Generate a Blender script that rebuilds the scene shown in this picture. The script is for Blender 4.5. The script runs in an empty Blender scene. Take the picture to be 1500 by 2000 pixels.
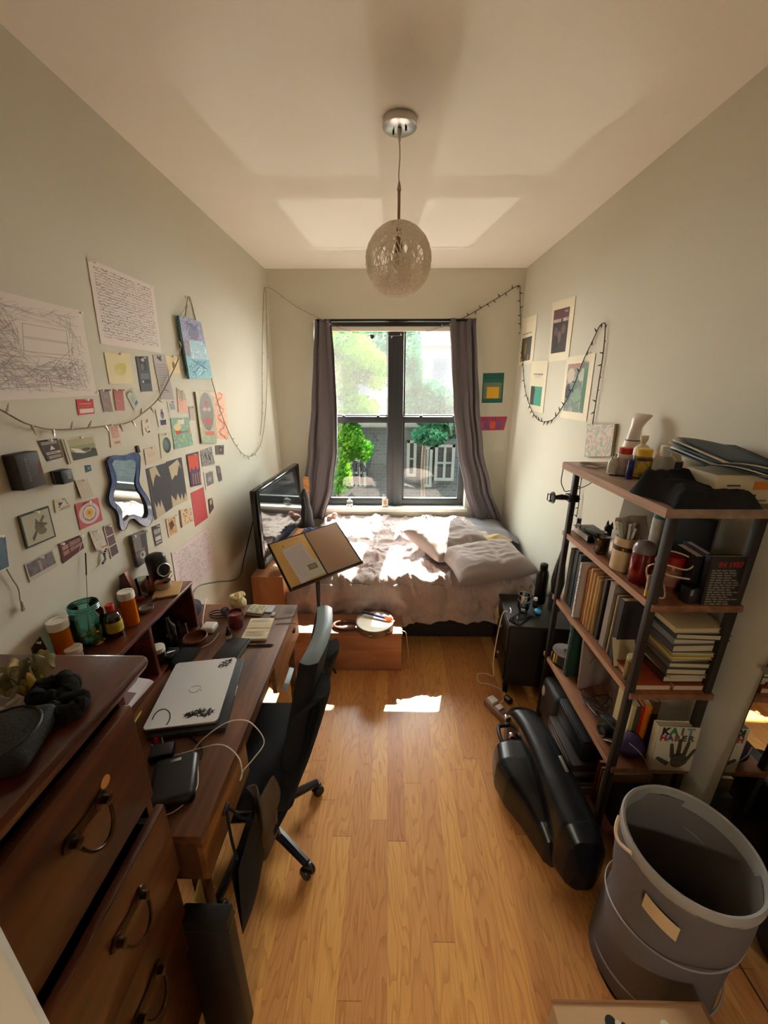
import bpy, bmesh, math, random
from mathutils import Vector, Matrix, Euler, noise
rnd = random.Random(7)
SKY, SUN, EXPO, GLINT_SPOT, HALL_FILL = 10.5, 23.0, 1.72, 200, 9.0
S = bpy.context.scene
COL = S.collection
PI = math.pi

# ---------------------------------------------------------------- camera maths
F = 755.0
PITCH = math.atan(250 / F)
YAW = math.atan(10 * math.cos(PITCH) / F)
EYE = Vector((0, 0, 1.85))

def ray(u, v):
    dx = (u - 750) / F
    dy = -(v - 1000) / F
    y = math.cos(PITCH) + dy * math.sin(PITCH)
    z = -math.sin(PITCH) + dy * math.cos(PITCH)
    c, s = math.cos(YAW), math.sin(YAW)
    return Vector((dx * c - y * s, dx * s + y * c, z))

def at(u, v, X=None, Y=None, Z=None):
    """the point of a plane of the room seen along a sight line (used to read measurements off the photo)"""
    r = ray(u, v)
    t = (X - EYE.x) / r.x if X is not None else (Y - EYE.y) / r.y if Y is not None else (Z - EYE.z) / r.z
    return EYE + r * t

# ---------------------------------------------------------------- materials
def lin(c):
    return tuple(((x / 255) / 12.92 if x / 255 <= .04045 else ((x / 255 + .055) / 1.055) ** 2.4) for x in c[:3]) + (1,)

MATS = {}
def mat(name, col=(128, 128, 128), rough=.6, metal=0, nz=None, bump=None, alpha=1, sheen=0, coat=0, trans=0, ior=1.45, emit=0):
    """principled material; nz=(scale, amount) colour mottling, bump=(scale, strength[, stretch])"""
    if name in MATS:
        return MATS[name]
    m = bpy.data.materials.new(name); m.use_nodes = True
    nt = m.node_tree; b = nt.nodes['Principled BSDF']
    L = nt.links.new
    c = lin(col)
    b.inputs['Base Color'].default_value = c
    b.inputs['Roughness'].default_value = rough
    b.inputs['Metallic'].default_value = metal
    b.inputs['Coat Weight'].default_value = coat
    b.inputs['Sheen Weight'].default_value = sheen
    b.inputs['Transmission Weight'].default_value = trans
    b.inputs['IOR'].default_value = ior
    b.inputs['Alpha'].default_value = alpha
    if emit:
        b.inputs['Emission Color'].default_value = c
        b.inputs['Emission Strength'].default_value = emit
    if nz or bump:
        tc = nt.nodes.new('ShaderNodeTexCoord')
    if nz:
        n = nt.nodes.new('ShaderNodeTexNoise'); n.inputs['Scale'].default_value = nz[0]; n.inputs['Detail'].default_value = 6
        L(tc.outputs['Object'], n.inputs['Vector'])
        r = nt.nodes.new('ShaderNodeValToRGB'); a = nz[1]
        r.color_ramp.elements[0].position = .3; r.color_ramp.elements[1].position = .7
        r.color_ramp.elements[0].color = tuple(x * (1 - a) for x in c[:3]) + (1,)
        r.color_ramp.elements[1].color = tuple(min(1, x * (1 + a)) for x in c[:3]) + (1,)
        L(n.outputs['Fac'], r.inputs['Fac']); L(r.outputs['Color'], b.inputs['Base Color'])
    if bump:
        n2 = nt.nodes.new('ShaderNodeTexNoise'); n2.inputs['Scale'].default_value = bump[0]; n2.inputs['Detail'].default_value = 5
        mp = nt.nodes.new('ShaderNodeMapping')
        if len(bump) > 2: mp.inputs['Scale'].default_value = bump[2]
        L(tc.outputs['Object'], mp.inputs['Vector']); L(mp.outputs['Vector'], n2.inputs['Vector'])
        bp = nt.nodes.new('ShaderNodeBump'); bp.inputs['Strength'].default_value = bump[1]; bp.inputs['Distance'].default_value = .01
        L(n2.outputs['Fac'], bp.inputs['Height']); L(bp.outputs['Normal'], b.inputs['Normal'])
    MATS[name] = m
    return m

def flat(c, rough=.75):
    return mat('paint_%d_%d_%d_%d' % (c[0], c[1], c[2], int(rough * 100)), c, rough)

def wood(name, c1, c2, stretch=(14, 1.2, 14), rough=.45, coat=0, scale=2.2, rot=(0, 0, 0)):
    if name in MATS: return MATS[name]
    m = bpy.data.materials.new(name); m.use_nodes = True
    nt = m.node_tree; b = nt.nodes['Principled BSDF']; L = nt.links.new
    tc = nt.nodes.new('ShaderNodeTexCoord'); mp = nt.nodes.new('ShaderNodeMapping'); mp.inputs['Scale'].default_value = stretch
    mp.inputs['Rotation'].default_value = rot
    L(tc.outputs['Object'], mp.inputs['Vector'])
    n = nt.nodes.new('ShaderNodeTexNoise'); n.inputs['Scale'].default_value = scale; n.inputs['Detail'].default_value = 8; n.inputs['Distortion'].default_value = .8
    L(mp.outputs['Vector'], n.inputs['Vector'])
    r = nt.nodes.new('ShaderNodeValToRGB')
    r.color_ramp.elements[0].position = .33; r.color_ramp.elements[1].position = .68
    r.color_ramp.elements[0].color = lin(c1); r.color_ramp.elements[1].color = lin(c2)
    L(n.outputs['Fac'], r.inputs['Fac']); L(r.outputs['Color'], b.inputs['Base Color'])
    bp = nt.nodes.new('ShaderNodeBump'); bp.inputs['Strength'].default_value = .12; bp.inputs['Distance'].default_value = .004
    L(n.outputs['Fac'], bp.inputs['Height']); L(bp.outputs['Normal'], b.inputs['Normal'])
    b.inputs['Roughness'].default_value = rough; b.inputs['Coat Weight'].default_value = coat
    MATS[name] = m
    return m

def painting(name, cols, scale=6, dist=2.0, rough=.6, detail=3, seed=0):
    """a painted or printed surface: several pigments in swirling patches"""
    if name in MATS: return MATS[name]
    m = bpy.data.materials.new(name); m.use_nodes = True
    nt = m.node_tree; b = nt.nodes['Principled BSDF']; L = nt.links.new
    tc = nt.nodes.new('ShaderNodeTexCoord'); mp = nt.nodes.new('ShaderNodeMapping'); mp.inputs['Location'].default_value = (seed, seed * .7, seed * 1.3)
    L(tc.outputs['Object'], mp.inputs['Vector'])
    n = nt.nodes.new('ShaderNodeTexNoise'); n.inputs['Scale'].default_value = scale; n.inputs['Detail'].default_value = detail; n.inputs['Distortion'].default_value = dist
    L(mp.outputs['Vector'], n.inputs['Vector'])
    r = nt.nodes.new('ShaderNodeValToRGB'); cr = r.color_ramp; cr.interpolation = 'LINEAR'
    k = len(cols)
    cr.elements[0].position = .28; cr.elements[0].color = lin(cols[0])
    cr.elements[1].position = .72; cr.elements[1].color = lin(cols[-1])
    for i in range(1, k - 1):
        e = cr.elements.new(.28 + .44 * i / (k - 1)); e.color = lin(cols[i])
    L(n.outputs['Fac'], r.inputs['Fac']); L(r.outputs['Color'], b.inputs['Base Color'])
    b.inputs['Roughness'].default_value = rough
    MATS[name] = m
    return m

def glassmat(name, tint=(255, 255, 255), gloss=.12, rough=.0, haze=0):
    """thin clear glass: lets daylight straight through and mirrors a little"""
    if name in MATS: return MATS[name]
    m = bpy.data.materials.new(name); m.use_nodes = True
    nt = m.node_tree; nt.nodes.remove(nt.nodes['Principled BSDF']); L = nt.links.new
    o = nt.nodes['Material Output']
    t = nt.nodes.new('ShaderNodeBsdfTransparent'); t.inputs['Color'].default_value = lin(tint)
    g = nt.nodes.new('ShaderNodeBsdfGlossy'); g.inputs['Roughness'].default_value = rough
    fr = nt.nodes.new('ShaderNodeFresnel'); fr.inputs['IOR'].default_value = 1.45
    ad = nt.nodes.new('ShaderNodeMath'); ad.operation = 'MULTIPLY_ADD'; ad.inputs[1].default_value = 1.0; ad.inputs[2].default_value = gloss * .2
    ad.use_clamp = True
    L(fr.outputs['Fac'], ad.inputs[0])
    mx = nt.nodes.new('ShaderNodeMixShader')
    L(ad.outputs[0], mx.inputs['Fac']); L(t.outputs[0], mx.inputs[1]); L(g.outputs[0], mx.inputs[2]); sh = mx.outputs[0]
    if haze:      # milky film added to the pane to imitate bright window glare
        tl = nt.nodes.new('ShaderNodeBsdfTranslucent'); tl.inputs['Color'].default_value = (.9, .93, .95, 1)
        m2 = nt.nodes.new('ShaderNodeMixShader'); m2.inputs['Fac'].default_value = haze
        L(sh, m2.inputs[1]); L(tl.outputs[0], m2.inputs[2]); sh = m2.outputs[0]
    L(sh, o.inputs['Surface'])
    MATS[name] = m
    return m

def leafmat(name, c, tr):
    m = bpy.data.materials.new(name); m.use_nodes = True; nt = m.node_tree; nt.nodes.remove(nt.nodes['Principled BSDF'])
    oi = nt.nodes.new('ShaderNodeTexCoord'); nz = nt.nodes.new('ShaderNodeTexNoise'); nz.inputs['Scale'].default_value = 2.2; nt.links.new(oi.outputs['Object'], nz.inputs['Vector'])
    r = nt.nodes.new('ShaderNodeValToRGB'); r.color_ramp.elements[0].position = .35; r.color_ramp.elements[1].position = .65; r.color_ramp.elements[0].color = lin(c); r.color_ramp.elements[1].color = lin(tr); nt.links.new(nz.outputs['Fac'], r.inputs['Fac'])
    d = nt.nodes.new('ShaderNodeBsdfDiffuse'); t = nt.nodes.new('ShaderNodeBsdfTranslucent'); mx = nt.nodes.new('ShaderNodeMixShader'); mx.inputs['Fac'].default_value = .5
    nt.links.new(r.outputs['Color'], d.inputs['Color']); nt.links.new(r.outputs['Color'], t.inputs['Color']); nt.links.new(d.outputs[0], mx.inputs[1]); nt.links.new(t.outputs[0], mx.inputs[2]); nt.links.new(mx.outputs[0], nt.nodes['Material Output'].inputs['Surface'])
    return m

# ---------------------------------------------------------------- mesh builder
class MB:
    def __init__(s):
        s.v = []; s.f = []; s.mi = []; s.mats = []
    def midx(s, m):
        if isinstance(m, tuple): m = flat(m)
        if m not in s.mats: s.mats.append(m)
        return s.mats.index(m)
    def add(s, vs, fs, m, M=None):
        o = len(s.v); k = s.midx(m)
        s.v += [tuple(M @ Vector(p)) if M else tuple(p) for p in vs]
        s.f += [tuple(i + o for i in f) for f in fs]
        s.mi += [k] * len(fs)
        return s
    def box(s, c, size, m, rot=None, bev=0, M=None, seg=2):
        bm = bmesh.new(); bmesh.ops.create_cube(bm, size=1)
        for q in bm.verts: q.co = Vector((q.co.x * size[0], q.co.y * size[1], q.co.z * size[2]))
        if bev:
            bmesh.ops.bevel(bm, geom=bm.edges[:], offset=min(bev, min(size) * .49), segments=seg, affect='EDGES', profile=.5)
        T = Matrix.Translation(c)
        if rot: T = T @ Euler(rot).to_matrix().to_4x4()
        if M: T = M @ T
        bm.verts.index_update()
        s.add([q.co for q in bm.verts], [[q.index for q in f.verts] for f in bm.faces], m, T)
        bm.free(); return s
    def span(s, x0, x1, y0, y1, z0, z1, m, bev=0, M=None):
        return s.box(((x0 + x1) / 2, (y0 + y1) / 2, (z0 + z1) / 2), (abs(x1 - x0), abs(y1 - y0), abs(z1 - z0)), m, bev=bev, M=M)
    def lathe(s, prof, m, c=(0, 0, 0), seg=28, M=None, sx=1, sy=1):
        vs = []; fs = []; n = len(prof)
        for r, z in prof:
            for i in range(seg):
                a = 2 * PI * i / seg
                vs.append((c[0] + r * math.cos(a) * sx, c[1] + r * math.sin(a) * sy, c[2] + z))
        for j in range(n - 1):
            for i in range(seg):
                k = (i + 1) % seg
                fs.append((j * seg + i, j * seg + k, (j + 1) * seg + k, (j + 1) * seg + i))
        if prof[0][0] > 1e-6 and prof[-1][0] > 1e-6: return s.add(vs, fs, m, M)     # a ring or sleeve: stays open
        if prof[0][0] > 1e-6: fs.append(tuple(reversed(range(seg))))
        if prof[-1][0] > 1e-6: fs.append(tuple(range((n - 1) * seg, n * seg)))
        return s.add(vs, fs, m, M)
    def tube(s, pts, r, m, seg=8, closed=False, M=None, cap=True):
        P = [Vector(p) for p in pts]; n = len(P); vs = []; fs = []
        up = Vector((0, 0, 1))
        prev = None
        for i, p in enumerate(P):
            if closed: t = P[(i + 1) % n] - P[i - 1]
            else: t = P[min(i + 1, n - 1)] - P[max(i - 1, 0)]
            t = t.normalized() if t.length > 1e-9 else Vector((0, 0, 1))
            if prev is None:
                a = t.cross(up)
                if a.length < 1e-3: a = t.cross(Vector((1, 0, 0)))
            else:
                a = prev - t * prev.dot(t)
                if a.length < 1e-4: a = t.cross(up)
            a.normalize(); b = t.cross(a); prev = a
            rr = r[i] if isinstance(r, (list, tuple)) else r
            for k in range(seg):
                q = 2 * PI * k / seg
                vs.append(p + a * (rr * math.cos(q)) + b * (rr * math.sin(q)))
        for i in range(n if closed else n - 1):
            j = (i + 1) % n
            for k in range(seg):
                l = (k + 1) % seg
                fs.append((i * seg + k, i * seg + l, j * seg + l, j * seg + k))
        if not closed and cap:
            fs.append(tuple(reversed(range(seg)))); fs.append(tuple(range((n - 1) * seg, n * seg)))
        return s.add(vs, fs, m, M)
    def prism(s, poly, z0, z1, m, M=None):
        n = len(poly)
        vs = [(x, y, z0) for x, y in poly] + [(x, y, z1) for x, y in poly]
        fs = [tuple(reversed(range(n))), tuple(range(n, 2 * n))] + [(i, (i + 1) % n, (i + 1) % n + n, i + n) for i in range(n)]
        return s.add(vs, fs, m, M)
    def grid(s, fn, nu, nv, m, M=None):
        vs = [fn(i / (nu - 1), j / (nv - 1)) for j in range(nv) for i in range(nu)]
        fs = [(j * nu + i, j * nu + i + 1, (j + 1) * nu + i + 1, (j + 1) * nu + i) for j in range(nv - 1) for i in range(nu - 1)]
        return s.add(vs, fs, m, M)
    def ball(s, c, r, m, seg=20, rings=12, M=None, fn=None):
        if not isinstance(r, (tuple, list)): r = (r, r, r)
        vs = [(c[0], c[1], c[2] - r[2])]
        for j in range(1, rings):
            p = -PI / 2 + PI * j / rings
            for i in range(seg):
                a = 2 * PI * i / seg
                vs.append((c[0] + r[0] * math.cos(p) * math.cos(a), c[1] + r[1] * math.cos(p) * math.sin(a), c[2] + r[2] * math.sin(p)))
        vs.append((c[0], c[1], c[2] + r[2]))
        if fn: vs = [fn(Vector(q)) for q in vs]
        fs = [(0, 1 + (i + 1) % seg, 1 + i) for i in range(seg)]
        for j in range(rings - 2):
            for i in range(seg):
                k = (i + 1) % seg
                fs.append((1 + j * seg + i, 1 + j * seg + k, 1 + (j + 1) * seg + k, 1 + (j + 1) * seg + i))
        o = 1 + (rings - 2) * seg; t = len(vs) - 1
        fs += [(o + i, o + (i + 1) % seg, t) for i in range(seg)]
        return s.add(vs, fs, m, M)
    def text(s, body, size, m, M, ext=.0004, ax='CENTER', bold=0):
        cu = bpy.data.curves.new('lettering_curve', 'FONT'); cu.body = body; cu.size = size; cu.extrude = ext; cu.offset = bold
        cu.align_x = ax; cu.align_y = 'CENTER'; cu.resolution_u = 3
        o = bpy.data.objects.new('lettering_curve', cu)
        me = o.to_mesh()
        s.add([q.co for q in me.vertices], [tuple(p.vertices) for p in me.polygons], m, M)
        o.to_mesh_clear(); bpy.data.objects.remove(o); bpy.data.curves.remove(cu)
        return s
    def build(s, name, parent=None, origin=None, smooth=40, rot=None):
        me = bpy.data.meshes.new(name)
        vs = s.v
        if origin is not None:
            vs = [(x - origin[0], y - origin[1], z - origin[2]) for x, y, z in vs]
        me.from_pydata(vs, [], s.f)
        for m in s.mats: me.materials.append(m)
        if s.mi: me.polygons.foreach_set('material_index', s.mi)
        me.polygons.foreach_set('use_smooth', [True] * len(s.f))
        me.update()
        me.set_sharp_from_angle(angle=math.radians(smooth))
        o = bpy.data.objects.new(name, me); COL.objects.link(o)
        if parent: o.parent = parent
        if origin is not None: o.location = origin
        if rot: o.rotation_euler = rot
        return o

def tag(o, label, cat, group=None, kind=None):
    o['label'] = label; o['category'] = cat
    if group: o['group'] = group
    if kind: o['kind'] = kind
    return o
def thing(name, label, cat, loc=(0, 0, 0), rot=0, group=None):
    o = bpy.data.objects.new(name, None); COL.objects.link(o); o.empty_display_size = .05
    o.location = loc; o.rotation_euler = (0, 0, rot) if isinstance(rot, (int, float)) else rot
    return tag(o, label, cat, group)
def struct(name, mb, label=None, origin=None):
    o = mb.build(name, origin=origin); o['kind'] = 'structure'
    if label: o['label'] = label
    return o
def solo(name, mb, label, cat, origin, group=None, rot=None):
    """a thing that is one mesh; geometry given round its own base point"""
    o = mb.build(name); o.location = origin
    if rot: o.rotation_euler = rot
    return tag(o, label, cat, group)
def T(x, y, z): return Matrix.Translation((x, y, z))
def R(ax, d): return Matrix.Rotation(math.radians(d), 4, ax)
def bez(pts, n=8):
    """smooth curve through points (Catmull-Rom)"""
    P = [Vector(p) for p in pts]; out = []
    for i in range(len(P) - 1):
        a = P[max(i - 1, 0)]; b = P[i]; c = P[i + 1]; d = P[min(i + 2, len(P) - 1)]
        for k in range(n):
            t = k / n
            out.append(.5 * ((2 * b) + (c - a) * t + (2 * a - 5 * b + 4 * c - d) * t * t + (3 * b - a - 3 * c + d) * t ** 3))
    out.append(P[-1]); return out

# ---------------------------------------------------------------- room dimensions
XL, XR, YB, YF, ZC = -1.10, 1.203, 3.90, -1.1, 2.815
WX0, WX1, WZ0, WZ1 = -.70, .80, .605, 2.40          # window opening in the back wall
WY = 4.03                                          # glass plane

def plaster(name, c, bumpy=.06):
    return mat(name, c, .85, nz=(1.3, .03), bump=(180, bumpy))
M_wall = plaster('wall_paint', (206, 202, 186))
M_ceil = plaster('ceiling_paint', (238, 231, 219))
M_trim = mat('trim_paint', (225, 222, 212), .45)

def floor_mat():
    m = bpy.data.materials.new('oak_strip_floor'); m.use_nodes = True
    nt = m.node_tree; b = nt.nodes['Principled BSDF']; L = nt.links.new
    def N(t, **k):
        n = nt.nodes.new('ShaderNode' + t)
        for a, v in k.items(): setattr(n, a, v)
        return n
    def mth(op, a, b_=None):
        n = N('Math', operation=op)
        for i, x in enumerate((a, b_)):
            if x is None: continue
            if isinstance(x, (int, float)): n.inputs[i].default_value = x
            else: L(x, n.inputs[i])
        return n.outputs[0]
    tc = N('TexCoord'); sp = N('SeparateXYZ'); L(tc.outputs['Object'], sp.inputs[0])
    W, LEN = .079, 1.5
    xs = mth('DIVIDE', sp.outputs['X'], W); row = mth('FLOOR', xs); fx = mth('FRACT', xs)
    wn = N('TexWhiteNoise', noise_dimensions='1D'); L(row, wn.inputs['W'])
    ys = mth('ADD', mth('DIVIDE', sp.outputs['Y'], LEN), mth('MULTIPLY', wn.outputs['Value'], 7.3))
    cl = mth('FLOOR', ys); fy = mth('FRACT', ys)
    cb = N('CombineXYZ'); L(row, cb.inputs[0]); L(cl, cb.inputs[1])
    w2 = N('TexWhiteNoise', noise_dimensions='2D'); L(cb.outputs[0], w2.inputs['Vector'])
    # grain coordinates: offset per strip, stretched along the strip
    cg = N('CombineXYZ')
    L(mth('ADD', mth('MULTIPLY', sp.outputs['X'], 6.5), mth('MULTIPLY', w2.outputs['Value'], 31)), cg.inputs[0])
    L(mth('ADD', mth('MULTIPLY', sp.outputs['Y'], 1.1), mth('MULTIPLY', w2.outputs['Value'], 17)), cg.inputs[1])
    n1 = N('TexNoise'); n1.inputs['Scale'].default_value = 1.6; n1.inputs['Detail'].default_value = 2; L(cg.outputs[0], n1.inputs['Vector'])
    rings = mth('FRACT', mth('MULTIPLY', n1.outputs['Fac'], 13))
    ring = N('ValToRGB'); L(rings, ring.inputs['Fac'])
    e = ring.color_ramp.elements; e[0].position = 0; e[0].color = (.0, .0, .0, 1); e[1].position = .38; e[1].color = (1, 1, 1, 1)
    cf = N('CombineXYZ'); L(mth('MULTIPLY', sp.outputs['X'], 420), cf.inputs[0]); L(mth('MULTIPLY', sp.outputs['Y'], 9), cf.inputs[1])
    n2 = N('TexNoise'); n2.inputs['Scale'].default_value = 1; n2.inputs['Detail'].default_value = 3; L(cf.outputs[0], n2.inputs['Vector'])
    g = mth('ADD', mth('MULTIPLY', ring.outputs['Color'], .30), mth('MULTIPLY', n2.outputs['Fac'], .9))
    cr = N('ValToRGB'); L(g, cr.inputs['Fac'])
    cr.color_ramp.elements[0].position = .2; cr.color_ramp.elements[0].color = lin((176, 112, 54))
    cr.color_ramp.elements[1].position = .95; cr.color_ramp.elements[1].color = lin((228, 168, 98))
    ty = N('HueSaturation'); L(cr.outputs['Color'], ty.inputs['Color'])
    L(mth('ADD', mth('MULTIPLY', w2.outputs['Value'], .26), .86), ty.inputs['Value'])
    L(mth('ADD', mth('MULTIPLY', w2.outputs['Value'], .016), .490), ty.inputs['Hue'])
    gap = mth('MAXIMUM', mth('LESS_THAN', fx, .014), mth('LESS_THAN', fy, .0018))
    mx = N('MixRGB'); L(mth('MULTIPLY', gap, .42), mx.inputs[0]); L(ty.outputs['Color'], mx.inputs[1]); mx.inputs[2].default_value = lin((62, 34, 14))
    L(mx.outputs[0], b.inputs['Base Color'])
    b.inputs['Roughness'].default_value = .34
    b.inputs['Coat Weight'].default_value = .25; b.inputs['Coat Roughness'].default_value = .22
    bp = N('Bump'); bp.inputs['Strength'].default_value = .18; bp.inputs['Distance'].default_value = .002
    L(mth('SUBTRACT', mth('MULTIPLY', g, .2), mth('MULTIPLY', gap, .5)), bp.inputs['Height']); L(bp.outputs['Normal'], b.inputs['Normal'])
    return m
struct('floor', MB().span(XL - .1, XR + .1, YF - .1, YB + .05, -.06, 0, floor_mat()))
struct('ceiling', MB().span(XL - .1, XR + .1, YF - .1, YB + .13, ZC, ZC + .08, M_ceil))
struct('wall_left', MB().span(XL - .1, XL, YF - .1, YB + .13, 0, ZC, M_wall))
struct('wall_right', MB().span(XR, XR + .1, YF - .1, YB + .13, 0, ZC, M_wall))
b = MB()
b.span(XL, WX0, YB, YB + .13, 0, ZC, M_wall).span(WX1, XR, YB, YB + .13, 0, ZC, M_wall)
b.span(WX0, WX1, YB, YB + .13, WZ1, ZC, M_wall).span(WX0, WX1, YB, YB + .13, 0, WZ0 - .035, M_wall)
struct('wall_back', b)
# wall behind the camera, with the doorway the picture is taken from
b = MB()
b.span(XL, -.55, YF - .1, YF, 0, ZC, M_wall).span(.45, XR, YF - .1, YF, 0, ZC, M_wall).span(-.55, .45, YF - .1, YF, 2.1, ZC, M_wall)
struct('wall_front', b)
b = MB()      # the hall beyond the doorway
b.span(-.75, .65, YF - 1.35, YF - 1.25, 0, 2.3, M_wall).span(-.75, -.65, YF - 1.25, YF - .1, 0, 2.3, M_wall).span(.55, .65, YF - 1.25, YF - .1, 0, 2.3, M_wall).span(-.75, .65, YF - 1.35, YF - .1, 2.2, 2.3, M_wall).span(-.75, .65, YF - 1.35, YF - .1, -.06, 0, M_wall)
struct('wall_hall', b)
M_ext = mat('dark_brownstone', (70, 58, 52), .9, nz=(2, .1))
b = MB()      # street side of the building the room is in
y0, y1 = YB + .135, YB + .22
b.span(-11, WX0, y0, y1, -3.5, 15, M_ext).span(WX1, 11, y0, y1, -3.5, 15, M_ext).span(WX0, WX1, y0, y1, WZ1, 15, M_ext).span(WX0, WX1, y0, y1, -3.5, WZ0 - .035, M_ext)
struct('wall_outside', b)
struct('trim_1', MB().span(-.62, -.55, YF, YF + .02, 0, 2.17, M_trim, .004).span(.45, .52, YF, YF + .02, 0, 2.17, M_trim, .004).span(-.55, .45, YF, YF + .02, 2.1, 2.17, M_trim, .004))
struct('baseboard_right', MB().span(XR - .014, XR, YF, YB, 0, .11, M_trim, .003))
struct('baseboard_left', MB().span(XL, XL + .014, YF, YB, 0, .11, M_trim, .003))
struct('baseboard_back', MB().span(XL + .014, XR - .014, YB - .014, YB, 0, .11, M_trim, .003))
# open door leaf whose white edge shows at the lower left
e = at(52, 1910, X=-.40)
d = bpy.data.objects.new('door_1', None); COL.objects.link(d); d['kind'] = 'structure'; d['label'] = 'white door standing open beside the chest of drawers'
d.location = (-.405, e.y, 0); d.rotation_euler = (0, 0, math.radians(231))
MB().span(0, .76, -.02, .02, .012, 2.06, M_trim, .002).build('door_leaf', d)
k = MB(); k.lathe([(.026, 0), (.026, .006), (.01, .008), (.01, .035), (.024, .042), (.028, .055), (.02, .066), (0, .068)], mat('brushed_steel', (170, 168, 165), .35, 1), M=T(.06, .02, 1.0) @ R('X', -90), seg=20)
k.build('door_knob', d)

# ---------------------------------------------------------------- window
M_frame = mat('bronze_window_frame', (54, 57, 60), .4, .1)
M_glass = glassmat('window_glass', (246, 250, 250), .25, haze=.019)
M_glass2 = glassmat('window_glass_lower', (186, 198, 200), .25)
def gx(u, v=800): return at(u, v, Y=WY).x
def gz(v, u=770): return at(u, v, Y=WY).z
xm0, xm1 = gx(757), gx(787)          # mullion
zr0, zr1 = gz(823), gz(813)          # meeting rail
ztop, zbot = gz(643), gz(974)
w = bpy.data.objects.new('window_1', None); COL.objects.link(w); w.location = (0, WY, 0)
w['kind'] = 'structure'; w['label'] = 'double window with black frames and four panes'
fr = MB()
fr.span(WX0, WX0 + .055, -.03, .06, WZ0, WZ1, M_frame, .004).span(WX1 - .055, WX1, -.03, .06, WZ0, WZ1, M_frame, .004)
fr.span(WX0, WX1, -.032, .06, ztop, WZ1, M_frame, .004).span(WX0, WX1, -.032, .06, WZ0, zbot, M_frame, .004)
fr.span(xm0, xm1, -.05, .06, WZ0, WZ1, M_frame, .006)
fr.span(xm0 + .055, xm1 - .055, -.056, -.04, WZ0, WZ1, M_frame, .002)
fr.build('window_frame', w)
for i, (a, c) in enumerate(((WX0 + .055, xm0), (xm1, WX1 - .055))):
    for j, (z0, z1) in enumerate(((zbot, zr0), (zr1, ztop))):
        sa = MB(); y0 = .0 if j == 0 else .045
        t_ = .022
        sa.span(a, a + t_, y0 - .02, y0 + .02, z0, z1, M_frame, .003).span(c - t_ * .4, c, y0 - .02, y0 + .02, z0, z1, M_frame, .003)
        sa.span(a, c, y0 - .021, y0 + .021, z0, z0 + .014, M_frame, .003).span(a, c, y0 - .021, y0 + .021, z1 - .014, z1, M_frame, .003)
        so = sa.build('window_sash', w)
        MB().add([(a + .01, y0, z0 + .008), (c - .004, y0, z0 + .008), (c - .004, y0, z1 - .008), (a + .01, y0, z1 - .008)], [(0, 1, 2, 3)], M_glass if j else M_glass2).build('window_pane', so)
    rl = MB().span(a, c, -.034, .06, zr0, zr1, M_frame, .004)
    mr = rl.build('meeting_rail', w)
    for q in (.3, .85):
        lk = MB().span(a + (c - a) * q - .016, a + (c - a) * q + .016, -.05, -.02, zr1, zr1 + .014, mat('sash_lock', (52, 52, 54), .4, .4), .004)
        lk.build('sash_lock', w)
struct('trim_2', MB().span(WX0 - .03, WX1 + .03, YB - .035, WY - .02, WZ0 - .035, WZ0, M_trim, .006), 'white window sill catching the sun')
struct('trim_3', MB().span(WX0 + .06, WX1 - .02, YB + .03, YB + .07, WZ1 - .085, WZ1 - .045, mat('blind_rail', (222, 216, 204), .5), .004), 'white blind rail across the window head')
# ---------------------------------------------------------------- bed
M_duvet = mat('mauve_linen', (168, 152, 148), .9, nz=(30, .05), bump=(420, .12), sheen=.3)
M_sheet = mat('grey_sheet', (112, 108, 110), .9, bump=(300, .1), sheen=.2)
M_black = mat('black_plastic', (22, 22, 24), .45)
M_blackm = mat('black_metal', (26, 26, 27), .4, .6)
M_blackf = mat('black_cloth', (17, 17, 18), .95, nz=(20, .15), bump=(350, .2))
M_steel = MATS['brushed_steel']
bed = thing('bed', 'bed across the window wall with grey fitted sheet at its right end', 'bed', (0, 3.15, 0))
MB().span(-.70, 1.16, -.62, .72, 0, .24, mat('bed_base', (38, 32, 30), .8), .01).build('bed_frame', bed)
b = MB(); b.box((.225, .055, .34), (1.87, 1.34, .28), M_sheet, bev=.07, seg=5); b.build('mattress', bed)

def fold(x, y):
    q = Vector((x * 2.2 + y * .7, y * 2.6 - x * .5, 3.1))
    a = 1 - abs(noise.noise(q)) * 2.2
    bq = 1 - abs(noise.noise(Vector((x * 5.1 - y * 1.3, y * 4.7 + x, 7.7)))) * 2
    c = noise.noise(Vector((x * 13, y * 13, 1.5)))
    fa = max(0, 1 - abs(noise.noise(Vector((x * 9 + noise.noise(Vector((x * 3, y * 3, 4))) * 2, y * 6, 9.1)))) * 3)
    wx = noise.noise(Vector((x * 2.4, y * 2.4, 11))) * .25; wy = noise.noise(Vector((x * 2.4, y * 2.4, 17))) * .25
    fb = max(0, 1 - abs(noise.noise(Vector(((x + wx) * 19, (y + wy) * 7, 21)))) * 3.2)
    fc = max(0, 1 - abs(noise.noise(Vector(((x + wy) * 12, (y + wx) * 30, 31)))) * 3.2)
    fd = max(0, math.sin(x * 8.5 + y * 4.2 + 5 * noise.noise(Vector((x * 1.1, y * 1.1, 41))))) ** 5 * min(1, max(0, y - .35) * 2)
    return fd * .020 + max(0, a) ** 2 * .024 + max(0, bq) ** 3 * .024 + c * .006 + fa ** 2 * .017 + fb ** 2 * .0055 + fc ** 2 * .0028

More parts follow.
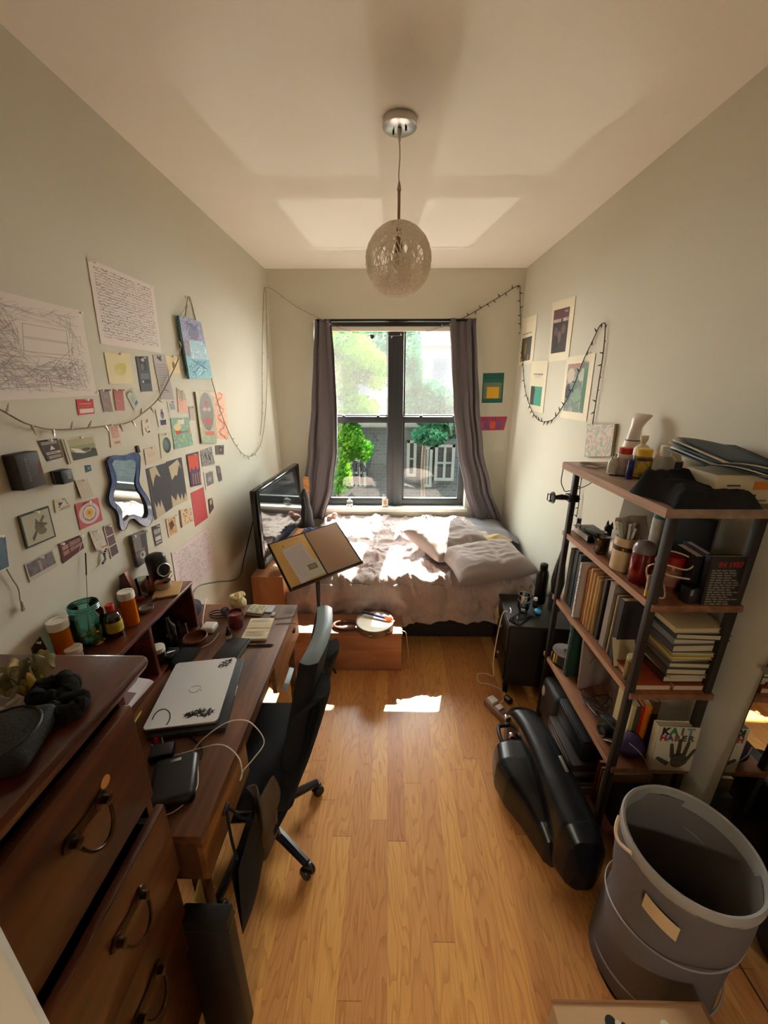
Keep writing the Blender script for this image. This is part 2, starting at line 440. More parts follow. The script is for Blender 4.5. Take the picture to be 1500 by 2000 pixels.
def duvet(u, v):
    # v: 0 at the wall .. 1 at the hem;   u: 0 left .. 1 right
    right = .80 + .22 * min(1, v * 1.9) + .03 * math.sin(v * 9)
    x = -.74 + (right + .74) * u
    top = 1.31
    hang = .30 + .05 * math.sin(u * 5 + 1) + .035 * noise.noise(Vector((u * 6, 2, 2)))
    if u > .9: hang *= 1 - (u - .9) * 3.2
    s = v * (top + hang + .08)
    if s < top:
        y = 3.845 - s; z = .488 + .022 * min(1, s * 1.2); ny, nz = 0, 1
    elif s < top + .12:
        a = (s - top) / .12 * PI / 2
        y = 3.845 - top - .076 * math.sin(a); z = .510 - .076 * (1 - math.cos(a)); ny, nz = -math.sin(a), math.cos(a)
    else:
        y = 3.845 - top - .076 - .02 * (s - top); z = .510 - .076 - (s - top - .12); ny, nz = -1, 0
    f = fold(x, s)
    edge = min(1, u / .04, (1 - u) / .03)
    if nz < .5: f = f * .8 + .018 * (math.sin(x * 24 + 3 * noise.noise(Vector((x * 2, s * 1.5, 0)))) + 1) * (1 - nz)
    f *= edge
    # left end and right end sag over the edge of the bed
    dz = 0
    if u < .06: dz = -(.06 - u) * 3.2
    if u > .97: dz = -(u - .97) * 2.2
    return (x, y + ny * f, z + nz * f + dz * max(nz, .2) + .004)
b = MB(); b.grid(duvet, 340, 310, M_duvet)
dv = b.build('duvet', origin=(.1, 3.1, .56)); tag(dv, 'crumpled mauve duvet spread over the bed, striped with sunlight', 'duvet')
so = dv.modifiers.new('thickness', 'SOLIDIFY'); so.thickness = .012; so.offset = -1

def pillow(name, label, c, size, rot, m, seed):
    b = MB(); n = 44
    def P(side):
        def fn(i, j):
            u, v = i * 2 - 1, j * 2 - 1
            t = max(0, (1 - u ** 4)) ** .55 * max(0, (1 - v ** 4)) ** .55
            pin = 1 - .10 * (1 - abs(u)) * abs(v) ** 3 - 0
            pin2 = 1 - .10 * (1 - abs(v)) * abs(u) ** 3
            w = noise.noise(Vector((u * 2.3 + seed, v * 2.3, seed))) * .018 + (1 - abs(noise.noise(Vector((u * 3.5, v * 3.5 + seed, 2))) * 2)) * .010
            return (u * size[0] / 2 * pin2, v * size[1] / 2 * pin, side * (t * size[2] / 2 + (w * t if side > 0 else 0)))
        return fn
    b.grid(P(1), n, n, m); b.grid(lambda i, j: P(-1)(1 - i, j), n, n, m)
    bm = bmesh.new(); 
    o = b.build(name); o.location = c; o.rotation_euler = rot
    bm.from_mesh(o.data); bmesh.ops.remove_doubles(bm, verts=bm.verts, dist=.0008); bm.to_mesh(o.data); bm.free()
    return tag(o, label, 'pillow')
M_pil = mat('pillowcase', (150, 138, 136), .9, bump=(420, .1), sheen=.2)
pillow('pillow', 'plump grey-mauve pillow lying nearest on the right of the bed', (.715, 2.58, .62), (.60, .43, .17), (math.radians(7), math.radians(-2), math.radians(14)), M_pil, 1.3)
pillow('pillow', 'sunlit pillow behind the front pillow, half in the light', (.49, 2.95, .642), (.62, .46, .20), (math.radians(12), math.radians(4), math.radians(36)), M_pil, 4.1)
# small tan cloth tucked behind the pillows
b = MB(); b.grid(lambda u, v: (.22 * (u - .5), .16 * (v - .5), .035 * math.sin(u * 3.1) * math.sin(v * 3) + .012 * noise.noise(Vector((u * 5, v * 5, 0)))), 24, 18, mat('tan_cloth', (176, 152, 112), .9))
solo('folded_cloth', b, 'small tan cloth lying behind the two pillows', 'cloth', (.93, 3.1, .585), rot=(0, .1, .5))
# loose sheet turned back at the head of the bed
def shf(u, v):
    x = .62 + .56 * u; y = 3.85 - .62 * v
    return (x, y, .518 + .012 * abs(noise.noise(Vector((x * 7, y * 5, 1)))) * 2 - max(0, x - 1.1) * .6 + .035 * math.exp(-((v - .5 - .3 * u) * 7) ** 2))
b = MB(); b.grid(shf, 60, 60, mat('blue_grey_sheet', (138, 134, 140), .9, bump=(300, .1)))
o = b.build('bed_sheet', origin=(.9, 3.5, .57)); tag(o, 'blue-grey sheet bunched at the head of the bed under the window', 'sheet')

# ---------------------------------------------------------------- curtains
M_curt = mat('taupe_curtain', (100, 94, 98), .9, bump=(300, .08), sheen=.25)
M_rod = mat('curtain_rod', (30, 28, 28), .4, .7)
def curtain(label, rows, folds, ph):
    """rows: list of (v pixel, left u, right u)"""
    def fn(u, v):
        k = v * (len(rows) - 1); i = min(int(k), len(rows) - 2); t = k - i
        t = t * t * (3 - 2 * t) * .5 + t * .5
        z = rows[i][0] + (rows[i + 1][0] - rows[i][0]) * (k - i)
        a = rows[i][1] + (rows[i + 1][1] - rows[i][1]) * t
        c = rows[i][2] + (rows[i + 1][2] - rows[i][2]) * t
        uu = u + .10 * math.sin(u * 5.3 + ph * 2) + .03 * math.sin(v * 4 + ph)
        w = math.sin(uu * folds * 2 * PI + ph + .5 * math.sin(v * 3 + u * 4)) * (.020 + .012 * math.sin(u * 7 + ph))
        x = a + (c - a) * u + .008 * math.sin(u * folds * 4 * PI + v * 5)
        return (x, YB - .085 + w - .02 * v, z)
    b = MB(); b.grid(fn, 150, 60, M_curt)
    o = b.build('curtain', origin=(rows[0][1], YB - .085, rows[0][0])); tag(o, label, 'curtain')
    so = o.modifiers.new('thickness', 'SOLIDIFY'); so.thickness = .003
    return o
YC = YB - .09
def crow(v, a, c):
    p, q = at(a, v, Y=YC), at(c, v, Y=YC); return (p.z, p.x, q.x)
curtain('taupe curtain hanging at the left side of the window', [crow(624, 615, 645), crow(700, 612, 652), crow(790, 609, 658), crow(880, 602, 660), crow(950, 594, 652), crow(1012, 588, 634)], 3.6, .3)
curtain('taupe curtain swept aside at the right of the window', [crow(622, 878, 931), crow(700, 880, 932), crow(790, 884, 934), crow(880, 894, 940), crow(950, 908, 955), crow(1015, 926, 976)], 3.4, 1.2)
rz = at(770, 623, Y=YC).z - .01
t = thing('curtain_rod', 'dark curtain rod across the top of the window', 'curtain rod', (0, YC, rz))
MB().tube([(at(618, 625, Y=YC).x, 0, 0), (at(916, 625, Y=YC).x, 0, 0)], .011, M_rod).build('rod', t)
for x in (-.62, .72): MB().span(x - .008, x + .008, -.006, .09, -.012, .006, M_rod, .002).build('bracket', t)

# ---------------------------------------------------------------- desk
W_desk = wood('walnut_desk', (74, 42, 24), (122, 78, 48), (9, 1.0, 9), .5)
W_deskf = wood('desk_front', (120, 74, 36), (164, 110, 58), (6, 1.0, 14), .5)
DX, DY0, DY1, DZ = -.475, .67, 1.765, .752
desk = thing('desk', 'long brown wooden desk along the left wall', 'desk', (-.78, 1.2, 0))
def L_(x, y, z, ox=-.78, oy=1.2): return (x - ox, y - oy, z)
MB().span(XL + .004 + .78, DX + .78, DY0 - 1.2, DY1 - 1.2, DZ - .028, DZ, W_desk, .003).build('desk_top', desk)
fr = MB()
fr.span(XL + .03 + .78, DX - .022 + .78, DY0 - 1.2 + .006, DY0 - 1.2 + .026, .575, DZ - .028, W_desk).span(XL + .03 + .78, DX - .022 + .78, DY1 - 1.2 - .026, DY1 - 1.2 - .006, .575, DZ - .028, W_desk)
fr.span(XL + .02 + .78, XL + .04 + .78, DY0 - 1.2 + .02, DY1 - 1.2 - .02, .575, DZ - .028, W_desk)
fr.span(DX - .05 + .78, DX - .022 + .78, .98 - 1.2, 1.33 - 1.2, .65, DZ - .028, W_desk)
fr.build('apron', desk)
M_pull = mat('dark_pull', (40, 26, 18), .5)
for y0, y1, out in ((DY0 + .004, .985, .0), (1.335, DY1 - .004, .0)):
    dr = MB().span(DX - .022 + .78, DX - .003 + .78, y0 - 1.2, y1 - 1.2, .578, DZ - .031, W_deskf, .002).build('drawer', desk)
    yc = .795 if y0 < 1 else 1.66
    MB().box((DX + .78 + .001, yc - 1.2, .668), (.012, .035, .014), M_pull, bev=.004).build('pull', dr)
for x, y in ((DX - .045, DY0 + .03), (DX - .045, DY1 - .03), (XL + .05, DY0 + .03), (XL + .05, DY1 - .03)):
    MB().box((x + .78, y - 1.2, .288), (.035, .035, .577), W_desk, bev=.003).build('leg', desk)
# hutch / pigeon-hole shelf on the desk
W_red = wood('mahogany', (62, 26, 14), (112, 52, 28), (8, 1.2, 8), .32, .25)
HX, HY0, HY1, HZ = -.892, .74, 1.56, 1.0
hu = thing('desk_hutch', 'low reddish wooden cubby shelf standing at the back of the desk', 'shelf', (-1.0, 1.15, DZ))
h0 = HZ - DZ
MB().span(XL + .006 + 1, HX + 1, HY0 - 1.15, HY1 - 1.15, h0 - .018, h0, W_red, .003).build('top_board', hu)
MB().span(XL + .006 + 1, HX + 1, HY0 - 1.15, HY1 - 1.15, .0, .016, W_red, .002).build('bottom_board', hu)
for y in (HY0 + .009, 1.23, HY1 - .009): MB().span(XL + .006 + 1, HX + 1 - .004, y - .009 - 1.15, y + .009 - 1.15, .016, h0 - .018, W_red, .002).build('divider' if 1 < y < 1.4 else 'side_panel', hu)
MB().span(XL + .006 + 1, XL + .014 + 1, HY0 - 1.15 + .018, HY1 - 1.15 - .018, .016, h0 - .018, mat('hutch_back', (46, 24, 16), .7)).build('back_panel', hu)

# ---------------------------------------------------------------- tall chest of drawers
W_chest = wood('chest_front', (56, 24, 8), (100, 50, 18), (9, 1.3, 9), .38, .2)
W_ctop = wood('chest_top', (52, 18, 8), (98, 42, 20), (10, 1.0, 10), .3, .3)
M_dark = mat('drawer_interior', (30, 20, 14), .9)
CZ = 1.33
ch = thing('chest_of_drawers', 'tall dark red-brown chest of drawers at the lower left', 'chest of drawers', (-.80, .28, 0))
def cs(mb, x0, x1, y0, y1, z0, z1, m, bev=0): return mb.span(x0 + .80, x1 + .80, y0 - .28, y1 - .28, z0, z1, m, bev)
CY0, CY1 = -.20, .645
b = MB(); cs(b, XL + .02, -.555, CY1 - .02, CY1 - .003, .05, CZ - .08, W_chest); cs(b, XL + .02, -.555, CY0, CY0 + .02, .05, CZ - .08, W_chest)
cs(b, XL + .005, XL + .02, CY0, CY1, .05, CZ - .08, M_dark); cs(b, XL + .02, -.56, CY0, CY1, .05, .08, W_chest)
b.build('carcass', ch)
b = MB(); cs(b, XL + .004, -.487, CY0 - .02, CY1 + .006, CZ - .030, CZ, W_ctop, .012); cs(b, XL + .01, -.510, CY0 - .01, CY1, CZ - .058, CZ - .028, W_ctop, .010); cs(b, XL + .01, -.535, CY0 - .004, CY1 - .003, CZ - .085, CZ - .056, W_ctop, .008)
b.build('top', ch)
M_bronze = mat('aged_bronze', (74, 60, 44), .35, .9, nz=(60, .3))
zs = [(.965, 1.222, -.530), (.705, .935, -.512), (.42, .68, -.527), (.10, .395, -.54)]
for z0, z1, xf in zs:
    d = MB(); cs(d, xf - .022, xf, CY0 + .012, CY1 - .018, z0, z1, W_chest, .005)
    do = d.build('drawer_front', ch)
    d = MB(); cs(d, xf - .10, xf - .022, CY1 - .05, CY1 - .038, z0 + .02, z1 - .02, M_dark); cs(d, -.98, xf - .022, CY0 + .05, CY1 - .05, z0 + .015, z0 + .025, M_dark)
    cs(d, -1.0, -.99, CY0 + .05, CY1 - .05, z0 + .015, z1 - .02, M_dark)
    d.build('drawer_box', do)
    zc = (z0 + z1) / 2 + .005
    for y in (.467, -.02):
        hx = xf + .80
        hb = MB()
        for s in (-1, 1): hb.lathe([(.016, 0), (.015, .004), (.008, .006), (.007, .016), (.0095, .02), (0, .022)], M_bronze, M=T(hx, y + s * .036 - .28, zc + .025) @ R('Y', 90), seg=16)
        hb.prism([(-.052, .012), (-.04, .03), (0, .022), (.04, .03), (.052, .012), (.04, -.004), (0, .004), (-.04, -.004)], 0, .003, M_bronze, M=T(hx, y - .28, zc + .012) @ Matrix(((0, 0, 1, 0), (1, 0, 0, 0), (0, 1, 0, 0), (0, 0, 0, 1))))
        ho = hb.build('handle_plate', do)
        pts = [(hx + .014 + .014 * math.sin(a), y - .28 - .036 * math.cos(a), zc + .025 - .052 * math.sin(a)) for a in [PI * k / 16 for k in range(17)]]
        MB().tube(pts, .0035, M_bronze).build('bail_handle', do)
st = MB(); st.lathe([(.0, 0), (.0115, 0), (.0115, .0015), (0, .0016)], mat('tan_sticker', (214, 150, 84), .6), M=T(-.530 + .80 + .0005, .522 - .28, 1.143) @ R('Y', 90)); st.build('round_sticker', ch)

# ---------------------------------------------------------------- TV, TV stand, trunk
W_ash = wood('orange_veneer', (150, 96, 56), (186, 128, 80), (3, 3, 1), .5)
t = thing('tv_stand', 'plain light brown wooden box stand under the television', 'stand', (-.86, 2.86, 0))
b = MB(); b.span(-.10, .125, -.46, .50, .0, .575, W_ash, .004); b.build('cabinet', t)
tv = thing('television', 'black flat screen television turned towards the bed', 'television', (-.855, 2.90, .577), math.radians(-4))
b = MB(); b.box((0, 0, .325), (.055, .95, .57), mat('gloss_black', (14, 14, 15), .12), bev=.012); b.box((-.04, 0, .30), (.05, .6, .35), M_black, bev=.02); b.build('housing', tv)
b = MB(); b.span(.0285, .0295, -.445, .445, .085, .585, mat('tv_screen', (10, 11, 13), .06)); b.build('screen', tv)
b = MB(); b.box((0, 0, .008), (.17, .42, .014), M_black, bev=.006); b.box((-.01, 0, .035), (.04, .12, .06), M_black, bev=.01); b.build('foot', tv)
b = MB(); b.span(.029, .0296, -.02, .02, .055, .062, mat('tv_emblem', (150, 150, 152), .3, .8)); b.build('emblem', tv)
# things at the foot of the TV
b = MB(); b.grid(lambda u, v: (.12 * (u - .5), .11 * (v - .5), .03 + .03 * math.sin(u * 6 + v * 3) * (1 - v)), 14, 14, mat('cream_wrapper', (214, 206, 180), .6, nz=(25, .25)))
solo('paper_wrapper', b, 'crinkled cream wrapper lying on the stand at the front of the television', 'wrapper', (-.762, 2.50, .577))
cb = MB(); cb.tube(bez([(-.95, 2.56, .95), (-1.0, 2.45, .72), (-1.02, 2.34, .6), (-1.05, 2.1, .7), (-1.06, 1.9, .78), (-1.04, 1.78, .775)], 8), .004, M_black)
o = cb.build('power_cable', origin=(-1.0, 2.2, .7)); tag(o, 'black cable hanging from behind the television down to the desk', 'cable')
W_trunk = wood('trunk_wood', (134, 86, 60), (164, 112, 82), (1.2, 6, 6), .5)
t = thing('wooden_chest', 'low orange-brown wooden chest at the foot of the bed', 'trunk', (-.28, 2.255, 0))
MB().span(-.36, .37, -.10, .12, .0, .282, W_trunk, .004).build('box', t)
MB().span(-.365, .375, -.106, .12, .282, .302, W_trunk, .004).build('lid', t)
# tambourine with sunlit skin, drumstick on top, headphones
dr = thing('hand_drum', 'round frame drum with pale skin lying on the wooden chest', 'drum', (-.088, 2.215, .304))
b = MB(); n = 40
b.lathe([(.118, 0), (.124, 0), (.124, .05), (.118, .05), (.118, 0)], mat('drum_hoop', (96, 74, 54), .4), seg=44); b.build('hoop', dr)
b = MB(); b.lathe([(0, .045), (.117, .045), (.119, .043), (.119, .04), (0, .04)], mat('drum_skin', (216, 208, 184), .5, nz=(9, .12)), seg=40); b.build('skin', dr)
for k in range(6):
    a = k * PI / 3 + .3
    MB().lathe([(0, -.004), (.014, -.003), (.014, .003), (0, .004)], M_steel, M=T(.121 * math.cos(a), .121 * math.sin(a), .025), seg=14).build('jingle', dr)
b = MB(); b.tube([(-.15, 0, 0), (-.05, .0, .002)], .009, mat('blue_handle', (42, 44, 84), .35)); b.tube([(-.05, 0, .002), (.02, 0, .003)], .011, mat('blue_handle', (42, 44, 84), .35))
so_ = b.build('mallet'); so_.location = (-.04, 2.24, .364); so_.rotation_euler = (0, math.radians(2), math.radians(-22)); tag(so_, 'blue-handled brush resting across the frame drum', 'brush')
b = MB()
for k in range(60):
    a, c = rnd.uniform(-.02, .02), rnd.uniform(-.012, .014)
    b.tube([(.02, a * .5, c * .5 + .003), (.055 + rnd.uniform(0, .03), a, c)], .0012, mat('bristle', (206, 128, 84), .7), seg=4)
b.build('bristles', so_)
b = MB(); b.tube([(.085 * math.cos(a), .045 * math.sin(a), .012) for a in [2 * PI * k / 28 for k in range(28)]], .011, mat('ring_metal', (92, 66, 58), .25, .5), closed=True)
solo('ring_shaker', b, 'dark shiny ring lying on the wooden chest left of the frame drum', 'ring', (-.28, 2.22, .304))
b = MB(); b.tube(bez([(.0, 0, 0), (.03, .0, -.02), (.045, -.02, -.15), (.04, -.01, -.25), (.05, 0, -.297)], 6), .004, mat('tan_cord', (150, 116, 96), .6))
solo('cord', b, 'thin tan cord hanging down the right end of the wooden chest', 'cord', (.088, 2.17, .306))

# ---------------------------------------------------------------- desk chair
cx, cy = -.545, 1.15
chx = thing('office_chair', 'black swivel desk chair pushed in at the desk', 'chair', (cx, cy, 0))
M_cushion = mat('chair_fabric', (11, 11, 12), .9, bump=(300, .15))
M_chp = mat('chair_plastic', (24, 24, 30), .35)
for k in range(5):
    a = math.radians(-33 + 72 * k)
    ar = MB(); ex, ey = .275 * math.cos(a), .275 * math.sin(a)
    ar.tube([(0.03 * math.cos(a), .03 * math.sin(a), .105), (.15 * math.cos(a), .15 * math.sin(a), .095), (ex, ey, .07)], [.024, .02, .016], M_chp, seg=8)
    ao = ar.build('leg', chx)
    cw = MB()
    for s in (-1, 1): cw.lathe([(0, -.009), (.022, -.009), (.026, -.004), (.026, .004), (.022, .009), (0, .009)], M_chp, M=T(ex + s * .013 * math.sin(a), ey - s * .013 * math.cos(a), .0265) @ R('Z', math.degrees(a)) @ R('X', 90), seg=20)
    cw.box((ex, ey, .05), (.03, .022, .03), M_chp, bev=.008)
    cw.build('caster', ao)
MB().lathe([(.034, .06), (.034, .13), (.026, .14), (.026, .40), (.05, .42), (.05, .44), (0, .44)], M_blackm).build('gas_column', chx)
b = MB(); b.box((0, 0, .475), (.44, .44, .08), M_cushion, bev=.035, seg=4); b.build('seat', chx)
bk = MB()   # backrest: upright slab whose narrow top is coloured as if lit by the window
def back(u, v, s):
    y = 1.005 + .315 * u - cy; z = .56 + .455 * v
    x = -.345 + .095 * v ** 1.1 + .018 * math.sin(u * PI) - cx
    return (x + s, y, z)
bk.grid(lambda u, v: back(u, v, .03), 14, 14, M_cushion); bk.grid(lambda u, v: back(1 - u, v, -.03), 14, 14, M_cushion)
for k in range(13):
    pass
def rimf(u, v):
    p = u * 4; i = int(p) % 4; t = p - int(p)
    uv = ((t, 0), (1, t), (1 - t, 1), (0, 1 - t))[i]
    q0 = back(uv[0], uv[1], .03); q1 = back(uv[0], uv[1], -.03)
    o = .012 * math.sin(v * PI)
    return (q0[0] + (q1[0] - q0[0]) * v, q0[1] + (uv[0] - .5) * 2 * o * (1 if i in (1, 3) else .0), q0[2] + (o if i == 2 else -o if i == 0 else 0))
bk.grid(rimf, 57, 6, M_cushion)
bk.grid(lambda u, v: (lambda q: (q[0], q[1], q[2] + .0012))(rimf(.5 + .25 * u, v)), 14, 6, mat('backrest_sheen', (112, 132, 142), .3))  # pale blue strip: window sheen painted along the top edge
bk.build('backrest', chx)
b = MB(); b.tube([(-.15, 0.02, .45), (.05, .02, .44), (.17, .02, .46), (.215, .02, .58)], [.02, .02, .02, .018], M_blackm); b.build('back_bracket', chx)
b = MB(); b.lathe([(0, 0), (.018, .002), (.021, .02), (.018, .05), (0, .055)], mat('chrome', (190, 180, 178), .15, 1), M=T(-.315 - cx, 1.33 - cy, .525) @ R('X', -75)); b.tube([(-.345 - cx, 1.16 - cy, .50), (-.315 - cx, 1.34 - cy, .525)], .006, M_steel); b.build('tilt_knob', chx)
# coat over the chair back
def coat(u, v):
    # v 0 = inside top, .15 over the top, 1 = hem outside
    y = .965 + .30 * u - .03 * v + .015 * math.sin(v * 5)
    if v < .18:
        t = v / .18; x = -.312 + .10 * t - .0; z = .80 + .10 * t
    else:
        t = (v - .18) / .82; x = -.214 - .225 * t ** 1.1 + .02 * math.sin(u * 9 + t * 3) ; z = .90 - .56 * t - .06 * math.sin(u * 4 + 1) * t
    x += .012 * noise.noise(Vector((u * 4, v * 4, 8)))
    return (x, y, z)
b = MB(); b.grid(coat, 40, 50, M_blackf); o = b.build('coat', origin=(-.27, 1.1, .7)); tag(o, 'black coat draped over the desk chair, hem near the floor', 'coat')
so = o.modifiers.new('thickness', 'SOLIDIFY'); so.thickness = .012
# brown-grey cloth hanging from the near side of the chair
def rag(u, v):
    return (-.455 + .085 * u + .01 * math.sin(v * 6), .895 + .03 * math.sin(u * 7 + v * 2) + .02 * v, .62 - .30 * v - .03 * math.sin(u * 5))
b = MB(); b.grid(rag, 26, 26, mat('taupe_cloth', (92, 76, 62), .9, nz=(12, .15))); o = b.build('scarf', origin=(-.41, .9, .5)); tag(o, 'taupe cloth hanging down beside the near edge of the chair', 'cloth')
so = o.modifiers.new('thickness', 'SOLIDIFY'); so.thickness = .006
# black tote bag hanging in front of the near end of the desk
def bag(u, v, s):
    w = 1 + .35 * v
    x = -.415 + s * (.010 * (1 - v) + .022 * math.sin(v * PI) * math.sin(u * PI) + .0005); y = .760 + (.5 - u) * -.15 * w + .01 * v
    return (x, y, .60 - .27 * v + .03 * abs(u - .5) * v - .02 * math.sin(u * PI) * v)
b = MB(); b.grid(lambda u, v: bag(u, v, 1), 18, 18, M_blackf).grid(lambda u, v: bag(1 - u, v, -1), 18, 18, M_blackf)
b.tube(bez([bag(.15, 0, 0), (-.44, .74, .64), (-.468, .795, .671), (-.44, .80, .63), bag(.85, 0, 0)], 6), .004, M_blackf)
o = b.build('tote_bag', origin=(-.415, .745, .6)); tag(o, 'black cloth bag hanging from the front of the desk', 'bag')
b = MB(); b.box((0, 0, .27), (.13, .04, .54), mat('black_board', (20, 18, 18), .5), bev=.006); b.box((0, 0, .5), (.132, .042, .012), M_black, bev=.002)
solo('flat_case', b, 'flat black case standing upright on the floor by the near desk leg', 'case', (-.475, .625, .0))
b = MB(); b.box((0, 0, .0), (.006, .085, .12), mat('cream_card_stock', (206, 186, 112), .7), rot=(.3, .0, .1)); solo('cardboard_sleeve', b, 'yellowish card sleeve showing between desk end and flat case', 'card', (-.515, .70, .51))

# ---------------------------------------------------------------- bookcase
W_bc = wood('bookcase_board', (104, 64, 40), (148, 98, 66), (9, 1.0, 9), .45)
W_bct = wood('bookcase_top', (128, 104, 88), (164, 138, 118), (9, 1.0, 9), .5)
SX0, SX1, SY0, SY1 = .872, 1.175, 1.135, 1.815
LV = [1.50, 1.155, .79, .43, .085]
bc = thing('bookcase', 'open wooden bookcase with dark posts crowded with books and bottles', 'bookcase', (1.02, 1.47, 0))
M_post = mat('bookcase_post', (40, 32, 28), .5, .1)
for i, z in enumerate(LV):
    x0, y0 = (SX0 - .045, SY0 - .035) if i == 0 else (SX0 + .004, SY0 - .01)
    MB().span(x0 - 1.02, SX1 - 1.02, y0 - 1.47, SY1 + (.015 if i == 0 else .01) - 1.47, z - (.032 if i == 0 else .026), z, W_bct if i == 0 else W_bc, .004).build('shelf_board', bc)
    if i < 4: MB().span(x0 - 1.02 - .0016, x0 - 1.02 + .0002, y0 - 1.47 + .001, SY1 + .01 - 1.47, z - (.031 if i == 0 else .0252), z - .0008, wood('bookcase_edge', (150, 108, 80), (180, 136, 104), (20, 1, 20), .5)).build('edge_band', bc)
for x in (SX0, SX1 - .03):
    for y in (SY0, SY1 - .035):
        MB().span(x - .002 - 1.02, x + .022 - 1.02, y - .002 - 1.47, y + .022 - 1.47, 0, LV[0] - .032, M_post, .002).build('post', bc)

# ---------------------------------------------------------------- nightstand
ns = thing('nightstand', 'black two-drawer nightstand between the bed and the bookcase', 'nightstand', (.905, 2.12, 0), math.radians(-6))
M_ns = mat('nightstand_black', (34, 31, 30), .4)
MB().span(-.175, .19, -.18, .19, .478, .50, M_ns, .004).build('top', ns)
b = MB(); b.span(-.16, .18, -.165, .18, .06, .478, M_ns, .003); b.build('carcass', ns)
for z0, z1 in ((.28, .465), (.085, .265)):
    d = MB().span(-.172, -.16, -.15, .165, z0, z1, M_ns, .003).build('drawer', ns)
    MB().ball((-.182, .0, (z0 + z1) / 2), .011, M_steel, 14, 8).build('knob', d)
for x in (-.15, .17):
    for y in (-.155, .17): MB().box((x, y, .03), (.028, .028, .06), M_ns, bev=.003).build('foot', ns)

# ---------------------------------------------------------------- laundry hamper, cardboard box, mirror
hc = Vector((.87, .765, 0))
ham = thing('laundry_hamper', 'round pop-up mesh laundry hamper with dark inside at the lower right', 'hamper', hc)
M_mesh = mat('hamper_mesh', (104, 97, 97), .7, nz=(3, .1), bump=(500, .3))
M_band = mat('hamper_band', (150, 146, 140), .55)
HH = .60
def hw(r0):
    def fn(u, v):
        a = 2 * PI * u
        sag = .006 * math.sin(3 * a + v * 7) + .004 * noise.noise(Vector((math.cos(a) * 2, math.sin(a) * 2, v * 4)))
        r = r0 + sag - .012 * math.sin(v * PI) ** 2
        return (r * math.cos(a), r * math.sin(a), .005 + (HH - .03) * v)
    return fn
b = MB(); b.grid(hw(.168), 65, 30, M_mesh); b.grid(lambda u, v: hw(.164)(1 - u, v), 65, 30, mat('hamper_inside', (112, 104, 98), .9)); b.lathe([(0, .004), (.168, .004)], M_mesh, seg=64)
b.build('mesh_wall', ham)
b = MB(); b.lathe([(.161, HH - .05), (.172, HH - .03), (.173, HH - .004), (.168, HH + .004), (.161, HH + .001), (.161, HH - .05)], M_band, seg=64); b.build('rim_band', ham)
sp = [(.1665 * math.cos(a), .1665 * math.sin(a), .02 + (HH - .06) * k / 110) for k, a in [(k, k / 110 * 2 * PI * 2.2 + 2.0) for k in range(111)]]
b = MB(); b.tube(sp, .0026, mat('hamper_wire', (150, 144, 142), .6), seg=6); b.build('spiral_wire', ham)
b = MB(); a0 = math.radians(205)
b.grid(lambda u, v: (.1715 * math.cos(a0 + u * .5), .1715 * math.sin(a0 + u * .5), .515 - .055 * v - .02 * u), 10, 4, mat('hamper_tag', (206, 178, 140), .7)); b.build('fabric_label', ham)
for a1 in (math.radians(168), math.radians(-15)):
    pts = [(.174 * math.cos(a1 + t * .3) + .012 * math.sin((t + 1) * PI / 2) * math.cos(a1), .174 * math.sin(a1 + t * .3) + .012 * math.sin((t + 1) * PI / 2) * math.sin(a1), HH - .02 - .02 * math.sin((t + 1) * PI / 2)) for t in [k / 8 - 1 for k in range(17)]]
    MB().tube(pts, .005, mat('hamper_tag', (206, 178, 140), .7), seg=6).build('carry_strap', ham)
b = MB(); b.ball((0, 0, .0), (.125, .125, .16), M_blackf, 28, 16, fn=lambda p: p + p.normalized() * .022 * noise.noise(p * 14))
solo('dirty_laundry', b, 'dark heap of clothes inside the mesh laundry hamper', 'laundry', (hc.x, hc.y, .185))
bx = thing('cardboard_box', 'closed brown cardboard box at the bottom edge by the hamper', 'box', (.632, .40, 0))
M_cb = mat('cardboard', (190, 154, 116), .85, nz=(2.5, .05))
MB().span(-.195, .195, -.17, .168, 0, .30, M_cb, .003).build('carton', bx)
b = MB(); b.span(-.196, .196, -.171, .169, .3, .304, M_cb, .001); b.span(.192, .200, -.165, .171, .298, .309, mat('cardboard_edge', (146, 106, 70), .9), .002); b.span(-.196, .196, .165, .172, .294, .307, mat('cardboard_edge', (146, 106, 70), .9), .002); b.build('top_flap', bx)
b = MB()
for x, y, s_, c in ((-.06, .132, .03, (34, 34, 32)), (-.045, .128, .022, (206, 208, 182)), (.075, .128, .024, (206, 208, 182)), (-.03, .128, .014, (30, 40, 34))): b.lathe([(0, 0), (s_ * .5, 0), (s_ * .5, .0006), (0, .0007)], c, c=(x, y, .3043), seg=14)
b.build('printed_mark', bx)
mi = thing('wall_mirror', 'frameless tall mirror leaning on the right wall beside the bookcase', 'mirror', (XR - .035, .56, .0))
b = MB(); Mm = R('Y', 1.6)
b.span(0, .012, -.46, .462, .02, 1.32, mat('mirror_back', (60, 58, 56), .6), .001, M=Mm); b.build('backing', mi)
b = MB(); b.span(-.0015, -.0003, -.455, .457, .03, 1.31, mat('mirror_glass', (225, 228, 226), .02, 1), M=Mm); b.build('glass', mi)
b = MB(); b.span(-.004, .014, .448, .47, .98, 1.0, M_steel, .003, M=Mm); b.build('clip', mi)

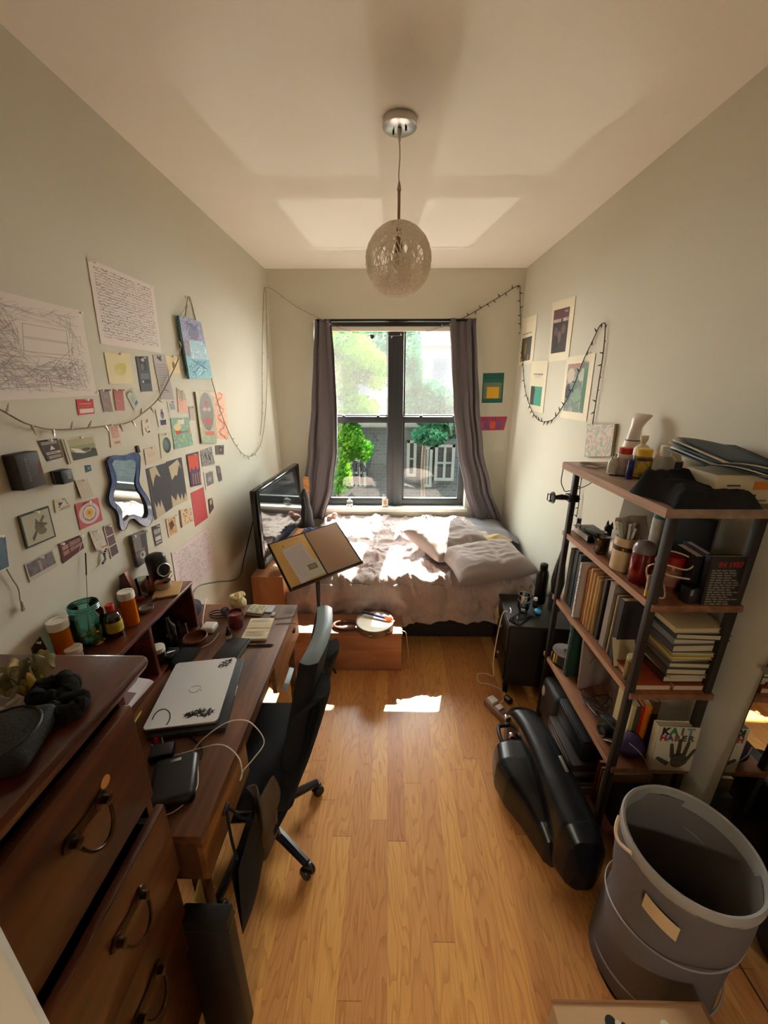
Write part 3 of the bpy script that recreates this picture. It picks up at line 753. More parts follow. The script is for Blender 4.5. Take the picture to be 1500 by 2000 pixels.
# ---------------------------------------------------------------- music stand with open folder
Q = [Vector(q) for q in ((-.688, 2.061, .974), (-.331, 2.278, 1.02), (-.161, 2.054, .871), (-.514, 1.817, .814))]
o0 = Q[3]; ex = (Q[1] - Q[0] + Q[2] - Q[3]).normalized(); ey = (Q[0] - Q[3] + Q[1] - Q[2]); ey = (ey - ex * ey.dot(ex)).normalized(); ez = ex.cross(ey)
Fl = Matrix.Translation((0, .332, 0)) @ Matrix.Diagonal((1, -1, 1, 1))
Mst = Matrix(((ex.x, ey.x, ez.x, o0.x), (ex.y, ey.y, ez.y, o0.y), (ex.z, ey.z, ez.z, o0.z), (0, 0, 0, 1)))
ms = thing('music_stand', 'black music stand holding an open folder in front of the bed', 'music stand', (-.42, 2.045, 0))
off = T(.42, -2.045, 0)
b = MB(); b.span(-.012, .437, -.012, .34, -.012, -.006, M_blackm, .002, M=off @ Mst @ Fl); b.span(.0, .43, .334, .342, -.01, .018, M_blackm, .002, M=off @ Mst @ Fl); b.build('desk_plate', ms)
b = MB(); b.tube([(0, 0, .02), (0, 0, .9)], .0135, mat('stand_tube', (70, 72, 88), .25, .8)); b.tube([(0, 0, .02), (0, 0, .55)], .015, M_blackm); b.build('pole', ms)
for k in range(3):
    a = k * 2 * PI / 3 + 2.9
    MB().tube([(0, 0, .12), (.06 * math.cos(a), .06 * math.sin(a), .10), (.10 * math.cos(a), .10 * math.sin(a), .012)], .007, M_blackm).build('leg', ms)
fo = thing('open_folder', 'open cardboard folder with papers resting on the music stand', 'folder', o0, Mst.to_euler())
M_fy = mat('manila', (196, 158, 92), .8, nz=(6, .06)); M_ft = mat('folder_card', (172, 142, 118), .8)
MB().span(.0, .212, 0, .332, -.005, -.002, M_fy , .0005, M=Fl).build('left_cover', fo)
MB().span(.216, .425, 0, .332, -.005, -.002, M_ft , .0005, M=Fl).build('right_cover', fo)
MB().span(.210, .218, 0, .333, -.006, -.0012, M_black , .0005, M=Fl).build('spine', fo)
b = MB(); b.add([(.045, .07, .0), (.165, .055, .0), (.20, .30, .0), (.06, .325, .0)], [(0, 1, 2, 3)], M=Fl, m=(196, 186, 188))
for k in range(16): b.add([(.058 + k * .0009, .09 + k * .013, .0006), (.155 + k * .0016, .078 + k * .0135, .0006), (.155 + k * .0016, .081 + k * .0135, .0006), (.058 + k * .0009, .0925 + k * .013, .0006)], [(0, 1, 2, 3)], M=Fl, m=(150, 142, 146))
b.build('loose_sheet', fo)
b = MB(); b.add([(.115, .205, .001), (.205, .205, .001), (.208, .312, .001), (.118, .315, .001)], [(0, 1, 2, 3)], M=Fl, m=(184, 184, 166))
b.add([(.135, .225, .0014), (.185, .225, .0014), (.186, .262, .0014), (.136, .262, .0014)], [(0, 1, 2, 3)], M=Fl, m=(90, 84, 70)); b.add([(.14, .23, .0018), (.18, .23, .0018), (.181, .257, .0018), (.141, .257, .0018)], [(0, 1, 2, 3)], M=Fl, m=(140, 126, 106))
b.build('printed_note', fo)
b = MB(); b.span(.1, .17, .018, .021, -.0018, -.0012, (150, 130, 96), M=Fl); b.span(.062, .067, .04, .05, -.0018, -.0012, (60, 50, 40), M=Fl); b.build('printed_line', fo)

# ---------------------------------------------------------------- pendant lamp
px_, py_ = .037, 1.885
pl = thing('pendant_lamp', 'woven clear globe pendant lamp hanging from the ceiling', 'pendant lamp', (px_, py_, ZC))
M_nickel = mat('satin_nickel', (200, 194, 188), .28, 1)
b = MB(); b.lathe([(0, -.028), (.060, -.028), (.066, -.024), (.066, 0), (0, 0)], M_nickel, seg=48); b.build('canopy', pl)
for s in (-1, 1):
    MB().lathe([(0, -.04), (.004, -.04), (.004, -.028), (0, -.028)], mat('dark_screw', (50, 42, 38), .4, .7), c=(s * .024, -s * .012, 0), seg=10).build('screw', pl)
b = MB(); b.lathe([(.004, -.028), (.009, -.03), (.006, -.06), (.0025, -.075)], M_nickel, seg=14); b.build('cord_grip', pl)
b = MB(); b.tube(bez([(0, 0, -.06), (.002, 0, -.12), (-.002, 0, -.17), (0, 0, -.21)], 5), .0022, mat('clear_cord', (150, 132, 112), .4)); b.build('cord', pl)
b = MB(); b.lathe([(.003, -.195), (.0075, -.215), (.0085, -.225), (.006, -.228), (.006, -.345), (.012, -.35), (.012, -.40), (0, -.40)], mat('stem_metal', (150, 126, 100), .35, .8), seg=14); b.build('stem', pl)
GR = .136; gzc = -.470
b = MB(); b.lathe([(0, -.405), (.016, -.405), (.016, -.44), (.012, -.445)], mat('socket', (120, 100, 86), .5), seg=16); b.ball((0, 0, -.475), (.028, .028, .036), mat('frosted_bulb', (222, 214, 200), .3), 16, 10); b.build('bulb', pl)
M_weave = leafmat('clear_weave', (250, 244, 234), (254, 251, 246))
b = MB(); r2 = random.Random(3)
for k in range(80):
    ax = Vector((r2.gauss(0, 1), r2.gauss(0, 1), r2.gauss(0, .55))).normalized()
    u_ = ax.orthogonal().normalized(); v_ = ax.cross(u_)
    h = r2.uniform(-.55, .55); rr = math.sqrt(1 - h * h); ph = r2.uniform(0, 6)
    pts = []
    for i in range(56):
        a = 2 * PI * i / 56
        q = (ax * h + (u_ * math.cos(a) + v_ * math.sin(a)) * rr) * (GR * (1 + .012 * math.sin(a * 7 + ph)))
        pts.append((q.x, q.y, q.z + gzc))
    b.tube(pts, [.0016 + .0011 * (i % 2) for i in range(56)], M_weave, seg=5, closed=True)
b.build('woven_globe', pl)
b = MB()
for k in range(300):
    z = r2.uniform(-1, .1); a = r2.uniform(0, 2 * PI); rr = math.sqrt(1 - z * z)
    b.ball((GR * 1.005 * rr * math.cos(a), GR * 1.005 * rr * math.sin(a), GR * 1.005 * z + gzc), r2.uniform(.002, .0042), M_weave, 6, 4)
o = b.build('glass_beads', pl); o['kind'] = 'stuff'
# ---------------------------------------------------------------- pictures and cards on the walls
WALLS = {'L': (dict(X=XL), Vector((1, 0, 0))), 'R': (dict(X=XR), Vector((-1, 0, 0))), 'B': (dict(Y=YB), Vector((0, -1, 0)))}
M_pin = leafmat('clear_pin', (240, 238, 230), (250, 248, 244))
def rc(a, b_, c, d): return [(a, b_), (c, b_), (c, d), (a, d)]
def ln(a, b_, c, d, w=.01):
    L = math.hypot(c - a, d - b_) or 1; nx, ny = -(d - b_) / L * w / 2, (c - a) / L * w / 2
    return [(a + nx, b_ + ny), (c + nx, d + ny), (c - nx, d - ny), (a - nx, b_ - ny)]
def el(cx, cy, rx, ry, n=18): return [(cx + rx * math.cos(2 * PI * k / n), cy + ry * math.sin(2 * PI * k / n)) for k in range(n)]
def lines(n, x0, x1, y0, y1, c, w=.03, seed=1, rag=.25):
    r = random.Random(seed); out = []
    for k in range(n):
        y = y0 + (y1 - y0) * k / max(1, n - 1); out.append((rc(x0, y - w / 2, x1 - r.random() * rag * (x1 - x0), y + w / 2), c))
    return out
def words(n, x0, x1, y0, y1, c, h=.03, seed=1):
    """rows of small illegible letters"""
    r = random.Random(seed); out = []
    for k in range(n):
        y = y0 + (y1 - y0) * k / max(1, n - 1); x = x0
        while x < x1:
            wd = r.uniform(.025, .07)
            out.append((rc(x, y - h / 2, min(x1, x + wd), y + h / 2), c)); x += wd + r.uniform(.012, .03)
    return out
def card(name, label, cat, quad, base, layers=(), wall='L', off=.0015, thick=.0012, pins=1, group=None, tilt=0):
    kw, N = WALLS[wall]
    if not pins and off < .003: off = .0002
    P = [at(u, v, **kw) for u, v in quad]
    def q(u, v):
        a = P[0].lerp(P[1], u); b_ = P[3].lerp(P[2], u); return a.lerp(b_, v)
    O = q(.5, .5) + N * off
    mb = MB()
    tl = lambda v: tilt * (v - 0)                     # lower edge stands away from the wall
    f = [q(u, v) + N * (off + thick + tl(v)) - O for u, v in ((0, 0), (1, 0), (1, 1), (0, 1))]
    bk = [q(u, v) + N * (off + tl(v)) - O for u, v in ((0, 0), (1, 0), (1, 1), (0, 1))]
    mb.add(f + bk, [(0, 1, 2, 3), (7, 6, 5, 4), (0, 4, 5, 1), (1, 5, 6, 2), (2, 6, 7, 3), (3, 7, 4, 0)], base)
    for i, (poly, c) in enumerate(layers):
        h = off + thick + .0002 + .00004 * (i % 12)
        mb.add([q(u, v) + N * (h + tl(v)) - O for u, v in poly], [tuple(range(len(poly)))], c)
    o = mb.build(name); o.location = O; tag(o, label, cat, group)
    pp = [(.5, .04)] if pins == 1 else [(.06, .03), (.94, .03)] if pins == 2 else [(.97, .03), (.98, .97)] if pins == 3 else []
    if pp:
        for u, v in pp:
            pb = MB(); pb.lathe([(.0012, 0), (.0012, .004), (.0042, .005), (.003, .009), (.0048, .013), (0, .0135)], M_pin, seg=10)
            po = pb.build('push_pin', o); po.location = q(u, v) + N * (off + thick) - O
            po.rotation_euler = N.to_track_quat('Z', 'Y').to_euler()
    return o
CR = (214, 204, 176); WH = (222, 216, 206); DK = (52, 48, 50); GY = (120, 118, 116)

def scribble(n, seed, c, mode):
    r = random.Random(seed); out = []
    if mode == 'net':
        for k in range(n):
            if r.random() < .55: x, y = r.uniform(.05, .95), r.uniform(.08, .92)
            else: x, y = r.choice([(r.uniform(.05, .35), r.uniform(.1, .9)), (r.uniform(.6, .95), r.uniform(.1, .9)), (r.uniform(.1, .9), r.uniform(.65, .92))])
            a = r.choice([.12, .9, -.75, 1.5, 0.05]) + r.gauss(0, .2); l = r.uniform(.05, .30)
            x1, y1 = x + l * math.cos(a), y + l * math.sin(a)
            if .03 < x1 < .97 and .05 < y1 < .95 and not (.46 < x < .82 and .24 < y < .58) and not (.46 < x1 < .82 and .24 < y1 < .58): out.append((ln(x, y, x1, y1, .0024), c[k % len(c)]))
        for y in (.26, .385, .40, .53, .57): out.append((ln(.48, y, .82, y + .008, .0035), c[0]))
        out.append((ln(.48, .26, .47, .57, .003), c[0])); out.append((ln(.82, .26, .81, .57, .003), c[0]))
    elif mode == 'rows':
        for k in range(24):
            y = .07 + .036 * k
            out.append((ln(.06, y, .95, y + .01 * math.sin(k), .0035), c[1])); x = .06
            while x < .93:
                d = r.uniform(.008, .035)
                if r.random() < .8: out.append((ln(x, y + r.uniform(-.014, .014), x + d, y + r.uniform(-.016, .016), r.uniform(.004, .014)), c[k % len(c)]))
                x += d + r.uniform(.002, .014)
    else:
        for k in range(n):
            x, y = r.uniform(.08, .92), r.uniform(.07, .93); a = r.uniform(0, 6.3); l = r.uniform(.02, .08)
            out.append((ln(x, y, x + l * math.cos(a), y + l * math.sin(a), .006), c[k % len(c)]))
    return out
PG = [(138, 128, 124), (164, 154, 148), (152, 142, 138)]
card('drawing_sheet', 'big white sheet of dense pencil line drawing at the left edge of the photo', 'drawing', [(-130, 537), (157, 607), (188, 772), (-130, 789)], (226, 214, 206), scribble(900, 3, PG, 'net'), pins=3)
card('drawing_sheet', 'white sheet of handwritten music-like rows, highest on the left wall', 'drawing', [(168, 503), (298, 559), (315, 690), (196, 671)], (226, 214, 208), scribble(0, 5, PG, 'rows'), pins=2)
card('drawing_sheet', 'pinkish white scribbled sheet low on the left wall by the desk hutch', 'drawing', [(334, 1080), (408, 1028), (419, 1109), (350, 1180)], (216, 200, 198), scribble(520, 9, [(176, 164, 182), (186, 172, 176), (160, 150, 172)], 'mess'), pins=2)

PC = 'postcards and clippings pinned over the left wall'
def pc(label, quad, base, layers=(), pins=1, name='postcard', cat='postcard', **k):
    return card(name, label, cat, quad, base, layers, 'L', pins=pins, group=PC, **k)
pc('cream square card with faint yellow print under the two big drawings', [(202, 688), (253, 690), (259.5, 749), (213, 750)], (222, 208, 164), [(el(.52, .52, .24, .2), (206, 192, 112)), (el(.42, .62, .14, .1), (212, 200, 120)), (el(.65, .45, .12, .12), (204, 188, 104))])
pc('dark blue-grey bookmark with figures at its top', [(264, 696), (288, 696), (297, 764), (275, 765)], (78, 84, 90), [(rc(.25, .02, .75, .4), (56, 56, 60)), (el(.5, .1, .14, .05), (190, 170, 176)), (el(.4, .3, .12, .1), (110, 110, 112))] + words(4, .15, .85, .5, .62, (150, 152, 156), .018) + [(rc(.15, .66, .9, .77), (48, 52, 62)), (rc(.2, .68, .35, .75), (190, 190, 190))], name='bookmark', cat='bookmark')
pc('long grey paper strip of printed text with a bird at its top', [(297, 693), (321, 692), (340, 781), (314, 780)], (176, 168, 164), [(ln(.3, .05, .6, .12, .06), (70, 66, 64)), (ln(.6, .03, .4, .12, .05), (80, 76, 72))] + words(14, .12, .88, .22, .95, (146, 138, 136), .02, 4), name='paper_strip', cat='clipping')
pc('small cream card with a yellow-brown dot left of the blue painting', [(321.6, 694), (345.6, 695.5), (351.6, 730), (327.6, 728)], (228, 210, 160), [(el(.55, .5, .13, .17), (184, 150, 66)), (el(.55, .5, .06, .1), (130, 112, 50))])
VI = painting('violet_painting', [(44, 44, 92), (96, 92, 140), (150, 150, 176), (64, 58, 110), (150, 104, 84)], 26, 4, seed=2)
TQ = painting('turquoise_painting', [(28, 74, 112), (58, 140, 160), (110, 180, 186), (44, 110, 140), (130, 190, 190)], 20, 5, seed=5)
rr_ = random.Random(8)
card('canvas_painting', 'blue and turquoise painting on board hung on a white cord', 'painting', [(340, 616), (384, 629), (408, 739), (362, 740)], TQ, [(rc(0, 0, 1, .36), VI), (rc(0, .36, .3, .62), painting('brown_wash', [(120, 96, 92), (90, 80, 104), (150, 130, 120)], 22, 3)), ([(.26, .36), (.86, .34), (1, .5), (1, .66), (.2, .66)], painting('pale_wash', [(150, 180, 190), (110, 160, 180), (190, 204, 204)], 18, 3)), (el(.5, .2, .28, .13), painting('dark_violet', [(38, 38, 84), (90, 84, 130), (56, 50, 100)], 40, 4))] + [(ln(.12 + .76 * rr_.random(), .66 + .3 * rr_.random(), .12 + .76 * rr_.random(), .66 + .3 * rr_.random(), .016), rr_.choice([(36, 84, 120), (140, 196, 196), (60, 120, 150)])) for _ in range(16)] + [(ln(.2 + .6 * rr_.random(), .05 + .28 * rr_.random(), .2 + .6 * rr_.random(), .05 + .28 * rr_.random(), .014), rr_.choice([(40, 40, 90), (170, 168, 190), (110, 70, 90)])) for _ in range(12)], off=.012, thick=.012, pins=0)
card('canvas_painting', 'tall painting of a dark masked face with a red nose', 'painting', [(378, 765), (413, 766), (421, 866), (391, 866)], painting('ochre_ground', [(178, 164, 124), (150, 146, 110), (196, 178, 138)], 9, 1.5), [(el(.52, .38, .40, .37, 26), painting('mask_dark', [(62, 52, 42), (104, 90, 70), (74, 72, 58), (140, 104, 84)], 22, 2.5)), (el(.52, .56, .14, .07), (190, 66, 52)), (el(.4, .33, .12, .04), (188, 160, 140)), (el(.66, .33, .11, .04), (188, 160, 140)), (el(.52, .22, .10, .05), (160, 96, 84)), (rc(.3, .76, .85, .84), (196, 108, 92)), (rc(.1, .85, .95, .98), painting('green_wash', [(96, 140, 112), (150, 164, 130), (90, 120, 104)], 20, 2))], off=.004, thick=.006, pins=0)
pc('peach sheet printed with a fine red pattern right of the masked face', [(415, 766), (438, 767), (447, 858), (424, 857)], painting('peach_print', [(222, 178, 138), (206, 140, 110), (226, 190, 150), (198, 124, 100)], 60, 1.5), [(ln(.45 + .3 * math.sin(k), k / 20, .5 + .3 * math.cos(k), k / 20 + .05, .03), (190, 116, 96)) for k in range(20)], pins=0, name='print', cat='print')
pc('narrow brown photograph left of a pink one', [(193, 761), (211, 761), (220, 804), (201.6, 804)], painting('brown_photo', [(70, 50, 38), (120, 88, 66), (86, 60, 44)], 30, 1), [(el(.5, .6, .2, .25), (150, 112, 90))], pins=2, name='photograph', cat='photograph')
pc('narrow dusty pink card beside a narrow brown photograph', [(219.6, 760), (239, 761), (243, 801.6), (226, 802)], (178, 108, 102), [(ln(.3, .5, .7, .6, .04), (206, 140, 130)), (ln(.6, .3, .5, .7, .04), (150, 86, 82))], pins=2)
pc('pale green card pinned at a slant near the light string', [(246, 771.6), (257, 757), (270.7, 787), (261.6, 801.6)], (186, 194, 176), lines(5, .2, .8, .3, .6, (150, 160, 146), .03) + [(rc(.4, .72, .85, .9), (120, 118, 112))])
pc('red label with a white band along its bottom', [(147, 780), (180, 779.6), (183.6, 807.5), (152.3, 811)], (196, 52, 48), [(rc(.1, .62, .95, .9), (222, 204, 190))] + words(1, .15, .85, .3, .3, (226, 150, 140), .08, 2) + words(1, .2, .8, .48, .48, (214, 110, 104), .06, 5), name='label_card', cat='label')
pc('small orange and grey painting of a bare tree', [(344, 757), (360, 768), (367, 805), (348, 805)], painting('orange_wash', [(188, 120, 84), (206, 140, 100), (176, 130, 104)], 30, 1.5), [(rc(0, 0, 1, .4), (176, 164, 140)), (ln(.4, .1, .45, .5, .06), (120, 104, 84)), (ln(.6, .05, .55, .5, .05), (128, 110, 90))])
pc('faint grey receipt between the tree painting and the masked face', [(368, 794), (378, 794), (380, 821), (371, 821)], (184, 174, 164), lines(7, .15, .85, .1, .9, (160, 150, 144), .04), pins=1, name='receipt', cat='receipt')
pc('tiny square photograph with a wide white border', [(325, 784), (341, 784), (345.6, 804), (329, 804)], (206, 200, 186), [(rc(.2, .2, .8, .8), painting('green_photo', [(70, 88, 84), (120, 130, 120), (60, 64, 64)], 60, 1))], pins=1, name='photograph', cat='photograph')
pc('white card with a dark portrait and a black base', [(303, 800), (321.6, 799), (325, 831.6), (309.6, 834)], (212, 206, 200), [(rc(.25, .62, .95, .92), (38, 38, 58)), (el(.6, .35, .2, .22), (110, 108, 120)), (el(.58, .2, .14, .1), (60, 56, 66))])
pc('cream card with a dark green oval', [(309.6, 847), (330, 845), (337, 888), (314.4, 895)], (200, 198, 168), [(el(.58, .52, .36, .34, 26), (38, 52, 66)), (el(.5, .5, .24, .24, 22), painting('moss_oval', [(44, 84, 70), (60, 100, 74), (30, 48, 60)], 40, 2))])
pc('bright green and teal painting with a red spot', [(332, 817), (367, 815), (377, 869), (340, 878)], painting('garden_painting', [(40, 110, 96), (98, 160, 120), (60, 130, 110), (180, 186, 130), (70, 104, 84)], 22, 3), [(el(.3, .46, .13, .09), (196, 60, 52)), (el(.85, .48, .07, .05), (214, 96, 56)), (ln(.4, .47, .8, .49, .03), (40, 50, 64)), (rc(.35, .06, .7, .22), (204, 208, 184)), (el(.3, .3, .2, .12), (214, 196, 140))], name='art_print', cat='print')
pc('white card speckled with black ink marks', [(275.5, 821), (290, 818), (296.4, 847), (279, 851)], (214, 204, 188), [(ln(.3, .5, .4, .8, .08), DK), (ln(.6, .4, .7, .6, .06), DK), (ln(.4, .2, .8, .15, .06), (120, 110, 100)), (ln(.5, .85, .8, .8, .1), DK)])
pc('cream tag with a red-brown stamp, two clear pins above it', [(210, 829), (231, 827), (238, 869.5), (216, 874)], (212, 192, 166), [(rc(.2, .1, .85, .62), painting('red_stamp', [(178, 112, 92), (206, 160, 130), (160, 92, 78)], 45, 2)), (rc(.35, .78, .85, .88), (150, 138, 124))], pins=2, name='paper_tag', cat='tag')
pc('beige pencil sketch between the mirror and the green oval', [(280, 878), (304, 869), (312, 898), (285, 908)], (206, 190, 166), [(ln(.2 + .1 * k, .3 + .05 * (k % 3), .3 + .08 * k, .6, .02), (160, 146, 126)) for k in range(6)], name='sketch', cat='drawing')
pc('tiny dark clip hanging above the mirror', [(264, 871), (268, 870), (272, 883), (267, 885)], (56, 44, 38), pins=0, name='clip', cat='clip', thick=.006)
pc('dark ticket with a white ship and pale text bands', [(72, 861), (110, 856), (122, 893), (92, 901)], (70, 62, 58), [(rc(.08, .08, .92, .24), (150, 142, 130)), ([(.4, .52), (.55, .3), (.7, .5)], (214, 208, 198)), (rc(.12, .6, .95, .72), (186, 176, 160)), (rc(.15, .78, .92, .94), (150, 140, 126))] + words(1, .2, .8, .66, .66, (110, 100, 92), .05), name='ticket', cat='ticket')
pc('wide framed landscape photograph of a pale boat on dark water', [(116.5, 857), (180.6, 848), (193, 893), (132, 907)], (206, 198, 176), [(rc(.14, .08, .94, .9), (150, 150, 116)), ([(.14, .55), (.5, .7), (.94, .6), (.94, .9), (.14, .9)], (66, 72, 62)), ([(.16, .4), (.4, .48), (.6, .68), (.3, .62)], (222, 214, 190)), (el(.62, .55, .14, .07), (84, 80, 66)), (el(.84, .62, .08, .08), (70, 62, 52)), (rc(.03, .03, .06, .98), (120, 112, 98)), (rc(.14, .08, .94, .35), (178, 172, 130))], name='photograph', cat='photograph', thick=.004)
pc('tiny blue stamp right of the small black box', [(165, 909), (176, 908), (178.5, 919), (167, 923)], (70, 92, 106), [(el(.6, .5, .25, .25), (96, 150, 176))], pins=0, name='stamp', cat='stamp')
pc('blank pale note below the tiny blue stamp', [(145, 938), (169, 935), (178.5, 967), (155, 974)], (190, 178, 158), tilt=.006, name='note', cat='note')
pc('small ink sketch of two figures above the dragon print', [(104, 976), (133, 971), (139.6, 992), (107, 1002)], (206, 196, 172), [(ln(.2, .7, .5, .3, .06), DK), (ln(.3, .8, .9, .7, .05), DK), (el(.32, .4, .1, .12), (80, 74, 66)), (ln(.7, .2, .8, .6, .05), (90, 84, 74)), (ln(.2, .9, .9, .85, .04), (100, 92, 80))], name='sketch', cat='drawing')
pc('pink napkin with a yellow flower in a white ring', [(145, 985), (190, 972), (199.5, 1016), (156, 1035)], (190, 92, 96), [(el(.5, .5, .44, .42, 26), (206, 186, 180)), (el(.5, .5, .3, .32, 22), (160, 120, 130)), (el(.5, .48, .27, .27, 7), (218, 204, 188)), (el(.5, .5, .2, .2, 9), (216, 176, 90)), (el(.5, .48, .07, .08), (190, 130, 70))], name='paper_napkin', cat='napkin')
pc('green-framed print of a coiled winged creature', [(32.5, 1008), (91, 988), (106, 1048), (49, 1072)], (62, 70, 58), [(rc(.05, .05, .95, .95), (176, 172, 148)), (el(.55, .5, .17, .14), (96, 92, 72)), (ln(.25, .8, .75, .22, .09), (104, 100, 80)), (el(.6, .66, .15, .1), (112, 106, 84)), (ln(.42, .35, .8, .5, .06), (86, 84, 66)), (ln(.45, .25, .6, .5, .05), (92, 88, 70)), (ln(.25, .85, .4, .65, .05), (80, 78, 60))], pins=1, name='framed_print', cat='print', thick=.005)
pc('grey photograph with a pale tower and a white lower border', [(46, 1102), (101, 1073), (112, 1105.5), (57, 1137)], (192, 182, 166), [(rc(.04, .06, .96, .78), painting('grey_photo', [(84, 80, 80), (118, 112, 114), (70, 66, 64)], 20, 1)), (rc(.42, .2, .5, .74), (176, 150, 130))], name='photograph', cat='photograph')
pc('maroon card set with pale blocks of text', [(113, 1062), (156, 1044.6), (163, 1070), (122, 1101)], (88, 40, 42), [(rc(.1, .2, .36, .42), (176, 132, 122)), (rc(.42, .14, .92, .42), (170, 126, 116)), (rc(.1, .48, .36, .7), (164, 122, 112)), (rc(.42, .48, .92, .7), (170, 126, 116))] + words(3, .45, .9, .2, .36, (120, 78, 74), .04, 3) + words(3, .45, .9, .52, .66, (120, 78, 74), .04, 8) + [(ln(.98, .5, .75, .98, .03), (214, 200, 190))], pins=2)
pc('torn scrap of white paper with a red edge', [(172, 1038), (193, 1034), (207, 1068), (183, 1076)], painting('torn_paper', [(206, 196, 176), (180, 168, 150), (214, 206, 190)], 30, 2), [(ln(.45, .92, .98, .88, .06), (170, 90, 80)), (ln(.3, .2, .4, .6, .1), (176, 166, 150))], tilt=.008, name='paper_scrap', cat='paper')
pc('photo-booth strip of three dark frames', [(200.5, 1028), (216, 1021.5), (232, 1080), (216, 1091)], (206, 198, 190), [(rc(.1, .03, .92, .33), painting('booth_photo', [(48, 36, 46), (110, 70, 60), (64, 50, 60), (150, 110, 90)], 40, 2)), (rc(.1, .36, .92, .64), painting('booth_photo', [])), (rc(.1, .67, .92, .97), painting('booth_photo', []))], name='photo_strip', cat='photograph')
def bat(dx):
    return [((dx[0], dx[1]), None)]
BK = (62, 60, 64)
card('dark_print', 'left half of a dark grey print with jagged bat-like shapes', 'print', [(284, 916), (324, 904), (336, 992), (302, 1016)], BK, [([(.14, .02), (.46, -.0), (.62, .25), (.5, .2), (.42, .16), (.3, .24), (.2, .38)], (190, 174, 144)), ([(.12, 1.0), (.12, .66), (.2, .80), (.32, .70), (.38, .84), (.46, .68), (.60, .98), (.58, 1)], (184, 170, 142)), (rc(0, 0, .10, 1), (74, 68, 76))], pins=0, group='two dark jagged prints')
card('dark_print', 'right half of a dark grey print with jagged bat-like shapes', 'print', [(324, 902), (354, 893), (366, 977), (336, 991)], BK, [([(.1, .12), (.72, .02), (.9, .25), (.75, .14), (.55, .36), (.42, .34), (.2, .42)], (190, 174, 144)), ([(.02, 1), (.02, .72), (.28, .90), (.42, .74), (.56, .92), (.68, .78), (.76, .96), (.9, .8), (1, .92), (1, 1)], (184, 170, 142))], pins=0, group='two dark jagged prints')
pc('orange and purple print of pale flames', [(363, 888), (386, 882), (392.4, 946), (372, 951)], (66, 44, 82), [(rc(.06, .05, .92, .52), (206, 76, 44))] + [(ln(.15 + .11 * k, .95, .2 + .1 * k, .62 - .06 * (k % 3), .05), (196, 150, 110) if k % 2 else (90, 60, 100)) for k in range(8)] + [([(.1, .55), (.25, .4), (.4, .56), (.6, .38), (.75, .56), (.92, .42), (.92, .6), (.1, .6)], (90, 54, 90))], name='art_print', cat='print', thick=.003)
pc('plain rectangular red card', [(372, 963), (397, 951), (405.6, 1011), (381, 1029)], painting('red_card', [(170, 44, 50), (186, 56, 58), (178, 48, 54)], 4, .5), pins=0)
pc('photograph of a group of dark figures at the top right of the collage', [(391, 880), (412, 872), (419.4, 906), (394, 911)], painting('crowd_photo', [(52, 50, 54), (160, 150, 136), (70, 66, 66), (110, 100, 92)], 45, 2), [(ln(.3, .25, .4, .6, .08), (34, 32, 34)), (ln(.6, .4, .7, .75, .1), (44, 40, 44))], name='photograph', cat='photograph')
pc('small square dark photograph furthest right in the collage', [(420, 870), (436.6, 869), (436.6, 888), (421, 888)], (96, 86, 76), [(rc(.35, .15, .9, .85), (66, 58, 52)), (el(.6, .5, .15, .2), (120, 104, 90))], pins=1, name='photograph', cat='photograph')
pc('white-bordered grey photograph right of the orange and purple print', [(397, 922), (416, 916), (419, 948), (402, 957)], (208, 198, 178), [(rc(.12, .1, .9, .84), painting('grey_photo', [])), (el(.5, .5, .2, .15), (150, 144, 136))], pins=1, name='photograph', cat='photograph')
pc('slim grey photo strip at the right edge of the collage', [(421, 910), (429, 909), (433.6, 938), (427, 941)], (112, 106, 106), [(rc(.15, .5, .9, .9), (84, 78, 80))], pins=1, name='photo_strip', cat='photograph')
pc('tiny photograph right of the red card', [(406, 975), (414, 972), (417, 992), (409, 1004)], painting('booth_photo', []), [(el(.5, .3, .25, .2), (190, 170, 150))], name='photograph', cat='photograph')
pc('small square of flowered paper left of the red card', [(349, 997), (372, 990), (377, 1018), (353, 1031)], (206, 184, 150), [(el(random.Random(k).uniform(.2, .95), random.Random(k + 50).uniform(.08, .92), .05, .05, 6), ((170, 96, 72), (120, 130, 92), (190, 140, 96))[k % 3]) for k in range(26)] + [(rc(0, .0, .1, 1), (96, 70, 60))], pins=1, name='paper_square', cat='paper')
pc('snapshot of a seated figure in an orange-brown room', [(323, 1013), (341, 1005), (347, 1041), (329, 1050)], (206, 188, 160), [(rc(.1, .08, .92, .92), painting('warm_photo', [(150, 96, 62), (206, 160, 110), (110, 70, 50)], 35, 1.5)), ([(.2, .3), (.6, .2), (.75, .5), (.3, .7)], (86, 60, 46))], pins=2, name='photograph', cat='photograph')
pc('dark label card with two white boxes below the jagged prints', [(296, 1029), (311, 1023), (316.4, 1060), (303, 1067)], (84, 80, 84), [(rc(.12, .2, .9, .42), (196, 190, 182)), (rc(.12, .56, .9, .76), (206, 200, 190)), (rc(.12, .82, .9, .92), (170, 164, 156))] + words(2, .2, .8, .26, .36, (110, 104, 100), .05), name='label_card', cat='label')
card('booklet', 'dark booklet pinned up behind the little speaker', 'booklet', [(249, 1046), (277, 1035), (284, 1094), (262, 1108)], painting('booklet_cover', [(86, 76, 78), (120, 106, 104), (60, 58, 60)], 20, 1.5), [(rc(.55, .08, .95, .5), (70, 72, 70)), (el(.55, .72, .22, .12), (184, 180, 160)), (el(.5, .7, .1, .06), (90, 86, 76)), (rc(.75, .5, .98, .9), (92, 56, 60))], off=.004, thick=.014, pins=2)
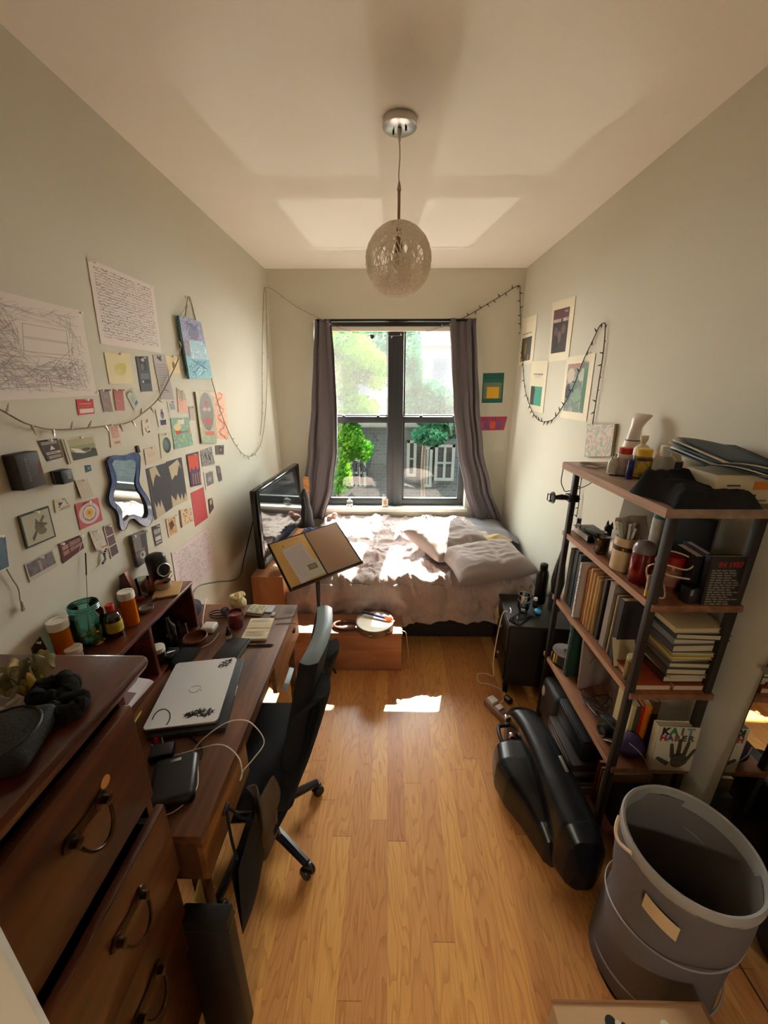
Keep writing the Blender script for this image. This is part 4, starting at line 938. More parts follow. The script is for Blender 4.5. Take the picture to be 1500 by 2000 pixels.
pc('blue cloth edge of a hanging banner at the left border of the photo', [(-20, 1040), (7, 1048), (14, 1106), (-20, 1122)], painting('blue_cloth', [(60, 84, 104), (84, 108, 124), (70, 96, 116)], 20, 1), pins=1, name='banner', cat='banner', thick=.004)
pc('corner of a dark picture showing behind the chest of drawers', [(60, 1266), (77, 1243), (92, 1270), (66, 1290)], (84, 66, 54), [(ln(.1, .5, .6, .1, .12), (52, 40, 34))], pins=1, name='picture', cat='picture')
# tassel below the banner
p0 = [at(u, v, X=XL + .008) for u, v in ((13, 1112), (25, 1132), (36, 1150), (39, 1172))]
tb = MB(); tb.tube([p - p0[0] for p in bez(p0, 5)], .0018, mat('cotton_cord', (176, 164, 140), .8), seg=6)
e_ = p0[-1] - p0[0]
for k in range(22):
    a = rnd.uniform(0, 6.3); rr = rnd.uniform(.002, .011); 
    tb.tube([e_, e_ + Vector((abs(.003 * math.cos(a)) + .001, .003 * math.sin(a), -.01)), e_ + Vector((abs(rr * math.cos(a)) * .7 + .001, rr * math.sin(a), -.032 + rnd.uniform(-.004, .004)))], .0009, MATS['cotton_cord'], seg=4)
solo('tassel', tb, 'pale cotton tassel hanging from the blue banner', 'tassel', p0[0])
# two little boxes fixed to the wall
def wallbox(label, quad, depth, m, extra=None):
    P = [at(u, v, X=XL) for u, v in quad]; O = sum(P, Vector()) / 4
    y0, y1 = min(p.y for p in P), max(p.y for p in P); z0, z1 = min(p.z for p in P), max(p.z for p in P)
    mb = MB(); mb.box((depth / 2 + .001, 0, 0), (depth, y1 - y0, z1 - z0), m, bev=.003)
    if extra: extra(mb, depth, (y1 - y0) / 2, (z1 - z0) / 2)
    return solo('pinned_box', mb, label, 'box', (XL, (y0 + y1) / 2, (z0 + z1) / 2))
def ex1(mb, d, hy, hz):
    Mx = T(d + .0012, 0, 0) @ R('Z', 90) @ R('X', 90)
    for k in range(9): mb.add([(-hy * .30, hz * (.62 - .15 * k), 0), (-hy * .16, hz * (.62 - .15 * k), 0), (-hy * .16, hz * (.72 - .15 * k), 0), (-hy * .30, hz * (.72 - .15 * k), 0)], [(0, 1, 2, 3)], (120, 106, 92), Mx)
    mb.add([(hy * .5, -hz * .3, 0), (hy * .95, -hz * .3, 0), (hy * .95, hz * .3, 0), (hy * .75, hz * .4, 0)], [(0, 1, 2, 3)], (96, 56, 44), Mx)
    mb.add([(-hy * .1, -hz * .42, 0), (hy * .95, -hz * .36, 0), (hy * .95, -hz * .33, 0), (-hy * .1, -hz * .39, 0)], [(0, 1, 2, 3)], (110, 70, 56), Mx)
wallbox('dark brown packaging box fixed to the wall at the far left', [(16, 886), (50, 884), (53, 950), (21, 957)], .038, mat('dark_box', (44, 34, 32), .6), ex1)
def ex2(mb, d, hy, hz):
    Mx = T(d + .0012, 0, 0) @ R('Z', 90) @ R('X', 90)
    for k in range(4): mb.add([(hy * .0, hz * (.4 - .25 * k), 0), (hy * .6, hz * (.4 - .25 * k), 0), (hy * .6, hz * (.5 - .25 * k), 0), (hy * .0, hz * (.5 - .25 * k), 0)], [(0, 1, 2, 3)], (170, 168, 164), Mx)
    mb.box((d * .3, 0, 0), (.004, hy * 2.02, hz * 2.02), (120, 124, 124))
wallbox('small black cube box fixed to the wall above the blank note', [(98, 920), (119, 917), (122, 941), (102, 945)], .036, mat('black_carton', (36, 38, 40), .5), ex2)

# ---- wavy wall mirror with a blue glass mosaic frame
kw = dict(X=XL)
outer = [(203, 901), (212, 891), (232, 890), (246, 888), (258, 884), (267, 889), (268, 905), (267, 925), (266, 941), (272, 955), (281, 968), (289, 985), (294, 1002), (291, 1019), (283, 1027), (273, 1026), (262, 1018), (254, 1012), (246, 1018), (241, 1032), (233, 1036), (228, 1028), (226, 1010), (221, 997), (210, 987), (206, 974), (209, 957), (212, 940), (208, 921)]
inner = [(212, 907), (215, 900), (222, 898), (235, 900), (246, 898), (255, 899), (260, 906), (260, 925), (259, 943), (264, 957), (273, 969), (281, 985), (284, 1000), (282, 1010), (276, 1013), (266, 1009), (254, 1005), (247, 1008), (240, 1016), (235, 1018), (233, 1009), (232, 998), (227, 989), (217, 980), (215, 970), (218, 957), (222, 941), (218, 921)]
PO = [at(u, v, **kw) for u, v in outer]; PI_ = [at(u, v, **kw) for u, v in inner]
def loop(P, n):
    q = bez(P + [P[0]], 8)[:-1]; L = [0]
    for i in range(len(q)): L.append(L[-1] + (q[(i + 1) % len(q)] - q[i]).length)
    out = []; 
    for k in range(n):
        s_ = L[-1] * k / n
        i = max(j for j in range(len(q)) if L[j] <= s_); t = (s_ - L[i]) / (L[i + 1] - L[i] + 1e-9)
        out.append(q[i].lerp(q[(i + 1) % len(q)], t))
    return out
c0 = sum(PO, Vector()) / len(PO)
LO, LI = loop(PO, 110), loop(PI_, 110)
wm = thing('wall_mirror', 'wavy mirror with a blue glass mosaic frame among the pinned cards', 'mirror', c0)
b = MB(); nx = Vector((1, 0, 0)); n = 110
vs = [p - c0 + nx * .001 for p in LO] + [p - c0 + nx * .013 for p in LO] + [p - c0 + nx * .013 for p in LI] + [p - c0 + nx * .001 for p in LI]
fs = []
for j in range(3): fs += [(j * n + i, j * n + (i + 1) % n, (j + 1) * n + (i + 1) % n, (j + 1) * n + i) for i in range(n)]
b.add(vs, fs, mat('mosaic_blue', (78, 96, 142), .14, nz=(30, .25), coat=.5))
b.tube([p - c0 + nx * .012 for p in LO], .0022, mat('mosaic_edge', (26, 28, 52), .3), seg=6, closed=True); b.tube([p - c0 + nx * .012 for p in LI], .0016, MATS['mosaic_edge'], seg=6, closed=True)
for k in range(0, n, 11): b.tube([LO[k] - c0 + nx * .0125, LI[k] - c0 + nx * .0125], .0011, MATS['mosaic_edge'], seg=5)
b.build('mosaic_frame', wm)
b = MB(); zlo = min(p.z for p in LI); b.add([p - c0 + nx * (.002 + .045 * (p.z - zlo)) for p in LI], [tuple(range(n))], mat('old_mirror', (225, 230, 230), .03, 1)); b.build('glass', wm)

# ---- right wall: magazine-cover prints
def rp(label, quad, layers, **k): return card('poster', label, 'poster', quad, (226, 216, 190), layers, 'R', pins=0, off=.003, thick=.0012, **k)
rp('cream poster with a small dark photo below, nearest the window corner', [(1023, 623), (1050.5, 613), (1041, 708.5), (1013.5, 715)], [(rc(.1, .42, .8, .92), painting('dark_stage', [(40, 36, 30), (66, 60, 42), (50, 46, 36)], 14, 1)), (el(.4, .66, .09, .14), (122, 104, 46)), ([(.1, .75), (.3, .8), (.3, .92), (.1, .92)], (150, 130, 52)), (rc(.6, .8, .66, .9), (150, 140, 110))] + words(1, .12, .75, .34, .34, (150, 138, 116), .035, 4))
rp('cream poster with a dark group photo and maroon heading, highest on the right wall', [(1081, 591), (1126, 578), (1111, 702), (1072, 707.5)], [(rc(.1, .14, .82, .86), (64, 54, 54)), (rc(.1, .14, .82, .36), (104, 68, 68)), (el(.27, .5, .1, .07), (100, 78, 74)), (el(.62, .48, .1, .08), (104, 84, 80)), (el(.45, .6, .1, .1), (110, 90, 86)), (el(.3, .68, .12, .12), (56, 46, 46)), (rc(.62, .18, .76, .21), (150, 140, 176))] + words(1, .13, .8, .325, .325, (206, 190, 180), .055, 11))
rp('cream poster with a teal and black square, lower left of the four', [(1039.7, 706), (1072, 704), (1061, 807), (1032, 800)], [(rc(.1, .5, .82, .88), (76, 160, 136)), (rc(.1, .5, .34, .88), (58, 60, 58)), ([(.3, .5), (.38, .56), (.3, .88)], (58, 60, 58))] + words(1, .2, .8, .26, .26, (120, 110, 104), .035, 3) + words(1, .3, .7, .31, .31, (170, 160, 150), .02, 6))
rp('cream poster of jumbled green and grey faces, largest of the four', [(1108, 698), (1164.5, 689), (1146, 824), (1095, 815)], [(rc(.1, .12, .85, .88), painting('face_collage', [(54, 62, 60), (110, 128, 112), (74, 96, 78), (160, 160, 146), (60, 52, 64)], 14, 2.2)), (el(.25, .3, .14, .12), (190, 178, 158)), (el(.65, .3, .13, .1), (176, 182, 168)), (rc(.72, .2, .85, .85), (84, 122, 96)), (el(.5, .62, .2, .1), (126, 150, 132)), (el(.2, .55, .1, .12), (62, 54, 68))] + words(1, .15, .65, .16, .16, (176, 110, 96), .06, 2))
card('art_print', 'teal sheet with a grey panel and a yellow block on the back wall', 'print', [(943.5, 729), (985, 728), (981, 786.5), (940.5, 787)], (44, 104, 92), [(rc(.06, .32, .92, .86), (112, 128, 112)), (rc(.22, .46, .8, .84), (222, 172, 48)), (rc(.0, .0, 1, .2), (34, 92, 82))], 'B', pins=0)
card('paper_strip', 'pink, orange and blue paper strip below the teal sheet', 'print', [(932, 814), (991, 813.5), (984, 840), (932, 841)], (176, 70, 92), [(el(.55, .6, .1, .3), (222, 92, 52)), (el(.12, .6, .1, .25), (196, 84, 120)), (el(.35, .65, .08, .25), (104, 92, 150)), (el(.78, .6, .1, .3), (120, 84, 140)), (rc(.0, .02, .98, .25), (170, 60, 96))] + [(ln(.1 * k, .1, .1 * k + .05, .4, .02), (104, 80, 140)) for k in range(10)], 'B', pins=0)

# ---------------------------------------------------------------- string lights
def string_lights(label, pts, m_cord, m_bulb, step, r=.0021, bl=.026, seed=0, nrm=None, group=None):
    P = bez(pts, 10); rr = random.Random(seed)
    O = P[0].copy(); t = thing('string_lights', label, 'string lights', O, group=group)
    b = MB(); b.tube([p - O for p in P], r, m_cord, seg=5); b.build('cord', t)
    bb = MB(); bb.lathe([(r * 1.4, 0), (r * 1.6, bl * .4), (.0028, bl * .42), (.0030, bl * .6), (0, bl)], m_bulb, seg=7)
    src = bb.build('bulb', t); acc = 0; k = 0
    for i in range(1, len(P)):
        acc += (P[i] - P[i - 1]).length
        if acc >= step and k < 98:
            acc = 0
            o = src if k == 0 else src.copy()
            if k: COL.objects.link(o); o.parent = t
            d = (P[i] - P[i - 1]).normalized(); n_ = (nrm(P[i]) if nrm else Vector((1, 0, 0)))
            sd = d.cross(n_) * rr.choice((-1, 1)) + n_ * .25 + d * rr.uniform(-.5, .5)
            o.location = P[i] - O; o.rotation_euler = sd.to_track_quat('Z', 'Y').to_euler(); k += 1
    return t
M_gcord = mat('dark_green_cord', (38, 42, 36), .6); M_gb = mat('dark_bulb', (46, 48, 42), .4)
M_wcord = mat('pale_cord', (150, 134, 112), .6); M_wb = mat('clear_bulb', (206, 198, 180), .2, coat=.5)
BP = [at(u, v, Y=YB - .012) for u, v in ((903, 622), (925, 610), (955, 592), (985, 574), (1013, 558), (1015.5, 575), (1016.5, 620), (1018, 662))]
RPp = [at(u, v, X=XR - .012) for u, v in ((1021, 705), (1025, 757), (1036, 796), (1050, 819), (1064, 823.5), (1082, 817), (1101, 790), (1119, 756), (1139, 705), (1160, 660), (1171, 637), (1180, 631), (1182, 640), (1178, 690), (1166, 770), (1156, 835), (1146, 884))]
string_lights('dark green light string from the right curtain looping over the right wall', BP + RPp, M_gcord, M_gb, .056, r=.0028, bl=.034, nrm=lambda p: Vector((0, -1, 0)) if p.y > 3.86 else Vector((-1, 0, 0)), seed=4)
P1 = [at(u, v, X=1.19) for u, v in ((1138, 915), (1134, 945), (1130, 985), (1126, 1010))]
string_lights('dark green light string hanging behind the bookcase near its far post', P1, M_gcord, M_gb, .055, r=.0026, bl=.032, nrm=lambda p: Vector((-1, 0, 0)), seed=6)
LP_ = [at(u, v, X=XL + .014) for u, v in ((-40, 790), (0, 800), (48, 826), (95, 838), (140, 838), (205, 832), (250, 825), (285, 802), (311, 776), (335, 731), (350, 695), (357, 650), (366, 586), (371, 582), (376, 600), (387, 645), (401, 700), (416, 750), (430, 800), (446, 842), (462, 872), (480, 890), (496, 888), (511, 862), (519, 800), (522, 720), (521, 640), (519, 570), (517, 562), (515, 575), (513, 640), (512, 720), (512, 800), (508, 850))]
string_lights('pale light string draped over the cards of the left wall', LP_, M_wcord, M_wb, .072, r=.0027, bl=.032, seed=2)
BL = [at(u, v, Y=YB - .012) for u, v in ((521, 560), (540, 570), (575, 597), (610, 615))] + [at(u, v, Y=YB - .13) for u, v in ((633, 626), (666, 642), (694, 649), (727, 655), (770, 656), (813, 652), (846, 644), (880, 633))]
string_lights('pale light string sagging across the top of the window', BL, M_wcord, M_wb, .07, nrm=lambda p: Vector((0, -1, 0)), seed=8)
p = at(727, 658, Y=YB - .14); b = MB(); b.ball((0, 0, 0), (.018, .008, .018), mat('dark_red_felt', (84, 42, 42), .9), 14, 10, fn=lambda q: Vector((q.x * (1 + .4 * (q.z / .018)), q.y, q.z + (.006 * abs(q.x) / .018 if q.z > 0 else 0))))
solo('felt_heart', b, 'small dark red heart hanging from the string across the window', 'ornament', p)
# white cord loop the blue painting hangs from
pp = [at(u, v, X=XL + .02) for u, v in ((352, 620), (362, 600), (368, 581), (374, 600), (380, 627))]
b = MB(); b.tube([q - pp[2] for q in pp], .0016, MATS['cotton_cord'], seg=6); b.ball((-.012, 0, .004), .006, M_pin, 10, 6)
solo('hanging_cord', b, 'white cord and hook holding the blue painting', 'cord', pp[2])
# ---------------------------------------------------------------- small things
def D(u, v, dz=0): return at(u, v, Z=DZ + dz)
def Hq(u, v, dz=0): return at(u, v, Z=HZ + dz)
def Cq(u, v, dz=0): return at(u, v, Z=CZ + dz)
def Sq(i, u, v, dz=0): return at(u, v, Z=LV[i] + dz)
def LX(u, X, Z):
    """the spot at depth X from the middle of the room that stands in picture column u (left side)"""
    a, c = .3, 3.0
    for _ in range(40):
        m_ = (a + c) / 2; x, y, z = X * math.cos(YAW) + m_ * math.sin(YAW), -X * math.sin(YAW) + m_ * math.cos(YAW), Z - EYE.z
        if 750 + F * x / (y * math.cos(PITCH) - z * math.sin(PITCH)) < u: a = m_
        else: c = m_
    return Vector((X, a, Z))
M_white = mat('white_plastic', (224, 220, 212), .4)
M_cap = mat('ribbed_white_cap', (228, 224, 214), .5)
M_clear = glassmat('clear_glass', (235, 240, 236), .5, .02)
M_pages = mat('page_edges', (206, 192, 158), .85, bump=(200, .3, (1, 1, 30)))

def bottle(name, label, cat, loc, body, m, cap=None, mc=None, lab=None, ml=None, neck=None, group=None, sx=1, sy=1, rot=0):
    t = thing(name, label, cat, loc, rot, group)
    b = MB(); b.lathe(body, m, seg=28, sx=sx, sy=sy); b.build('body', t)
    if cap: b = MB(); b.lathe(cap, mc, seg=26); b.build('cap', t)
    if lab:
        z0, z1, r = lab; b = MB(); b.lathe([(r, z0), (r + .0005, z0), (r + .0005, z1), (r, z1)], ml, seg=28, sx=sx, sy=sy); b.build('paper_label', t)
    return t
def book(label, loc, w, h, th, col, rot=(0, 0, 0), group=None, name='book', spine_txt=None, soft=False, extra=None, pages=None):
    """flat book: spine along x = -w/2, thickness up z, base at z = 0"""
    t = thing(name, label, 'book', loc, rot, group)
    m = col if not isinstance(col, tuple) else mat('cover_%d_%d_%d' % col, col, .5, nz=(6, .06))
    c = .0012 if soft else .0024
    b = MB(); b.span(-w / 2, w / 2, -h / 2, h / 2, 0, c, m, .0006).span(-w / 2, w / 2, -h / 2, h / 2, th - c, th, m, .0006).span(-w / 2, -w / 2 + c, -h / 2, h / 2, 0, th, m, .0006)
    if extra: extra(b, w, h, th)
    b.build('cover', t)
    b = MB(); e = .001 if soft else .004
    b.span(-w / 2 + c, w / 2 - e, -h / 2 + e, h / 2 - e, c, th - c, pages or M_pages); b.build('pages', t)
    return t
def pill(label, loc, h, r, group=None):
    t = thing('pill_bottle', label, 'pill bottle', loc, 0, group)
    m = leafmat('amber_plastic', (222, 128, 14), (240, 158, 40))
    b = MB(); b.lathe([(0, 0), (r * .95, 0), (r, .003), (r, h * .8), (r * .94, h * .8), (r * .94, .006), (0, .006)], m, seg=30); b.build('vial', t)
    b = MB(); b.lathe([(r * 1.05, h * .79)] + [(r * 1.12, h * .80), (r * 1.14, h * .95), (r * 1.05, h), (r * .7, h), (r * .65, h * .985), (0, h * .985)], M_cap, seg=36); b.build('cap', t)
    return t
# ---- on the hutch
pill('orange pill bottle with white cap, nearest the chest of drawers', LX(131, -1.058, HZ), .135, .026)
pill('orange pill bottle with white cap, behind the brown medicine bottle', Hq(259, 1217), .135, .024)
p = LX(181, -1.035, HZ); t = thing('glass_jar', 'big empty teal glass jar on the desk hutch', 'jar', p)
MB().lathe([(0, .002), (.046, .002), (.05, .01), (.05, .105), (.043, .118), (.043, .145), (.0405, .145), (.0405, .118), (.047, .104), (.047, .012), (0, .008)], glassmat('teal_glass', (196, 232, 226), .3, .02), seg=40).build('body', t)
b = MB()
for z in (.124, .131, .138): b.tube([(.0435 * math.cos(a), .0435 * math.sin(a), z + .003 * a / 6) for a in [2 * PI * k / 32 for k in range(33)]], .0019, mat('teal_rim', (120, 186, 176), .1, trans=.3), seg=5)
b.build('screw_thread', t)
bottle('medicine_bottle', 'brown medicine bottle with a red cap and yellow label', 'bottle', Hq(228, 1240), [(0, 0), (.024, 0), (.026, .003), (.026, .075), (.02, .09), (.011, .096), (.011, .104)], mat('brown_glass', (44, 22, 10), .08, coat=.6), [(.0135, .100), (.0135, .122), (.012, .124), (0, .124)], mat('red_cap', (190, 44, 34), .4), (.022, .062, .0262), mat('yellow_label', (188, 176, 60), .6, nz=(40, .25)))
p = Hq(193, 1252); t = thing('brass_ornament', 'little brass ornament of stacked bells beside the teal jar', 'ornament', p)
M_brass = mat('brass', (196, 150, 76), .25, 1)
b = MB(); b.lathe([(0, 0), (.022, 0), (.02, .006), (.009, .022), (.017, .026), (.015, .032), (.007, .045), (.012, .048), (.01, .055), (.004, .066), (0, .068)], M_brass, seg=22)
for k in range(9):
    a = k * .7; b.ball((.022 * math.cos(a), .022 * math.sin(a), .008 + .005 * k), .006, M_brass, 10, 8)
b.build('bells', t)
b = MB(); b.tube([(.004 * math.cos(a), 0, .074 + .005 * math.sin(a)) for a in [2 * PI * k / 14 for k in range(14)]], .0012, M_brass, seg=5, closed=True); b.build('ring', t)
bottle('jar', 'white-capped jar just showing above the chest of drawers', 'jar', Hq(148, 1283), [(0, 0), (.022, 0), (.022, .022), (.02, .024)], mat('jar_plastic', (200, 190, 176), .4), [(.024, .022), (.0245, .036), (.02, .040), (0, .040)], M_cap)
p = Hq(206, 1170); t = thing('folded_card', 'tall folded card, maroon on one side and pink on the other', 'card', (XL + .05, p.y, HZ))
b = MB(); b.add([(-.03, -.055, 0), (-.004, .012, 0), (-.02, -.004, .125), (-.03, -.02, .12)], [(0, 1, 2, 3)], mat('maroon_card', (66, 32, 32), .7)); b.build('maroon_panel', t)
b = MB(); b.add([(-.004, .012, 0), (-.036, .075, 0), (-.032, .035, .112), (-.02, -.004, .125)], [(0, 1, 2, 3)], mat('pink_card', (206, 156, 136), .7)); b.build('pink_panel', t)
b = MB(); pts = [at(u, v, X=XL + .01) for u, v in ((208, 1072), (204, 1082), (206, 1092), (201, 1100))]
for i, q in enumerate(bez(pts, 5)): b.ball(q - pts[0], .0042, mat('bead_dark', (40, 36, 38), .3) if i % 2 else mat('bead_pale', (188, 190, 176), .3), 10, 6)
solo('bead_strand', b, 'short strand of black and white beads above the folded card', 'beads', pts[0])
p = LX(173, -1.085, HZ); q = at(167, 1080, X=XL + .01); b = MB(); b.tube([(0, 0, 0), Vector(q) - p], .0011, mat('incense_stem', (120, 96, 66), .8), seg=5); v_ = (Vector(q) - p); b.tube([v_ * .72, v_], .0024, mat('incense_head', (70, 54, 46), .9), seg=6)
solo('incense_stick', b, 'thin incense stick leaning on the wall behind the teal jar', 'incense stick', p)
book('red book lying at the wall behind the second pill bottle', Vector((XL + .06, Hq(272, 1139).y, HZ)), .09, .14, .022, (170, 36, 36), (0, 0, .2))
b = MB(); b.lathe([(0, .001), (.021, .001), (.027, .08), (.0255, .08), (.02, .006), (0, .006)], M_clear, seg=26); solo('glass_tumbler', b, 'small clear tumbler between red book and little speaker', 'glass', Hq(284, 1163))
# speaker
p = Vector((XL + .075, Hq(306, 1138).y, HZ)); t = thing('desktop_speaker', 'small black rounded speaker with a silver ring standing on the hutch', 'speaker', p, math.radians(-24))
b = MB(); b.lathe([(0, 0), (.03, 0), (.032, .006), (.022, .016), (.02, .024), (0, .024)], M_black, seg=24); b.build('base', t)
b = MB(); b.box((0, 0, .082), (.078, .072, .125), mat('speaker_body', (26, 26, 29), .3), bev=.026, seg=4, rot=(0, math.radians(-8), 0)); b.build('body', t)
Ms = T(.037, 0, .072) @ R('Y', 82)
b = MB(); b.lathe([(.026, -.002), (.030, -.002), (.031, .003), (.028, .005), (.026, .003)], M_steel, seg=32, M=Ms); b.build('driver_ring', t)
b = MB(); b.lathe([(.0265, .002), (.022, .004), (.012, -.004), (.009, -.001), (0, .002)], mat('driver_cone', (34, 34, 36), .5), seg=28, M=Ms); b.build('driver_cone', t)
b = MB(); b.lathe([(.010, 0), (.009, .003), (0, .001)], mat('driver_cone', (34, 34, 36), .5), seg=18, M=T(.030, 0, .122) @ R('Y', 82)); b.build('tweeter', t)
p = Hq(316, 1153); b = MB(); b.box((0, 0, .004), (.10, .13, .008), mat('pale_board', (190, 156, 104), .6), bev=.002); solo('wooden_board', b, 'thin pale wooden board lying in front of the little speaker', 'board', Vector((-.955, p.y, HZ)), rot=(0, 0, .35))
p = Hq(318, 1150); t = thing('ring_dish', 'round pale tin with dark inside on the wooden board', 'tin', Vector((p.x + .004, p.y, HZ + .009)))
b = MB(); b.lathe([(0, 0), (.030, 0), (.033, .004), (.033, .026), (.030, .026), (.030, .006), (0, .006)], mat('tin_side', (176, 158, 128), .4), seg=30); b.build('tin', t)
b = MB(); b.lathe([(.0305, .024), (.0345, .024), (.0345, .028), (.0305, .028), (.0305, .024)], M_steel, seg=30); b.lathe([(0, .012), (.0295, .012)], mat('tin_inside', (40, 34, 34), .6), seg=24); b.build('rim', t)
b = MB(); b.tube([(-.05, 0, .004), (.045, 0, .004), (.06, 0, .003)], [.0042, .0042, .001], mat('pen_dark', (44, 40, 40), .4)); solo('pen', b, 'dark pen lying near the front edge of the hutch', 'pen', Hq(306, 1170), rot=(0, 0, 1.2))
b = MB(); b.lathe([(0, 0), (.022, 0), (.026, .006), (.027, .016), (.0245, .016), (.021, .006), (0, .006)], mat('stone_dish', (122, 108, 102), .5), seg=28); solo('small_dish', b, 'small grey dish at the front edge of the hutch', 'dish', Hq(287, 1192))
b = MB(); b.lathe([(0, 0), (.014, 0), (.015, .012), (0, .014)], mat('maroon_lid', (120, 34, 56), .4)); solo('lip_balm_pot', b, 'tiny dark pink pot behind the small grey dish', 'pot', Hq(275, 1172))
# in the cubby
bottle('jar', 'white-lidded jar inside the hutch cubby', 'jar', (-.935, 1.30, DZ + .017), [(0, 0), (.026, 0), (.027, .05), (.024, .055)], mat('dark_jar', (40, 36, 34), .3), [(.0285, .054), (.0285, .072), (0, .074)], M_cap)
bottle('bottle', 'dark bottle at the far end inside the hutch cubby', 'bottle', (-.94, 1.40, DZ + .017), [(0, 0), (.028, 0), (.028, .10), (.012, .125), (.012, .15), (0, .15)], mat('dark_bottle', (22, 24, 26), .15))
bottle('glass_jar', 'small clear jar beside the dark bottle in the hutch cubby', 'jar', (-.93, 1.475, DZ + .017), [(0, .002), (.024, .002), (.025, .07), (.023, .07), (.022, .006), (0, .006)], M_clear)
b = MB(); b.box((0, 0, .012), (.05, .07, .024), mat('black_gadget', (26, 26, 30), .4), bev=.006); b.lathe([(0, .024), (.008, .024), (.008, .028), (0, .028)], M_steel); solo('camera_remote', b, 'small black gadget in front of the white-lidded jar', 'gadget', (-.91, 1.33, DZ + .017))
p0, p1 = at(322, 1276, Z=.86), at(256, 1312, Z=.86)
for k in range(3):
    b = MB(); b.box((0, 0, 0), (.115, .24, .0022), mat('envelope', (206, 200, 206), .7)); b.box((.03, .02, .0013), (.03, .07, .0004), mat('envelope_print', (120, 96, 100), .7)); b.box((-.02, -.06, .0013), (.04, .05, .0004), mat('envelope_print', (120, 96, 100), .7))
    solo('envelope', b, ('white envelope on top of the papers sticking out of the hutch', 'white envelope in the middle of the papers sticking out of the hutch', 'white envelope underneath the papers sticking out of the hutch')[2 - k], 'envelope', (-.885 + .006 * k, .975 - .008 * k, .872 + .008 * k), rot=(0, math.radians(14), math.radians(-4 + 4 * k)), group='envelopes in the hutch')
b = MB(); b.span(-.09, .09, -.13, .13, 0, .095, mat('dark_papers', (60, 44, 40), .8), .003); solo('file_stack', b, 'dark stack of papers under the envelopes in the hutch', 'papers', (-.985, .955, DZ + .017))
b = MB(); b.tube([(0, -.06, 0), (0, .05, 0), (0, .065, 0)], [.0038, .0038, .0008], mat('yellow_pencil', (206, 170, 50), .5), seg=6); solo('pencil', b, 'yellow pencil on the desk under the envelopes', 'pencil', (-.862, 1.0, DZ + .0045), rot=(0, 0, .1))

# ---- laptop on its dark sleeve
c0, c1, c2, c3 = (at(u, v, Z=.785) for u, v in ((285, 1420), (422, 1416), (461, 1289), (345, 1292)))
lc = (c0 + c1 + c2 + c3) / 4; la = math.atan2((c2 - c1).x, (c2 - c1).y)
wX = ((c1 - c0).length + (c2 - c3).length) / 2; wY = (c2 - c1).length
sl = thing('laptop_sleeve', 'dark grey closed laptop lying underneath the silver one', 'laptop', (lc.x + .022, lc.y, DZ), -la)
b = MB(); b.box((0, 0, .008), (wX + .012, wY + .028, .014), mat('dark_grey_shell', (46, 50, 54), .4), bev=.006); b.build('base', sl)
b = MB(); b.box((0, 0, .0185), (wX + .012, wY + .028, .006), mat('dark_grey_shell', (46, 50, 54), .4), bev=.003); b.build('lid', sl)
b = MB(); b.box((wX / 2 + .004, .0, .012), (.006, .05, .006), M_steel, bev=.002); b.build('latch', sl)
lt = thing('laptop', 'closed silver laptop with two dark stickers on its lid', 'laptop', (lc.x, lc.y, DZ + .0215), -la)
M_alu = mat('silver_aluminium', (224, 227, 230), .34, .35)
b = MB(); b.box((0, 0, .005), (wX, wY, .009), mat('laptop_base', (120, 118, 124), .4, .5), bev=.004); b.build('base', lt)
b = MB()
def rrect(w, h, r, n=6):
    o = []
    for sx, sy, a0 in ((1, 1, 0), (-1, 1, 90), (-1, -1, 180), (1, -1, 270)):
        for k in range(n + 1):
            a = math.radians(a0 + 90 * k / n); o.append((sx * (w / 2 - r) + r * math.cos(a), sy * (h / 2 - r) + r * math.sin(a)))
    return o
b.prism(rrect(wX, wY, .014), .0095, .0145, M_alu); b.build('lid', lt)
b = MB(); 
for a0, a1, r in ((20, 150, .017), (170, 330, .016)):
    b.tube([(r * math.cos(math.radians(a)) * 1.2, r * math.sin(math.radians(a)), .0147) for a in range(a0, a1, 12)], .0009, mat('logo_grey', (120, 118, 116), .3, .6), seg=5)
b.tube([(.012, -.006, .0147), (.020, -.002, .0147), (.026, -.012, .0147)], .0009, MATS['logo_grey'], seg=5)
b.build('lid_logo', lt)
M_ink = mat('sticker_ink', (48, 40, 38), .6)
def sticker(cx, cy, w, h, n, seed, rot):
    r = random.Random(seed); b = MB(); ca, sa = math.cos(rot), math.sin(rot)
    def tr(x, y): return (cx + x * ca - y * sa, cy + x * sa + y * ca, .0149)
    for k in range(n):
        x = -w / 2 + w * k / (n - 1); e = math.sqrt(max(.03, 1 - (2 * x / w) ** 2)); y = r.uniform(-1, 1) * h / 2 * e
        a = r.uniform(0, 6.3); l = h * .3
        b.tube([tr(x - l * math.cos(a), y - l * math.sin(a)), tr(x + l * .4 * math.sin(a), y), tr(x + l * math.cos(a), y + l * math.sin(a))], [.0003, .0022, .0004], M_ink, seg=4)
    b.build('sticker', lt)
sticker(wX * .20, -wY * .37, .085, .034, 70, 2, .05)
sticker(wX * .34, wY * .40, .05, .03, 30, 5, .8)

